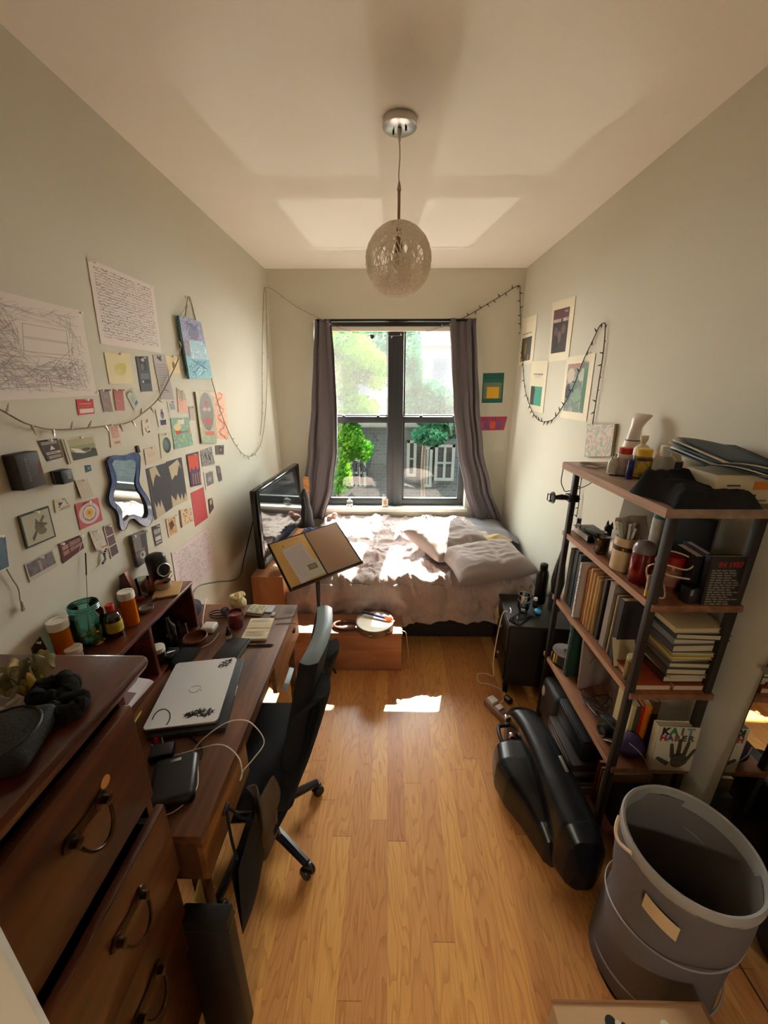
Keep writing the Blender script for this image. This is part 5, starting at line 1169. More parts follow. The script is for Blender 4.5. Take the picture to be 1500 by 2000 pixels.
# ---- other things on the desk
b = MB(); b.ball((0, 0, .014), (.055, .075, .015), M_blackf, 22, 12); solo('eyeglass_case', b, 'soft black pouch behind the silver laptop', 'pouch', D(360, 1284))
p = D(455, 1271); book('closed black notebook with an elastic band in the middle of the desk', p, .105, .145, .014, (26, 27, 30), (0, 0, -.12), name='notebook', extra=lambda b, w, h, th: b.span(w / 2 - .014, w / 2 - .010, -h / 2 - .0008, h / 2 + .0008, -.0002, th + .0008, (14, 14, 16)))
b = MB(); b.tube([(-.055, 0, .004), (.05, 0, .004), (.06, 0, .0035)], [.0042, .0042, .0012], mat('pen_dark', (44, 40, 40), .4)); b.box((-.03, 0, .0086), (.03, .003, .001), M_steel); solo('pen', b, 'black pen lying to the right of the notebook', 'pen', D(508, 1261), rot=(0, 0, .05))
# open book
p = D(505, 1231); t = thing('open_book', 'open paperback with printed pages lying on the desk', 'book', p, math.radians(3))
def leaf(s):
    def fn(u, v):
        return ((u - .5) * .112, s * (.002 + .078 * v), .004 + .012 * math.sin(min(1, v * 1.25) * PI * .5) * (1 - .35 * v) + .001)
    return fn
M_paper = mat('book_paper', (220, 210, 186), .8)
b = MB(); b.grid(leaf(1), 6, 14, M_paper); b.build('left_page', t)
b = MB(); b.grid(leaf(-1), 6, 14, M_paper); b.build('right_page', t)
b = MB()
for s in (1, -1):
    for k in range(9):
        v0 = .18 + .075 * k; 
        if s == 1 and k < 5: continue
        q0, q1 = leaf(s)(.1, v0), leaf(s)(.9 - .06 * (k % 3), v0 + .025)
        b.add([(q0[0], q0[1], q0[2] + .0009), (q1[0], q0[1], q0[2] + .0009), (q1[0], q1[1], q1[2] + .0009), (q0[0], q1[1], q1[2] + .0009)], [(0, 1, 2, 3)], (140, 132, 120))
b.build('printed_line', t)
b = MB(); b.span(-.057, .057, -.083, .083, 0, .0035, mat('paperback_cover', (150, 120, 92), .6), .001); b.span(-.056, .056, -.080, -.002, .0035, .012, M_pages); b.span(-.056, .056, .002, .080, .0035, .012, M_pages); b.build('book_block', t)
# candle, cloth, dropper bottle
p = D(462, 1222); t = thing('candle_jar', 'maroon candle jar in the middle of the desk', 'candle', p)
b = MB(); b.lathe([(0, .001), (.033, .001), (.036, .006), (.036, .075), (.033, .075), (.033, .008), (0, .008)], mat('maroon_glass', (104, 32, 44), .15, coat=.5), seg=32); b.build('jar', t)
b = MB(); b.lathe([(0, .060), (.0325, .060), (.0325, .010), (0, .010)], mat('wax', (160, 104, 100), .5), seg=26); b.tube([(0, 0, .06), (.001, 0, .068)], .0012, M_black, seg=5); b.build('wax', t)
p = D(462, 1196); b = MB(); b.ball((0, 0, .04), (.042, .045, .042), mat('cream_knit', (214, 200, 150), .9, bump=(60, .6)), 26, 16, fn=lambda q: q + Vector((0, 0, 1)) * .01 * math.sin(q.x * 120 + q.y * 40) + q.normalized() * .004 * noise.noise(q * 40)); 
b.tube([(.036 * math.cos(a) * (1 - a / 25), .038 * math.sin(a) * (1 - a / 25), .076 + .004 * math.sin(a * 2)) for a in [k * .35 for k in range(36)]], .006, MATS['cream_knit'], seg=7)
solo('rolled_sock', b, 'rolled cream sock lying behind the maroon candle', 'sock', (D(462, 1196).x, D(462, 1196).y + .03, DZ))
bottle('dropper_bottle', 'tiny dark dropper bottle with cream label in front of the candle', 'bottle', D(448, 1250), [(0, 0), (.0115, 0), (.0125, .002), (.0125, .034), (.007, .041)], mat('dark_bottle', (22, 24, 26), .15), [(.008, .041), (.008, .056), (.004, .058), (.0045, .07), (0, .072)], M_black, (.006, .03, .0127), mat('cream_label', (190, 176, 140), .7))
p = D(410, 1231); t = thing('charger_block', 'square white charging puck beside the hutch', 'charger', p, .2); b = MB(); b.box((0, 0, .016), (.062, .062, .030), M_white, bev=.010, seg=4); b.build('body', t)
b = MB(); b.tube([q - p for q in bez([p + Vector((-.03, .0, .012)), D(396, 1212, .01), D(398, 1195, .03), D(402, 1172, .05), D(406, 1170, .02)], 6)], .0028, mat('white_cable', (212, 204, 190), .5), seg=6); b.build('cable', t); t.rotation_euler = (0, 0, 0)
b = MB(); pts = [D(427, 1236, .004), D(423, 1243, .003), D(416, 1252, .003), D(405, 1260, .003), D(385, 1266, .003), D(350, 1269, .02), D(326, 1275, .09)]
b.tube([q - pts[0] for q in bez(pts, 6)], .0022, MATS['white_cable'], seg=6); o = solo('charging_cable', b, 'white cable running from the puck back to the envelopes', 'cable', pts[0])
p = D(383, 1256); b = MB(); b.lathe([(0, .002), (.046, .0), (.052, .006), (.052, .034), (.048, .036), (.046, .012), (0, .010)], wood('bowl_wood', (70, 38, 24), (120, 72, 46)), seg=36); solo('wooden_bowl', b, 'low round wooden bowl in front of the hutch', 'bowl', p)
b = MB(); b.ball((0, 0, .035), (.065, .085, .04), mat('navy_cloth', (40, 46, 62), .9, nz=(14, .2)), 26, 16, fn=lambda q: Vector((q.x, q.y, max(.002, q.z))) + Vector((0, 0, 1)) * .016 * noise.noise(q * 18) * (1 if q.z > .01 else 0)); solo('knit_cap', b, 'crumpled navy cloth at the far end of the hutch', 'cloth', (-1.0, 1.655, DZ))
b = MB(); b.tube([(.05 * math.cos(a), .03 * math.sin(a), .004 + .0006 * k) for k, a in [(k, k * .3) for k in range(46)]], .003, M_black, seg=6); solo('coiled_cable', b, 'black coiled cable between navy cloth and candle', 'cable', D(430, 1205))
p = D(440, 1199); b = MB(); b.ball((0, 0, .02), (.02, .02, .02), mat('lens_glass', (70, 80, 110), .05, coat=1), 18, 12); solo('glass_sphere', b, 'bluish shiny ball left of the maroon candle', 'ball', p)
for i, (u, v, s, c, l) in enumerate(((500, 1196, (.09, .06, .006), (196, 176, 130), 'stack of small pictured cards beside the candle, topmost'), )):
    t = thing('card_stack', 'small stack of pictured cards beside the rolled sock', 'cards', D(u, v), -.15)
    b = MB()
    for k in range(4): b.box((.002 * k, .0015 * k, .0025 + .005 * k), (.085, .075, .0042), (206, 196, 170) if k % 2 else (140, 108, 84), bev=.0008)
    b.build('cards', t); b = MB(); b.span(-.036, .042, -.030, .034, .0200, .0205, painting('card_print', [(190, 170, 110), (120, 134, 120), (206, 196, 160), (96, 84, 72)], 40, 2)); b.build('printed_face', t)
b = MB(); b.box((0, 0, .003), (.13, .06, .006), mat('pale_blue_paper', (190, 198, 206), .6)); solo('paper_pad', b, 'pale blue paper pad at the far end of the desk', 'paper', (D(518, 1177).x, 1.72, DZ), rot=(0, 0, -.05))
b = MB(); pts = [D(537, 1208, .003), D(552, 1207, .003), D(565, 1205, .003), D(575, 1203, .003)]; b.tube([q - pts[0] for q in bez(pts, 5)], .0018, mat('brown_cord', (74, 48, 34), .6), seg=5); solo('cord', b, 'thin dark cord behind the open book, farther of two', 'cord', pts[0])
b = MB(); pts = [D(538, 1219, .003), D(552, 1217, .003), D(566, 1217, .003), D(581, 1219, .003)]; b.tube([q - pts[0] for q in bez(pts, 5)], .0018, MATS['brown_cord'], seg=5); solo('cord', b, 'thin dark cord beside the open book, nearer of two', 'cord', pts[0])
b = MB(); b.box((0, 0, .004), (.02, .03, .008), mat('pale_eraser', (190, 180, 160), .7), bev=.003); solo('eraser', b, 'pale eraser at the far corner of the open book', 'eraser', D(534, 1201))
b = MB(); b.box((0, 0, 0), (.022, .10, .04), mat('blue_paper', (176, 200, 216), .6), bev=.002); solo('tissue_pack', b, 'pale blue card sticking out below the desk front', 'card', (DX + .03, 1.40, .60), rot=(0, .3, 0))
# cables and adapters on the near end of the desk
cabpx = [(302, 1420, .03), (311, 1419, .02), (323, 1466, .004), (349, 1499, .004), (372, 1473, .01), (397, 1443, .03), (437, 1414, .05), (468, 1406, .06), (493, 1414, .055), (516, 1448, .03), (494, 1483, -.02), (476, 1504, -.05), (469, 1524, -.06), (473, 1512, -.05), (468, 1483, -.005), (448, 1461, .02), (425, 1454, .02), (392, 1461, .005), (329, 1476, .004), (296, 1454, .004)]
pts = [D(u, v, z) for u, v, z in cabpx]; b = MB(); b.tube([q - pts[2] for q in bez(pts, 8)], .0018, MATS['white_cable'], seg=6); solo('charging_cable', b, 'long cream cable looping over the front edge of the desk', 'cable', pts[2])
pts = [D(u, v, z) for u, v, z in ((296, 1408, .03), (305, 1392, .06), (320, 1385, .075), (331, 1392, .07), (330, 1408, .05), (316, 1424, .02), (296, 1431, .02))]
b = MB(); b.tube([q - pts[0] for q in bez(pts, 8)], .0018, mat('grey_cable', (96, 90, 86), .5), seg=6); solo('charging_cable', b, 'thin grey cable arching over the corner of the laptop', 'cable', pts[0])
pts = [D(u, v, .004) for u, v in ((360, 1432), (376, 1442), (391, 1456), (394, 1474), (386, 1488), (366, 1494))]
b = MB(); b.tube([q - pts[0] for q in bez(pts, 8)], .0028, M_black, seg=6); b.box((0, 0, .001), (.012, .02, .007), M_black, bev=.002); solo('adapter_cable', b, 'short dark cord curling in front of the laptop', 'cable', pts[0])
p = D(343, 1537); t = thing('power_adapter', 'rounded black adapter box beside the chest of drawers', 'adapter', p, .35)
b = MB(); b.box((0, 0, .022), (.12, .15, .042), mat('adapter_shell', (24, 24, 27), .35), bev=.016, seg=4); b.build('shell', t)
b = MB(); b.box((.0, .052, .042), (.03, .012, .004), M_steel, bev=.002); b.build('switch', t)
b = MB(); pts = [Vector((.052, .06, .03)), Vector((.062, .0, .022)), Vector((.058, -.05, .02)), Vector((.01, -.083, .012)), Vector((-.05, -.08, .01))]; b.tube(bez(pts, 7), .0018, MATS['white_cable'], seg=6); b.build('cable', t)
b = MB(); b.box((0, 0, .016), (.07, .05, .032), mat('adapter_shell', (24, 24, 27), .35), bev=.008); solo('power_brick', b, 'small black power brick between adapter and laptop', 'adapter', D(318, 1478), rot=(0, 0, .3))
b = MB(); b.lathe([(0, 0), (.009, 0), (.009, .01), (.006, .016), (0, .018)], mat('red_plastic', (190, 24, 50), .25)); solo('red_cap', b, 'small bright red cap by the laptop corner', 'cap', D(306, 1447))

# ---- on the chest of drawers
M_bill = mat('banknote_green', (138, 130, 96), .8, nz=(40, .25)); M_bill2 = mat('pale_note', (176, 160, 112), .8)
def crumple(name, label, cat, loc, w, h, m, seed, amp, rot):
    b = MB()
    def fn(u, v):
        q = Vector((u * 2.2 + seed, v * 2.2, seed * .7))
        z = amp * (abs(noise.noise(q)) * 2.2 + .5 * abs(noise.noise(q * 2.3))) + .003
        return ((u - .5) * w + .25 * w * noise.noise(q + Vector((5, 0, 0))), (v - .5) * h + .25 * h * noise.noise(q + Vector((0, 9, 0))), z)
    b.grid(fn, 24, 24, m); o = b.build(name); o.location = loc; o.rotation_euler = rot
    return tag(o, label, cat)
crumple('banknote', 'crumpled greenish banknote nearest the left edge of the photo', 'banknote', Cq(12, 1362), .085, .045, M_bill, 1, .028, (.1, .1, .4))
crumple('banknote', 'crumpled greenish banknote leaning on the black hair scrunchie', 'banknote', Cq(72, 1322), .08, .05, M_bill, 5.2, .030, (.2, -.3, -.5))
crumple('banknote', 'crumpled greenish banknote in the middle of the heap', 'banknote', Cq(45, 1342), .085, .045, M_bill, 8.4, .032, (-.2, .2, 1.2))
crumple('paper_scrap', 'pale pointed paper scrap standing up behind the banknotes', 'paper', Cq(42, 1312), .03, .055, M_bill2, 3.3, .018, (1.1, .2, .4))
crumple('paper_scrap', 'small yellowish scrap between banknotes and scrunchie', 'paper', Cq(75, 1352), .026, .02, mat('yellow_scrap', (176, 150, 66), .8), 2.7, .03, (.2, 0, .2))
crumple('receipt', 'pale receipt under the banknotes beside the dark pouch', 'receipt', Cq(22, 1388), .06, .04, mat('receipt_paper', (150, 140, 140), .8), 6.1, .012, (0, 0, .1))
def scr(name, label, loc, r, t_, seed):
    b = MB(); b.tube([((r + .003 * math.sin(9 * a)) * math.cos(a), (r + .003 * math.cos(7 * a)) * math.sin(a), t_ + .003 * math.sin(5 * a + seed)) for a in [2 * PI * k / 60 for k in range(60)]], [t_ * (1 + .12 * math.sin(k * 2.1)) for k in range(60)], mat('black_velvet', (9, 8, 8), .95, bump=(90, .4)), seg=12, closed=True)
    return solo(name, b, label, 'hair tie', loc)
scr('scrunchie', 'black velvet hair scrunchie beside the banknotes', Cq(110, 1362), .024, .0145, 0)
scr('scrunchie', 'second black hair scrunchie, nearer the drawers front', Cq(136, 1392), .018, .013, 2)
b = MB(); b.box((0, 0, .018), (.11, .115, .036), mat('dark_case', (34, 34, 35), .8, bump=(200, .2)), bev=.017, seg=5); b.tube([(.05 * math.cos(a), .052 * math.sin(a), .0355) for a in [2 * PI * k / 40 for k in range(40)]], .002, M_black, seg=5, closed=True)
solo('zip_case', b, 'dark rounded zip case at the left border of the photo', 'case', Cq(8, 1470), rot=(0, 0, .3))
# ---------------------------------------------------------------- on top of the bookcase
Z0 = LV[0]
def PX(u, X, Z):
    """the spot at depth X into the bookcase that stands in picture column u"""
    a, c = .8, 2.6
    for _ in range(40):
        m_ = (a + c) / 2; x, y, z = X * math.cos(YAW) + m_ * math.sin(YAW), -X * math.sin(YAW) + m_ * math.cos(YAW), Z - EYE.z
        if 750 + F * x / (y * math.cos(PITCH) - z * math.sin(PITCH)) > u: a = m_
        else: c = m_
    return Vector((X, a, Z))
b = MB()
for k in range(4): b.tube([((.030 + .007 * k) * math.cos(a) + .003 * k, (.042 + .006 * k) * math.sin(a), .003 + .0016 * k + .002 * math.sin(2 * a + k)) for a in [2 * PI * j / 30 for j in range(30)]], .0022, mat('grey_wire', (128, 118, 110), .5), seg=5, closed=True)
solo('wire_coil', b, 'flat coil of thin wire at the far end of the bookcase top', 'coil', (.90, 1.715, Z0))
card('canvas_painting', 'small pastel abstract canvas on the wall just above the far end of the bookcase', 'painting', [(1153, 828), (1208, 828), (1199, 892), (1147, 892)], mat('canvas_edge', (150, 140, 120), .8), [(rc(.01, .01, .99, .99), painting('pastel_painting', [(90, 110, 170), (206, 196, 170), (196, 160, 150), (120, 170, 150), (214, 206, 186)], 14, 2.5))], 'R', off=.004, thick=.014, pins=0)
# garment steamer
p = PX(1228, 1.125, Z0); st = thing('garment_steamer', 'white handheld garment steamer with flared perforated head', 'steamer', p, math.radians(200))
M_st = mat('steamer_white', (216, 204, 196), .3)
b = MB(); b.lathe([(0, 0), (.044, 0), (.047, .006), (.043, .06), (.034, .10), (.030, .105)], M_st, seg=28); b.build('tank', st)
b = MB()
rows = []
path = [(0, 0, .105, .030, .030), (.0, 0, .135, .027, .027), (-.004, 0, .165, .023, .025), (-.012, 0, .19, .024, .034), (-.024, 0, .212, .022, .046), (-.028, 0, .218, .016, .048)]
vs = []; fs = []
for x, y, z, rx, ry in path:
    for k in range(24):
        a = 2 * PI * k / 24; vs.append((x + rx * math.cos(a) * (1 if z < .17 else .9), y + ry * math.sin(a), z + (0 if z < .18 else .35 * rx * math.cos(a))))
for i in range(len(path) - 1): fs += [(i * 24 + k, i * 24 + (k + 1) % 24, (i + 1) * 24 + (k + 1) % 24, (i + 1) * 24 + k) for k in range(24)]
fs.append(tuple(range((len(path) - 1) * 24, len(path) * 24)))
b.add(vs, fs, M_st); b.build('head', st)
b = MB()
for k in range(16): b.ball((-.028 + .009 * math.cos(k * 2.4) * (k / 16) ** .5, .036 * math.sin(k * 2.4) * (k / 16) ** .5, .2195), .0022, mat('steam_hole', (90, 84, 82), .8), 6, 4)
b.build('steam_hole', st)
b = MB(); b.lathe([(.0305, .102), (.0325, .102), (.0325, .108), (.0305, .108)], mat('steamer_band', (120, 110, 112), .4), seg=26); b.build('band', st)

def sqb(u, v, X=None, dz=0):
    return Sq(0, u, v, dz)
bottle('bottle', 'small frosted bottle at the front of the bookcase top, leftmost of the row', 'bottle', PX(1194, .915, Z0), [(0, 0), (.017, 0), (.018, .003), (.018, .045), (.010, .058), (.008, .06)], mat('frosted_plastic', (186, 176, 166), .35), [(.0085, .058), (.0085, .078), (0, .079)], M_clear).scale = (1.05, 1.05, 1.05)
bottle('pill_bottle', 'white supplement bottle with a red cap', 'bottle', PX(1214, .955, Z0), [(0, 0), (.022, 0), (.023, .003), (.023, .064), (.018, .07)], mat('supplement_white', (196, 186, 178), .4), [(.020, .068), (.0205, .088), (0, .089)], mat('red_cap', (190, 44, 34), .4), (.012, .056, .0232), mat('supplement_label', (178, 160, 156), .6, nz=(60, .2))).scale = (1.22, 1.22, 1.22)
bottle('lotion_bottle', 'cream lotion bottle with a squared flip cap, tallest of the bottle row', 'bottle', PX(1245, 1.04, Z0), [(0, 0), (.027, 0), (.028, .004), (.028, .085), (.018, .098), (.007, .105), (.007, .11)], mat('lotion_cream', (214, 198, 168), .4), [(.008, .108), (.013, .120), (.013, .136), (0, .137)], mat('lotion_cream', (214, 198, 168), .4)).scale = (1.12, 1.12, 1.12)
bottle('marker_stick', 'slim dark blue tube beside the yellow-capped bottle', 'tube', PX(1227, .93, Z0), [(0, 0), (.010, 0), (.0105, .002), (.0105, .04), (.0098, .042), (.0098, .065), (0, .067)], mat('navy_tube', (44, 40, 110), .35)).scale = (1.15, 1.15, 1.15)
bottle('vitamin_bottle', 'amber vitamin bottle with yellow cap and yellow-green label', 'bottle', PX(1249, .985, Z0), [(0, 0), (.025, 0), (.026, .003), (.026, .066), (.02, .073)], mat('vitamin_brown', (96, 66, 60), .2, coat=.4), [(.022, .071), (.0225, .092), (.02, .094), (0, .094)], mat('yellow_cap', (222, 178, 40), .45), (.006, .058, .0262), painting('vitamin_label', [(206, 160, 40), (214, 176, 60), (70, 120, 60), (200, 100, 50)], 30, .5)).scale = (1.22, 1.22, 1.22)
bottle('lotion_bottle', 'clear square-shouldered bottle with a white cap', 'bottle', PX(1288, 1.03, Z0), [(0, 0), (.032, 0), (.034, .004), (.034, .07), (.024, .082), (.015, .084)], mat('clear_gel', (196, 192, 180), .12, trans=.4, ior=1.3), [(.017, .083), (.017, .115), (.015, .117), (0, .117)], M_cap, sy=.7).scale = (1.15, 1.15, 1.15)
b = MB(); b.box((0, 0, .035), (.05, .03, .07), mat('dark_small_box', (44, 44, 46), .5), bev=.002); solo('small_box', b, 'small dark box behind the black cloth on the bookcase', 'box', PX(1318, 1.10, Z0))
bottle('jar', 'white-lidded supplement jar behind the black cloth', 'jar', PX(1346, 1.08, Z0), [(0, 0), (.024, 0), (.025, .003), (.025, .055), (.022, .06)], mat('jar_plastic', (200, 190, 176), .4), [(.0255, .058), (.0255, .077), (.023, .079), (0, .079)], M_cap).scale = (1.3, 1.3, 1.3)
p = PX(1296, 1.12, Z0); b = MB(); b.ball((0, 0, .05), (.045, .05, .056), mat('cotton_bag', (196, 174, 136), .9, bump=(60, .3)), 26, 16, fn=lambda q: q + q.normalized() * .006 * math.sin(math.atan2(q.y, q.x) * 9) * max(0, q.z / .1))
b.lathe([(.014, .098), (.03, .115), (.022, .118), (.010, .10)], MATS['cotton_bag'], seg=20); solo('drawstring_bag', b, 'cream cotton drawstring bag behind the bottles', 'bag', p)
p = PX(1384, 1.10, Z0); b = MB(); b.lathe([(.032, 0), (.036, 0), (.036, .036), (.032, .036), (.032, 0)], mat('tape_pale', (196, 182, 156), .5), seg=30); b.lathe([(.0315, .030), (.0368, .030), (.0368, .037), (.0315, .037), (.0315, .030)], mat('tape_brown', (120, 92, 60), .5), seg=30); solo('tape_roll', b, 'pale round band with a brown rim behind the black cloth', 'roll', p)
# white box, splayed blue folders, black cloth
wb = thing('shipping_box', 'white box with orange and dark labels at the right end of the bookcase top', 'box', (1.085, 1.215, Z0), .0)
b = MB(); b.box((0, 0, .045), (.19, .13, .09), mat('white_carton', (196, 182, 152), .7), bev=.003); b.build('carton', wb)
b = MB(); b.span(.02, .075, -.066, -.0652, .045, .07, mat('orange_label', (196, 120, 40), .6)); b.span(-.0, .035, -.066, -.0652, .02, .03, DK); b.span(.04, .07, -.066, -.0652, .008, .014, (120, 112, 100)); b.span(-.06, -.02, -.066, -.0652, .055, .06, DK); b.build('printed_label', wb)
MS = [((40, 66, 84), 'dark blue folder at the bottom of the splayed pile'), ((196, 190, 180), 'pale sheet above the bottom folder of the splayed pile'), ((44, 70, 92), 'dark blue folder in the middle of the splayed pile'), ((52, 84, 104), 'steel blue folder below the top of the splayed pile'), ((206, 198, 176), 'cream magazine second from the top of the splayed pile'), ((30, 52, 72), 'dark blue-black folder on top of the splayed pile')]
for i, (c, l) in enumerate(MS):
    def fn(u, v, i=i):
        x = -.13 + .24 * u + .010 * (i % 3); y = -.10 + .20 * v
        return (x, y, .012 * i * (.5 + .6 * u * 0 + .5 * v) + .034 * math.sin(max(0, (.8 - u)) * 2.2) * .9 * (1 - .1 * i) + .0)
    b = MB(); b.grid(fn, 22, 8, mat('folder_%d' % i, c, .5)); o = b.build('paper_folder'); o.location = (1.075, 1.235, Z0 + .093); o.rotation_euler = (math.radians(4), math.radians(4), math.radians(3 * i - 6)); tag(o, l, 'folder', 'folders splayed on the white box')
    so = o.modifiers.new('thickness', 'SOLIDIFY'); so.thickness = .0035
def bcl(u, v):
    x = .832 + .26 * u + .02 * math.sin(v * 5); y = 1.085 + .25 * v - .06 * (1 - u) * v
    e = min(1, u / .12, (1 - u) / .12) * min(1, v / .14, (1 - v) / .14); e = max(0, e) ** .5
    z = Z0 + .004 + e * (.046 + .022 * math.exp(-((v - .82) / .14) ** 2) - .012 * u + .022 * max(0, noise.noise(Vector((u * 2.4, v * 2.4, 4)))) + .006 * noise.noise(Vector((u * 9, v * 9, 2))) + .018 * v)
    return (x, y, z)
b = MB(); b.grid(bcl, 50, 50, M_blackf); b.grid(lambda u, v: (lambda q: (q[0], q[1], Z0 + .003))(bcl(1 - u, v)), 10, 10, M_blackf); o = b.build('folded_jacket', origin=(.95, 1.2, Z0)); tag(o, 'big bundle of black clothing on the near corner of the bookcase top', 'clothing')
b = MB(); b.tube([(-.04, 0, .003), (.03, 0, .003), (.045, 0, .002)], [.003, .003, .0008], mat('pen_dark', (44, 40, 40), .4), seg=7); b.box((-.035, .012, .004), (.03, .008, .005), M_white, bev=.001); solo('makeup_pencil', b, 'thin dark pencil at the front edge of the bookcase top', 'pencil', Sq(0, 1212, 931), rot=(0, 0, -.6))
# clamp on the far post
p = at(1098, 962, X=SX0); cl = thing('phone_clamp', 'black clamp mount gripping the far post of the bookcase', 'clamp', (SX0 + .008, SY1 - .02, p.z))
b = MB(); b.box((0, -.0, 0), (.05, .055, .034), M_black, bev=.005); b.build('jaw', cl)
b = MB(); b.tube([(-.025, 0, 0), (-.05, 0, .003), (-.085, 0, 0)], [.012, .014, .009], M_black, seg=10); b.build('arm', cl)
b = MB(); b.lathe([(0, -.003), (.028, -.003), (.028, .003), (0, .003)], mat('clamp_disc', (96, 96, 98), .3, .6), seg=20, M=T(-.092, 0, 0) @ R('Y', 90)); b.tube([(-.11, y, z) for y, z in ((-.016, -.016), (.016, -.016), (.016, .016), (-.016, .016))], .0028, M_black, seg=6, closed=True); b.tube([(-.092, .0, .016), (-.11, 0, .016)], .003, M_black); b.tube([(-.092, .0, -.016), (-.11, 0, -.016)], .003, M_black); b.build('holder', cl)
b = MB(); pts = [Vector((SX0 - .045, SY1 - .0, Z0 - .03)), Vector((SX0 - .05, SY1 - .01, Z0 - .09)), Vector((SX0 - .03, SY1 + .0, p.z + .04)), Vector((SX0 + .0, SY1 + .022, p.z + .02)), Vector((SX0 + .1, SY1 + .03, p.z + .05)), Vector((SX0 + .16, SY1 + .03, Z0 - .05))]
b.tube([q - pts[0] for q in bez(pts, 6)], .0022, M_gcord, seg=5); solo('cord', b, 'dark cord looping round the far post above the clamp', 'cord', pts[0])

# ---------------------------------------------------------------- second shelf
Z1 = LV[1]
def st_book(label, x, y, z, w, h, th, col, lean=0, face=0, group=None, name='book', extra=None, pages=None, soft=False):
    """upright book: spine towards the room (-x) when face=0; the height runs up"""
    # flat book: w=x, h=y, th=z  ->  stand it up: y->z, z->y
    Mx = Matrix.Rotation(math.radians(face), 4, 'Z') @ Matrix.Rotation(math.radians(lean), 4, 'X') @ Matrix.Rotation(math.radians(90), 4, 'X')
    o = book(label, (x, y, z + h / 2 * math.cos(math.radians(lean))), w, h, th, col, Mx.to_euler(), group, name, extra=extra, pages=pages, soft=soft)
    return o
bk_ = book('thick white and black book lying flat at the far end of the second shelf', (.965, 1.735, Z1), .15, .10, .034, (40, 38, 40), (0, 0, math.radians(90)), pages=mat('white_page_block', (206, 190, 176), .8))
bottle('nail_polish', 'tiny purple-capped bottle standing on the flat book', 'bottle', (.915, 1.76, Z1 + .035), [(0, 0), (.011, 0), (.012, .002), (.012, .02), (.006, .025)], M_clear, [(.010, .024), (.010, .048), (0, .049)], mat('purple_cap', (56, 48, 84), .35))
b = MB(); b.ball((0, 0, .006), (.022, .04, .006), mat('slate_stone', (110, 124, 124), .5), 18, 8); solo('flat_stone', b, 'flat grey-blue stone on the lying book', 'stone', (.95, 1.70, Z1 + .035))
# cat figurine
p = Vector((1.01, 1.655, Z1)); t = thing('cat_figurine', 'black cat figurine with pricked ears on the second shelf', 'figurine', p, math.radians(200))
M_cat = mat('black_ceramic', (20, 20, 22), .3)
b = MB(); b.ball((0, 0, .032), (.026, .022, .034), M_cat, 20, 12); b.ball((.014, 0, .075), (.02, .018, .018), M_cat, 18, 12); b.tube(bez([(-.022, 0, .012), (-.045, .008, .02), (-.05, .012, .05), (-.042, .012, .075)], 5), [.006] * 15 + [.003], M_cat, seg=8)
b.tube([(.016, .006, .05), (.026, .008, .0)], [.008, .006], M_cat); b.tube([(.016, -.006, .05), (.026, -.008, .0)], [.008, .006], M_cat); b.build('body', t)
for s in (-1, 1): b = MB(); b.lathe([(.008, 0), (.006, .012), (0, .026)], M_cat, seg=8, c=(.012, s * .011, .086), sx=.6); b.build('ear', t)
# tall things behind
b = MB(); b.span(-.004, .010, -.10, .10, 0, .24, mat('canvas_edge', (150, 140, 120), .8), .001); solo('canvas_board', b, 'blank canvas board seen edge-on behind the cat figurine', 'canvas', (1.10, 1.62, Z1), rot=(0, math.radians(6), math.radians(20)))
t = thing('spray_can', 'teal and white bottle standing at the back of the second shelf', 'bottle', (1.11, 1.49, Z1)); b = MB(); b.lathe([(0, 0), (.032, 0), (.033, .003), (.033, .22), (.027, .235), (0, .237)], mat('teal_bottle', (48, 128, 124), .4), seg=28); b.build('body', t)
b = MB(); b.lathe([(.0332, .05), (.0336, .05), (.0336, .18), (.0332, .18)], mat('can_white_label', (206, 200, 186), .5, nz=(18, .2)), seg=28); b.build('paper_label', t)
b = MB(); b.span(-.008, .008, -.09, .09, 0, .26, mat('grey_board', (112, 96, 84), .7), .002); solo('grey_board', b, 'plain grey-brown board standing behind the canister', 'board', (1.15, 1.385, Z1), rot=(0, 0, .15))
t = thing('votive_glass', 'smoky glass votive holder with flared rim', 'candle holder', (.915, 1.545, Z1)); b = MB(); b.lathe([(0, .002), (.022, .002), (.026, .012), (.027, .055), (.037, .075), (.035, .076), (.025, .057), (.023, .014), (0, .008)], glassmat('smoky_glass', (150, 140, 132), .6, .05), seg=28); b.build('glass', t)
b = MB(); b.lathe([(0, .01), (.020, .01), (.020, .04), (0, .041)], mat('dark_wax', (54, 66, 68), .4), seg=20); b.build('candle', t)
b = MB(); b.box((0, 0, .065), (.012, .05, .13), M_steel, bev=.003); solo('metal_box', b, 'slim silver case standing between votive glass and canister', 'case', (.93, 1.475, Z1), rot=(0, 0, .2))
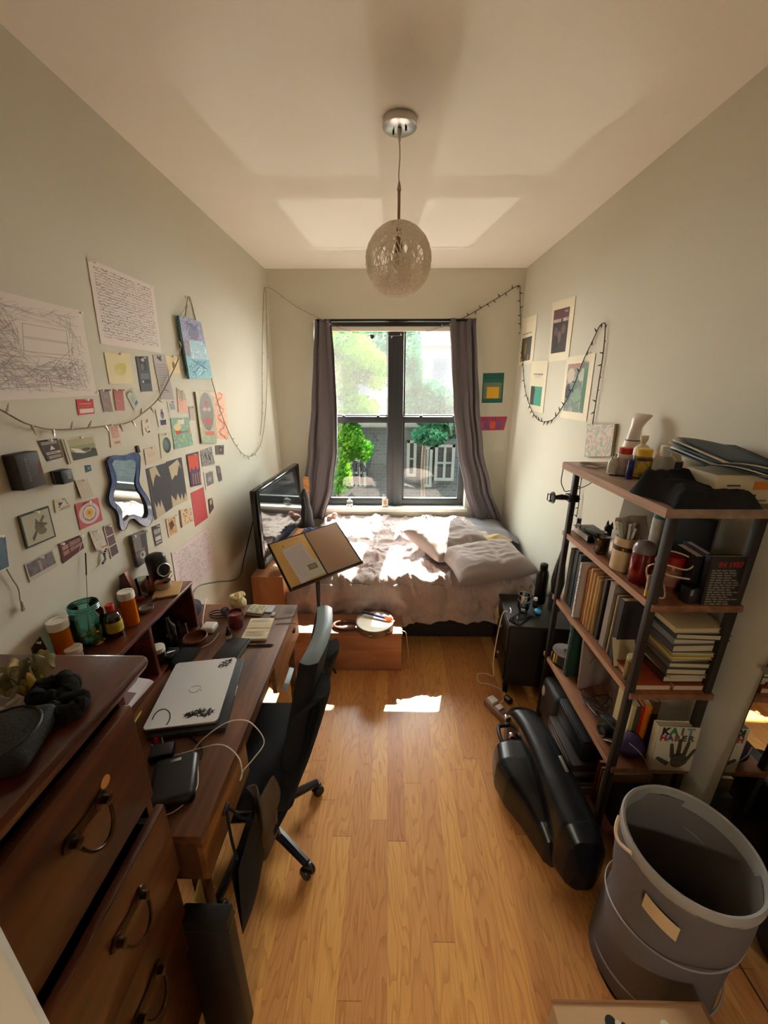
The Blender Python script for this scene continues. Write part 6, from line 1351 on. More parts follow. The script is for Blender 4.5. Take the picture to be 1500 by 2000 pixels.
# canister with a belt, full of cotton swabs and brushes
p = Vector((.925, 1.40, Z1)); t = thing('canister', 'cream canister with a brown band', 'canister', p)
b = MB(); b.lathe([(0, 0), (.041, 0), (.043, .003), (.041, .135), (.037, .135), (.037, .02), (0, .02)], mat('canister_cream', (206, 186, 150), .5), seg=34); b.build('body', t)
b = MB(); b.lathe([(.0425, .085), (.0437, .085), (.0435, .102), (.0422, .102)], mat('leather_band', (70, 40, 28), .5), seg=34); b.box((-.030, -.031, .093), (.012, .012, .012), M_brass, bev=.002, rot=(0, 0, .8)); b.build('leather_band', t)
r4 = random.Random(11)
for k in range(9):
    a = r4.uniform(0, 6.28); l = r4.uniform(.17, .20); rr = r4.uniform(.008, .028)
    b = MB(); tip = Vector((rr * 1.7 * math.cos(a), rr * 1.7 * math.sin(a), l)); b.tube([(rr * .4 * math.cos(a + 2), rr * .4 * math.sin(a + 2), .023), tip], .0045, (M_white, mat('pale_green_tube', (170, 190, 176), .4), mat('brush_wood', (150, 112, 80), .5))[k % 3], seg=8)
    b.ball(tip, .0065, (M_white, mat('pale_green_tube', (170, 190, 176), .4), mat('brush_hair', (120, 90, 70), .8))[k % 3], 10, 8)
    solo('brush', b, 'brush or tube standing in the cream canister', 'brush', p + Vector((0, 0, 0)), group='brushes in the canister')
b = MB()
def slv(u, v): return (-.035 + .10 * u + .012 * math.sin(v * 5), .022 - .02 * u + .008 * math.sin(u * 9 + v * 3), .10 + .105 * v + .018 * u * v)
b.grid(slv, 14, 12, mat('clear_sleeve', (150, 138, 130), .3))
o = solo('plastic_sleeve', b, 'crinkled pale plastic sleeve sticking up behind the brushes in the canister', 'packet', p)
so = o.modifiers.new('thickness', 'SOLIDIFY'); so.thickness = .001
p = Vector((.925, 1.295, Z1)); t = thing('thermos', 'dark red flask with a grey domed lid', 'flask', p)
b = MB(); b.lathe([(0, 0), (.033, 0), (.036, .004), (.036, .115), (.034, .118)], mat('red_flask', (118, 14, 24), .25, .3, coat=.5), seg=34); b.build('body', t)
b = MB(); b.lathe([(.0355, .118), (.036, .122), (.035, .138), (.027, .154), (.012, .161), (0, .162)], mat('grey_lid', (128, 118, 124), .35, .3), seg=34); b.build('lid', t)
pts = [(.96, 1.21, .03), (.93, 1.16, .01), (.90, 1.18, .02), (.895, 1.22, .09), (.92, 1.19, .12), (.99, 1.17, .11), (1.03, 1.2, .13), (.97, 1.23, .15), (.91, 1.21, .13), (.93, 1.18, .09), (1.0, 1.16, .08)]
b = MB(); b.tube([Vector((x, y, z)) - Vector((.96, 1.21, 0)) for x, y, z in bez(pts, 8)], .0028, mat('cream_cable', (196, 180, 156), .5), seg=6); solo('cable_bundle', b, 'loose bundle of cream cable beside the red flask', 'cable', (.96, 1.21, Z1))
t = thing('glue_tube', 'yellow-tipped marker leaning by the near post on the second shelf', 'marker', (.892, 1.185, Z1), (math.radians(-12), math.radians(6), 0)); b = MB(); b.lathe([(0, 0), (.009, 0), (.009, .075), (0, .077)], mat('marker_body', (176, 160, 140), .4)); b.build('barrel', t); b = MB(); b.lathe([(.0095, 0), (.0098, .02), (.0092, .021)], mat('yellow_cap', (222, 178, 40), .45)); b.build('cap', t)
# right-hand end, seen through the open side
bottle('jar', 'jar with a red lid on the second shelf', 'jar', (1.0, 1.245, Z1), [(0, 0), (.03, 0), (.032, .004), (.032, .085), (.028, .095)], mat('spice_jar', (120, 66, 42), .25, coat=.4), [(.0335, .093), (.0335, .125), (.03, .128), (0, .128)], mat('red_lid', (150, 20, 20), .35), (.02, .075, .0322), mat('jar_label', (140, 90, 70), .6, nz=(30, .2)))
GB2 = 'books standing on the second shelf'
def facing(label, x, y, z, w, h, th, col, ang=0, lean=0, **k):
    """upright book whose front cover looks at the viewer (-y); spine at the left"""
    Mx = Matrix.Rotation(math.radians(ang), 4, 'Z') @ Matrix.Rotation(math.radians(90 - lean), 4, 'X')
    return book(label, (x, y, z + h / 2), w, h, th, col, Mx.to_euler(), **k)
st = [(1.035, .030, .155, (26, 28, 34), 'black spined book left of the dark blue one on the second shelf'), (1.06, .022, .165, (40, 40, 84), 'shiny dark blue spine on the second shelf'), (1.078, .013, .145, (186, 124, 48), 'ochre spine beside the dark blue book'), (1.094, .015, .14, (190, 166, 120), 'cream spine between ochre and pink ones'), (1.107, .009, .142, (186, 96, 84), 'pinkish red spine against the big black book')]
for x, th, h, c, l in st:
    t = thing('book', l, 'book', (x, 1.23, Z1), math.radians(-4), GB2)
    m = mat('cover_%d_%d_%d' % c, c, .45)
    b = MB(); b.span(-th / 2, -th / 2 + .0015, -.055, .06, 0, h, m).span(th / 2 - .0015, th / 2, -.055, .06, 0, h, m).span(-th / 2, th / 2, -.056, -.0535, 0, h, m); b.build('cover', t)
    b = MB(); b.span(-th / 2 + .0015, th / 2 - .0015, -.0535, .056, .002, h - .003, M_pages); b.build('pages', t)
def black_txt(b, w, h, th):
    Mx = T(.006, h / 2 - .028, th + .0006)
    b.text('IN 1937', .024, mat('red_print', (150, 16, 22), .5), Mx, bold=.0012)
    r = random.Random(4)
    for k in range(15):
        y = h / 2 - .05 - .0085 * k; x = -w / 2 + .012
        while x < w / 2 - .025 - .02 * r.random():
            wd = r.uniform(.01, .026); b.add([(x, y, th + .0005), (min(x + wd, w / 2 - .01), y, th + .0005), (min(x + wd, w / 2 - .01), y + .0045, th + .0005), (x, y + .0045, th + .0005)], [(0, 1, 2, 3)], (128, 122, 110)); x += wd + .004
facing('big black book with a red heading and lines of pale text, second shelf', 1.095, 1.158, Z1, .125, .17, .022, (24, 20, 20), ang=0, lean=3, extra=black_txt)
b = MB(); b.box((0, 0, .03), (.05, .04, .06), M_black, bev=.006); b.box((-.02, -.021, .045), (.01, .002, .02), mat('gadget_window', (130, 124, 112), .4)); solo('card_reader', b, 'black gadget with a pale window before the spines of the second shelf', 'gadget', (1.01, 1.155, Z1), rot=(0, 0, .2))
b = MB(); b.span(-.008, .008, -.28, .28, 0, .05, wood('rail_wood', (96, 52, 28), (140, 84, 48)), .003); solo('wooden_rail', b, 'wooden rail lying across the back of the second shelf', 'rail', (1.16, 1.48, Z1 + .0), rot=(0, 0, 0))
b = MB(); b.span(-.02, .02, -.07, .07, 0, .25, mat('black_folio', (24, 24, 26), .6), .004); solo('portfolio', b, 'black portfolio standing upright behind the cable bundle', 'portfolio', (1.10, 1.33, Z1), rot=(0, 0, .3))

# ---------------------------------------------------------------- third shelf: magazines, folders, notebooks
Z2 = LV[2]
G3 = 'upright papers on the third shelf'
def slab(label, y, th, h, col, dep=.22, x=None, name='magazine', cat='magazine', lean=0, extra=None, group=G3, z=Z2, edge=None):
    t = thing(name, label, cat, ((SX0 + .035 + dep / 2) if x is None else x, y, z), (math.radians(lean), 0, 0), group)
    m = col if not isinstance(col, tuple) else mat('cover_%d_%d_%d' % col, col, .5, nz=(6, .08))
    b = MB(); b.span(-dep / 2, dep / 2, -th / 2, -th / 2 + .0012, 0, h, m).span(-dep / 2, dep / 2, th / 2 - .0012, th / 2, 0, h, m).span(-dep / 2, -dep / 2 + .0012, -th / 2, th / 2, 0, h, m)
    if extra: extra(b, dep, th, h)
    b.build('cover', t)
    b = MB(); b.span(-dep / 2 + .0012, dep / 2 - .002, -th / 2 + .0012, th / 2 - .0012, .001, h - .002, edge or M_pages); b.build('pages', t)
    return t
slab('pink-edged magazine at the far end of the third shelf', 1.772, .008, .29, (196, 150, 140))
slab('thin pale magazine beside the far post of the third shelf', 1.760, .007, .285, (186, 190, 176))
slab('grey-green magazine, third from the far post', 1.748, .010, .29, (96, 106, 100))
slab('dark teal notebook with a round emblem on the third shelf', 1.715, .032, .30, (40, 62, 70), name='notebook', cat='notebook', extra=lambda b, d, t_, h: b.tube([(-d / 2 - .0006, .010 * math.cos(a), h * .5 + .016 * math.sin(a)) for a in [2 * PI * k / 20 for k in range(20)]], .0012, (50, 90, 140), seg=5, closed=True))
slab('blue-black notebook beside the spiral pad', 1.68, .026, .295, (34, 44, 56), name='notebook', cat='notebook')
t = slab('white spiral-bound pad facing outward on the third shelf', 1.615, .016, .285, mat('pad_white', (196, 184, 178), .7), name='spiral_pad', cat='notebook', dep=.2, x=SX0 + .11)
b = MB()
for k in range(22): b.tube([(-.10 + .005 * math.cos(a), -.008 + .006 * math.sin(a), .012 + k * .0125) for a in [2 * PI * j / 10 for j in range(10)]], .0009, M_steel, seg=4, closed=True)
b.build('spiral_binding', t)
b = MB(); [b.span(-.1008, -.1002, -.005 + .002 * (k % 2), .004, .03 + .03 * k, .034 + .03 * k, (150, 140, 140)) for k in range(8)]; b.build('printed_line', t)
M_man = mat('manila_tan', (178, 136, 82), .8, nz=(8, .1)); M_man2 = mat('manila_orange', (190, 118, 50), .8)
for i, (y, th, h, m, l) in enumerate(((1.572, .008, .27, M_man2, 'orange-tan folder beside the white spiral pad'), (1.553, .012, .285, mat('manila_pale', (196, 156, 110), .8), 'pale tan folder, second of the folder row'), (1.53, .014, .28, M_man, 'fat tan folder in the middle of the folder row'), (1.505, .014, .275, M_man, 'tan folder just past the middle of the folder row'), (1.478, .016, .27, mat('manila_olive', (140, 108, 62), .8, nz=(8, .1)), 'olive-tan folder at the near end of the folder row'))):
    def fn(u, v, th=th, h=h, i=i): return (SX0 + .03 + .22 * u, y - th / 2 + .004 * math.sin(v * 3 + i) * v - .004 * math.sin(u * 3), Z2 + .001 + h * v * (1 - .04 * u))
    b = MB()
    b.box((0, 0, h / 2), (.22, th, h), m, bev=.003, M=T(SX0 + .14, y, Z2))
    b.box((-.04 + .02 * i, 0, h + .006), (.06, .002, .014), m, M=T(SX0 + .14, y, Z2))
    o = b.build('file_folder', origin=(SX0 + .14, y, Z2)); tag(o, l, 'folder', 'tan file folders on the third shelf')
    for q in o.data.vertices:
        q.co.y += .008 * noise.noise(Vector((q.co.z * 9 + i * 3, q.co.x * 5, i))) * min(1, q.co.z * 5)
slab('dark brown binder after the tan folders', 1.45, .02, .29, (44, 34, 30), name='binder', cat='binder')
slab('grey-white binder standing on the third shelf', 1.40, .034, .30, (138, 126, 118), name='binder', cat='binder')
slab('thin cream folder beside the grey-white binder', 1.355, .006, .27, (196, 176, 130), name='file_folder', cat='folder')
slab('charcoal binder near the near end of the third shelf', 1.325, .03, .27, (46, 44, 48), name='binder', cat='binder')
b = MB(); b.box((0, 0, .055), (.09, .012, .11), mat('black_folio', (24, 24, 26), .6), bev=.003); b.box((0, -.0065, .055), (.088, .0015, .108), mat('cream_edge', (190, 176, 140), .7)); solo('tilted_case', b, 'black case with a cream edge leaning against the charcoal binder', 'case', (.935, 1.275, Z2), rot=(math.radians(-24), 0, 0))
bottle('candle_jar', 'greenish candle jar beside the near post on the third shelf', 'candle', (.915, 1.205, Z2), [(0, 0), (.022, 0), (.023, .004), (.023, .085), (.02, .088)], mat('olive_jar', (120, 110, 70), .3), [(.0235, .085), (.0235, .098), (0, .1)], mat('pale_lid', (186, 176, 120), .5))
# stack of books at the near end
G4 = 'stack of books at the near end of the third shelf'
stk = [(.105, .150, .024, (150, 52, 24), 'bottom orange-red book of the stack, left of its twin'), ]
book('orange-red book lying flat at the front, under the stack', (.965, 1.215, Z2), .125, .145, .026, (150, 60, 34), (0, 0, math.radians(180)), G4)
book('orange-red book lying flat at the back, under the stack', (1.098, 1.215, Z2), .125, .145, .026, (140, 50, 26), (0, 0, math.radians(180)), G4)
hz = Z2 + .0265
cols = [((64, 28, 20), .028, 'dark red book at the bottom of the tall stack'), ((196, 186, 160), .014, 'slim cream-edged book second from the bottom of the tall stack'), ((70, 60, 50), .026, 'brown book third from the bottom of the tall stack'), ((90, 84, 70), .022, 'olive-grey book fourth from the bottom of the tall stack'), ((120, 110, 96), .018, 'grey book with a white stripe, fifth from the bottom'), ((186, 160, 80), .013, 'thin yellow book, sixth from the bottom of the tall stack'), ((176, 170, 120), .012, 'thin pale yellow book, seventh from the bottom of the tall stack'), ((70, 66, 84), .030, 'thick bluish grey book near the top of the tall stack'), ((120, 130, 132), .026, 'pale blue-grey book third from the top of the tall stack'), ((44, 56, 62), .022, 'dark slate book second from the top of the tall stack'), ((190, 170, 130), .020, 'tan book with orange edges on top of the tall stack')]
for i, (c, th, l) in enumerate(cols):
    w = .15 - .004 * (i % 3) + (.03 if i > 6 else 0)
    book(l, (1.075 + .006 * math.sin(i * 2.3) + (.008 if i > 6 else 0), 1.232 + .006 * math.cos(i * 1.7), hz), w, .165 + .01 * (i % 2), th, c, (0, 0, math.radians(3 * math.sin(i * 1.9))), G4); hz += th + .0006
# ---------------------------------------------------------------- fourth shelf
Z3 = LV[3]
t = thing('disc_spindle', 'spindle of discs with a grey lid at the far end of the fourth shelf', 'disc spindle', (.945, 1.735, Z3))
b = MB(); b.lathe([(0, 0), (.062, 0), (.064, .004), (.064, .008), (0, .008)], M_black, seg=34); b.build('base', t)
b = MB(); b.lathe([(.060, .009), (.060, .066), (0, .066)], mat('disc_stack', (66, 74, 74), .25, .6), seg=34); b.box((-.0605, -.012, .035), (.002, .012, .05), mat('yellow_cap', (222, 178, 40), .45)); b.build('discs', t)
b = MB(); b.lathe([(.061, .066), (.063, .067), (.063, .071), (.02, .073), (.009, .074), (.009, .088), (0, .089)], mat('grey_lid', (128, 118, 124), .35, .3), seg=34); b.build('lid', t)
t = slab('big green spiral-bound sketchbook on the fourth shelf', 1.635, .022, .30, mat('green_cover', (28, 60, 48), .6), z=Z3, name='sketchbook', cat='sketchbook', group=None)
b = MB()
for k in range(30): b.tube([(-.112 + .006 * math.cos(a), -.0 + .012 * math.sin(a), .012 + k * .0095) for a in [2 * PI * j / 10 for j in range(10)]], .0011, M_black, seg=4, closed=True)
b.build('spiral_binding', t)
def pad_txt(b, w, h, th):
    b.text('SATS', .034, mat('pad_ink', (40, 30, 28), .7), T(-.01, h / 2 - .045, th + .0006))
    b.tube([(-.05, -.01, th + .001), (-.03, .02, th + .001), (0, .01, th + .001)], .0012, (60, 46, 40), seg=4); b.tube([(.02, -.02, th + .001), (.05, -.01, th + .001), (.06, -.03, th + .001)], .0016, (60, 46, 40), seg=4)
facing('grey-white drawing pad lettered along its top, fourth shelf', 1.02, 1.585, Z3, .20, .29, .012, mat('pad_grey', (150, 132, 124), .8), ang=18, lean=4, name='drawing_pad', extra=pad_txt)
r5 = random.Random(21)
pts = [(.90 + r5.random() * .14, 1.34 + r5.random() * .15, .006 + r5.random() * .03) for _ in range(16)]
b = MB(); b.tube([Vector(q) - Vector((.97, 1.42, 0)) for q in bez(pts, 7)], .003, M_black, seg=6); solo('cable_bundle', b, 'tangle of black cable in the middle of the fourth shelf', 'cable', (.97, 1.42, Z3))
pts = [(.90 + r5.random() * .12, 1.40 + r5.random() * .12, .006 + r5.random() * .02) for _ in range(9)]
b = MB(); b.tube([Vector(q) - Vector((.95, 1.46, 0)) for q in bez(pts, 7)], .0022, mat('brown_cord', (74, 48, 34), .6), seg=6); solo('cable_bundle', b, 'thin brown cord in the cable tangle of the fourth shelf', 'cable', (.95, 1.46, Z3))
t = thing('camera', 'small black camera with a shiny lens near the front of the fourth shelf', 'camera', (.955, 1.285, Z3), math.radians(15)); b = MB(); b.box((0, 0, .03), (.05, .10, .06), M_black, bev=.008); b.box((0, 0, .063), (.03, .04, .012), M_black, bev=.004); b.build('body', t)
b = MB(); b.lathe([(.026, 0), (.026, .03), (.022, .032), (.018, .024), (0, .022)], M_black, M=T(-.025, 0, .03) @ R('Y', -90), seg=24); b.ball((-.047, 0, .03), (.006, .016, .016), mat('lens_glass', (70, 80, 110), .05, coat=1), 14, 8); b.build('lens', t)
b = MB(); b.box((0, 0, .002), (.012, .19, .004), mat('brass_rule', (150, 110, 66), .4)); solo('ruler', b, 'thin brass-coloured ruler lying behind the camera', 'ruler', (1.02, 1.40, Z3 + .001), rot=(0, 0, .3))
b = MB(); b.box((0, 0, .012), (.03, .05, .022), mat('red_toy', (150, 36, 36), .4), bev=.006); solo('small_red_case', b, 'small red case among the cables on the fourth shelf', 'case', (1.06, 1.345, Z3))
t = thing('earphones', 'silvery earphones by the near post on the fourth shelf', 'earphones', (.915, 1.20, Z3)); b = MB(); b.tube(bez([(0, 0, .004), (.02, .03, .02), (-.01, .05, .006), (.01, .01, .03), (.03, -.01, .004)], 7), .002, MATS['white_cable'], seg=5); b.build('cable', t); b = MB(); b.ball((0, 0, .008), .008, M_steel, 12, 8); b.ball((.03, -.01, .008), .008, M_steel, 12, 8); b.build('earbud', t)
b = MB(); b.ball((0, 0, .045), (.05, .045, .055), mat('purple_pouch', (52, 34, 70), .8, nz=(10, .2)), 26, 16, fn=lambda q: Vector((q.x, q.y, max(.001, q.z))) + q.normalized() * .007 * noise.noise(q * 25)); b.tube(bez([(-.03, -.03, .09), (.0, -.05, .07), (.03, -.052, .03), (.04, -.05, .004)], 6), .0018, mat('white_cord', (170, 156, 160), .6), seg=5)
solo('drawstring_pouch', b, 'dark purple pouch beside the book with the handprint', 'pouch', (.972, 1.19, Z3))
G5 = 'books standing on the fourth shelf'
for x, th, h, c, l in ((.982, .014, .215, (186, 166, 120), 'cream spine on the fourth shelf, leftmost of four'), (1.0, .018, .21, (70, 66, 46), 'olive spine on the fourth shelf between cream and red'), (1.018, .012, .21, (170, 30, 16), 'bright red spine on the fourth shelf'), (1.038, .024, .215, (206, 112, 20), 'orange spine on the fourth shelf beside the red one'), (1.066, .026, .23, (80, 58, 34), 'brown spine behind the book with the handprint')):
    t = thing('book', l, 'book', (x, 1.275, Z3), math.radians(-6), G5); m = mat('cover_%d_%d_%d' % c, c, .45)
    b = MB(); b.span(-th / 2, -th / 2 + .0015, -.055, .06, 0, h, m).span(th / 2 - .0015, th / 2, -.055, .06, 0, h, m).span(-th / 2, th / 2, -.056, -.0535, 0, h, m); b.build('cover', t)
    b = MB(); b.span(-th / 2 + .0015, th / 2 - .0015, -.0535, .056, .002, h - .003, M_pages); b.build('pages', t)
def hand_cover(b, w, h, th):
    z = th + .0005
    tc = [(40, 34, 40), (70, 120, 74), (120, 84, 70), (110, 130, 140), (150, 150, 110)]
    for i, ch_ in enumerate('KAIT'): b.text(ch_, .042, mat('cover_ink_%d' % i, tc[i], .6), T(-w / 2 + .028 + .030 * i, h / 2 - .022, z), bold=.0022)
    tc2 = [(150, 40, 48), (90, 80, 130), (130, 84, 72), (70, 66, 62), (60, 66, 84)]
    for i, ch_ in enumerate('HABER'): b.text(ch_, .034, mat('cover_ink2_%d' % i, tc2[i], .6), T(-w / 2 + .024 + .025 * i, h / 2 - .052, z), bold=.0018)
    m = mat('handprint_ink', (70, 62, 46), .7, nz=(90, .3)); cx, cy = .022, -.05
    b.prism([(cx + .032 * math.cos(a) * (1 + .08 * math.cos(3 * a)), cy + .034 * math.sin(a)) for a in [2 * PI * k / 26 for k in range(26)]], z, z + .0003, m)
    for bx_, by_, ang, l, r in ((-.026, .012, 100, .062, .0085), (-.006, .02, 92, .074, .009), (.014, .018, 82, .068, .0085), (.03, .006, 66, .05, .0075), (-.036, -.02, 148, .05, .010)):
        a = math.radians(ang); d = Vector((math.cos(a), math.sin(a))); n_ = Vector((-d.y, d.x)); o_ = Vector((cx + bx_, cy + by_))
        poly = [tuple(o_ - n_ * r)] + [tuple(o_ + d * l + n_ * r * math.sin(q) * .8 * -1 + d * r * math.cos(q)) for q in [PI / 2 - PI * k / 6 for k in range(7)]][::1] + [tuple(o_ + n_ * r)]
        poly = [tuple(o_ - n_ * r), tuple(o_ + d * l - n_ * r * .75), tuple(o_ + d * (l + r * .8)), tuple(o_ + d * l + n_ * r * .75), tuple(o_ + n_ * r)]
        b.prism(poly, z, z + .0003, m)
facing('white book with colourful letters and a dark handprint on its cover', 1.09, 1.155, Z3, .15, .205, .032, mat('hand_white', (196, 188, 160), .55), ang=-2, lean=3, extra=hand_cover)
# ---------------------------------------------------------------- bottom shelf
Z4 = LV[4]
t = thing('hard_case', 'dark grey hard case with a pale teardrop clasp on the bottom shelf', 'case', (.955, 1.665, Z4)); b = MB(); b.box((0, 0, .12), (.20, .19, .24), mat('case_grey', (44, 44, 46), .5), bev=.03, seg=4); b.build('body', t)
b = MB(); b.ball((-.102, .05, .17), (.006, .016, .034), mat('pale_clasp', (186, 178, 166), .4), 14, 10); b.build('clasp', t)
t = thing('printer', 'black box-shaped scanner lying on the bottom shelf', 'scanner', (.985, 1.44, Z4 + .15)); b = MB(); b.box((0, 0, .05), (.24, .26, .10), mat('scanner_black', (30, 30, 34), .4), bev=.008); b.build('body', t); b = MB(); b.box((0, 0, .105), (.235, .255, .012), M_black, bev=.004); b.build('lid', t)
lap = [((170, 60, 56), .012, 'red-covered slab at the bottom of the flat pile, bottom shelf'), ((178, 176, 170), .022, 'silver slab second in the flat pile of the bottom shelf'), ((150, 150, 150), .018, 'grey slab third in the flat pile of the bottom shelf'), ((40, 38, 40), .028, 'black slab with metal edge, fourth in the flat pile'), ((128, 124, 116), .022, 'dull metal slab fifth in the flat pile of the bottom shelf'), ((60, 54, 52), .040, 'dark slab on top of the flat pile under the scanner')]
z = Z4
for i, (c, th, l) in enumerate(lap):
    b = MB(); b.box((0, 0, th / 2), (.25, .30 - .005 * i, th - .0004), mat('slab_%d' % i, c, .35, .5 if i in (1, 2, 4) else 0), bev=.004)
    b.box((-.1255, .0, th / 2), (.002, .2, th * .25), mat('slab_edge', (150, 146, 140), .3, .7))
    solo('flat_device', b, l, 'device', (.975 - .004 * i, 1.42 + .003 * i, z), group='flat pile on the bottom shelf'); z += th
GB = 'books at the near end of the bottom shelf'
for y, th, h, c, l in ((1.245, .014, .235, (128, 44, 36), 'dark red book upright on the bottom shelf, farther from the hamper'), (1.225, .012, .225, (120, 74, 48), 'brown book upright between the red and tan ones, bottom shelf'), (1.205, .018, .22, (140, 108, 70), 'tan book upright on the bottom shelf beside the near post')):
    slab(l, y, th, h, c, dep=.20, z=Z4, name='book', cat='book', group=GB, lean=0)
b = MB(); b.box((0, 0, .09), (.20, .05, .18), mat('green_black_box', (26, 34, 30), .6), bev=.004); solo('storage_box', b, 'very dark green box at the near end of the bottom shelf', 'box', (1.04, 1.165, Z4))

# ---------------------------------------------------------------- on the nightstand
NZ = .50
p = Vector((.845, 2.12, NZ)); t = thing('water_glass', 'clear glass of water on the black nightstand', 'glass', p)
b = MB(); b.lathe([(0, .001), (.030, .001), (.034, .012), (.037, .06), (.035, .115), (.033, .115), (.035, .06), (.0325, .014), (0, .010)], glassmat('clear_tumbler', (252, 253, 252), .9, .02), seg=36)
for r_g, z_g in ((.034, .115), (.0335, .012), (.036, .075)): b.tube([(r_g * math.cos(a), r_g * math.sin(a), z_g) for a in [2 * PI * k / 28 for k in range(28)]], .0009, leafmat('glass_highlight', (236, 240, 238), (250, 250, 250)), seg=5, closed=True)  # thin white rings painted in as the glass's bright highlights
b.build('tumbler', t)
b = MB(); b.lathe([(0, .011), (.0315, .013), (.0345, .06), (.0340, .075), (0, .075)], glassmat('water', (247, 250, 249), .6, 0), seg=32); b.build('water', t)
b = MB(); b.box((0, 0, .004), (.075, .15, .008), mat('phone_black', (24, 24, 27), .15), bev=.003); solo('phone', b, 'dark phone lying on the nightstand before the water glass', 'phone', (.80, 2.03, NZ), rot=(0, 0, -.9))
b = MB(); b.ball((0, 0, .014), (.022, .028, .015), mat('sky_blue_plastic', (32, 146, 196), .4), 18, 10); b.tube([(0, 0, .028), (.01, 0, .04)], .005, MATS['sky_blue_plastic']); solo('blue_cap', b, 'bright blue cap on the nightstand next to the bookcase post', 'cap', (.925, 2.09, NZ))
bottle('lotion_bottle', 'clear stubby bottle behind the bright blue cap', 'bottle', (.935, 2.165, NZ), [(0, 0), (.016, 0), (.017, .04), (.010, .05)], M_clear, [(.011, .049), (.011, .065), (0, .066)], M_white)
bottle('water_bottle', 'tall black water bottle at the back of the nightstand', 'bottle', (.985, 2.225, NZ), [(0, 0), (.035, 0), (.037, .005), (.037, .20), (.03, .225), (.022, .235)], mat('bottle_black', (26, 25, 25), .3), [(.024, .234), (.024, .27), (.016, .275), (0, .276)], M_black)
# grey lamp-like spray bottle rising behind the bookcase post
t = thing('spray_bottle', 'dark tapered bottle with a clear base standing behind the tall black bottle', 'bottle', (1.04, 2.13, NZ)); b = MB(); b.lathe([(0, 0), (.034, 0), (.036, .004), (.036, .10), (.030, .13)], mat('smoke_plastic', (70, 66, 64), .2, trans=.3), seg=26); b.build('base', t); b = MB(); b.lathe([(.031, .128), (.040, .20), (.030, .30), (.018, .36), (.012, .40), (0, .402)], mat('bottle_black', (26, 25, 25), .3), seg=26); b.build('cone', t)
b = MB(); b.tube([(-.02, 0, .003), (.02, 0, .003)], .0035, M_steel); b.tube([(.02, 0, .003), (.045, .01, .003)], .002, M_steel); solo('lighter', b, 'thin metal tool lying on the front of the nightstand', 'tool', (.765, 2.10, NZ), rot=(0, 0, 1.2))
b = MB(); b.box((0, 0, 0), (.004, .09, .10), painting('green_sticker', [(150, 160, 90), (206, 196, 150), (120, 130, 70)], 30, 1)); solo('paper_tag', b, 'yellow-green paper tucked into the front of the nightstand', 'paper', (.727, 2.25, .385), rot=(.5, 0, math.radians(-6)))
pts = [Vector((.742, 2.10, NZ + .004)), Vector((.715, 2.09, NZ + .004)), Vector((.69, 2.06, .44)), Vector((.672, 2.04, .30)), Vector((.675, 2.06, .15)), Vector((.69, 2.08, .03)), Vector((.66, 2.13, .006)), Vector((.60, 2.12, .006)), Vector((.595, 2.05, .006)), Vector((.66, 2.03, .006)), Vector((.73, 1.97, .006)), Vector((.70, 1.89, .006)), Vector((.645, 1.86, .02))]
b = MB(); b.tube([q - pts[6] for q in bez(pts, 8)], .0034, mat('pale_cable', (226, 212, 188), .5), seg=6); solo('charging_cable', b, 'cream cable running from the nightstand down to the power strip', 'cable', pts[6])
t = thing('power_strip', 'white and mauve power strip on the floor by the black instrument case', 'power strip', (.655, 1.80, 0), math.radians(28)); b = MB(); b.box((0, 0, .022), (.062, .20, .042), mat('strip_mauve', (156, 132, 124), .5), bev=.006); b.build('housing', t)
b = MB(); b.box((0, .06, .052), (.045, .05, .02), M_white, bev=.004); b.box((0, .0, .05), (.04, .035, .014), M_white, bev=.003); b.build('plug', t)
b = MB()
for k in range(3): b.box((.0, -.04 - .025 * k, .0435), (.03, .014, .002), mat('socket_grey', (110, 100, 96), .5))
b.build('socket', t)
b = MB(); b.box((0, 0, .02), (.03, .05, .034), mat('usb_charger', (30, 32, 44), .35), bev=.005); b.box((-.01, -.0, .038), (.02, .03, .003), mat('charger_label', (150, 156, 170), .4)); solo('usb_charger', b, 'small dark charger lying near the nightstand foot', 'charger', (.735, 1.89, 0), rot=(0, 0, .5))
b = MB(); b.box((0, 0, .018), (.028, .035, .032), M_black, bev=.004); b.box((-.012, 0, .03), (.01, .02, .01), M_white, bev=.002); solo('usb_charger', b, 'black plug at the tip of the instrument case', 'charger', (.75, 1.79, 0), rot=(0, 0, .2))

# ---------------------------------------------------------------- instrument case on the floor
ic = thing('instrument_case', 'black moulded horn case lying beside the bookcase', 'instrument case', (.72, 1.28, 0))
M_case = mat('case_black', (22, 25, 30), .27, nz=(30, .05), bump=(260, .05))
def ring_(y, xl, xr, h, hl):
    """cross section of the case at depth y: rounded box, hl = height of the low left shoulder"""
    cx_ = (xl + xr) / 2; rx = (xr - xl) / 2; pts = []
    for k in range(28):
        a = 2 * PI * k / 28; c_, s_ = math.cos(a), math.sin(a); p_ = .55
        x = cx_ + rx * math.copysign(abs(c_) ** p_, c_); z = h / 2 + h / 2 * math.copysign(abs(s_) ** p_, s_)
        pts.append((x - .72, y - 1.28, z + .004))
    return pts
def loft(secs, m):
    vs = []; fs = []
    for s in secs: vs += ring_(*s)
    n = 28
    for i in range(len(secs) - 1): fs += [(i * n + k, i * n + (k + 1) % n, (i + 1) * n + (k + 1) % n, (i + 1) * n + k) for k in range(n)]
    fs.append(tuple(reversed(range(n)))); fs.append(tuple(range((len(secs) - 1) * n, len(secs) * n)))
    return MB().add(vs, fs, m)
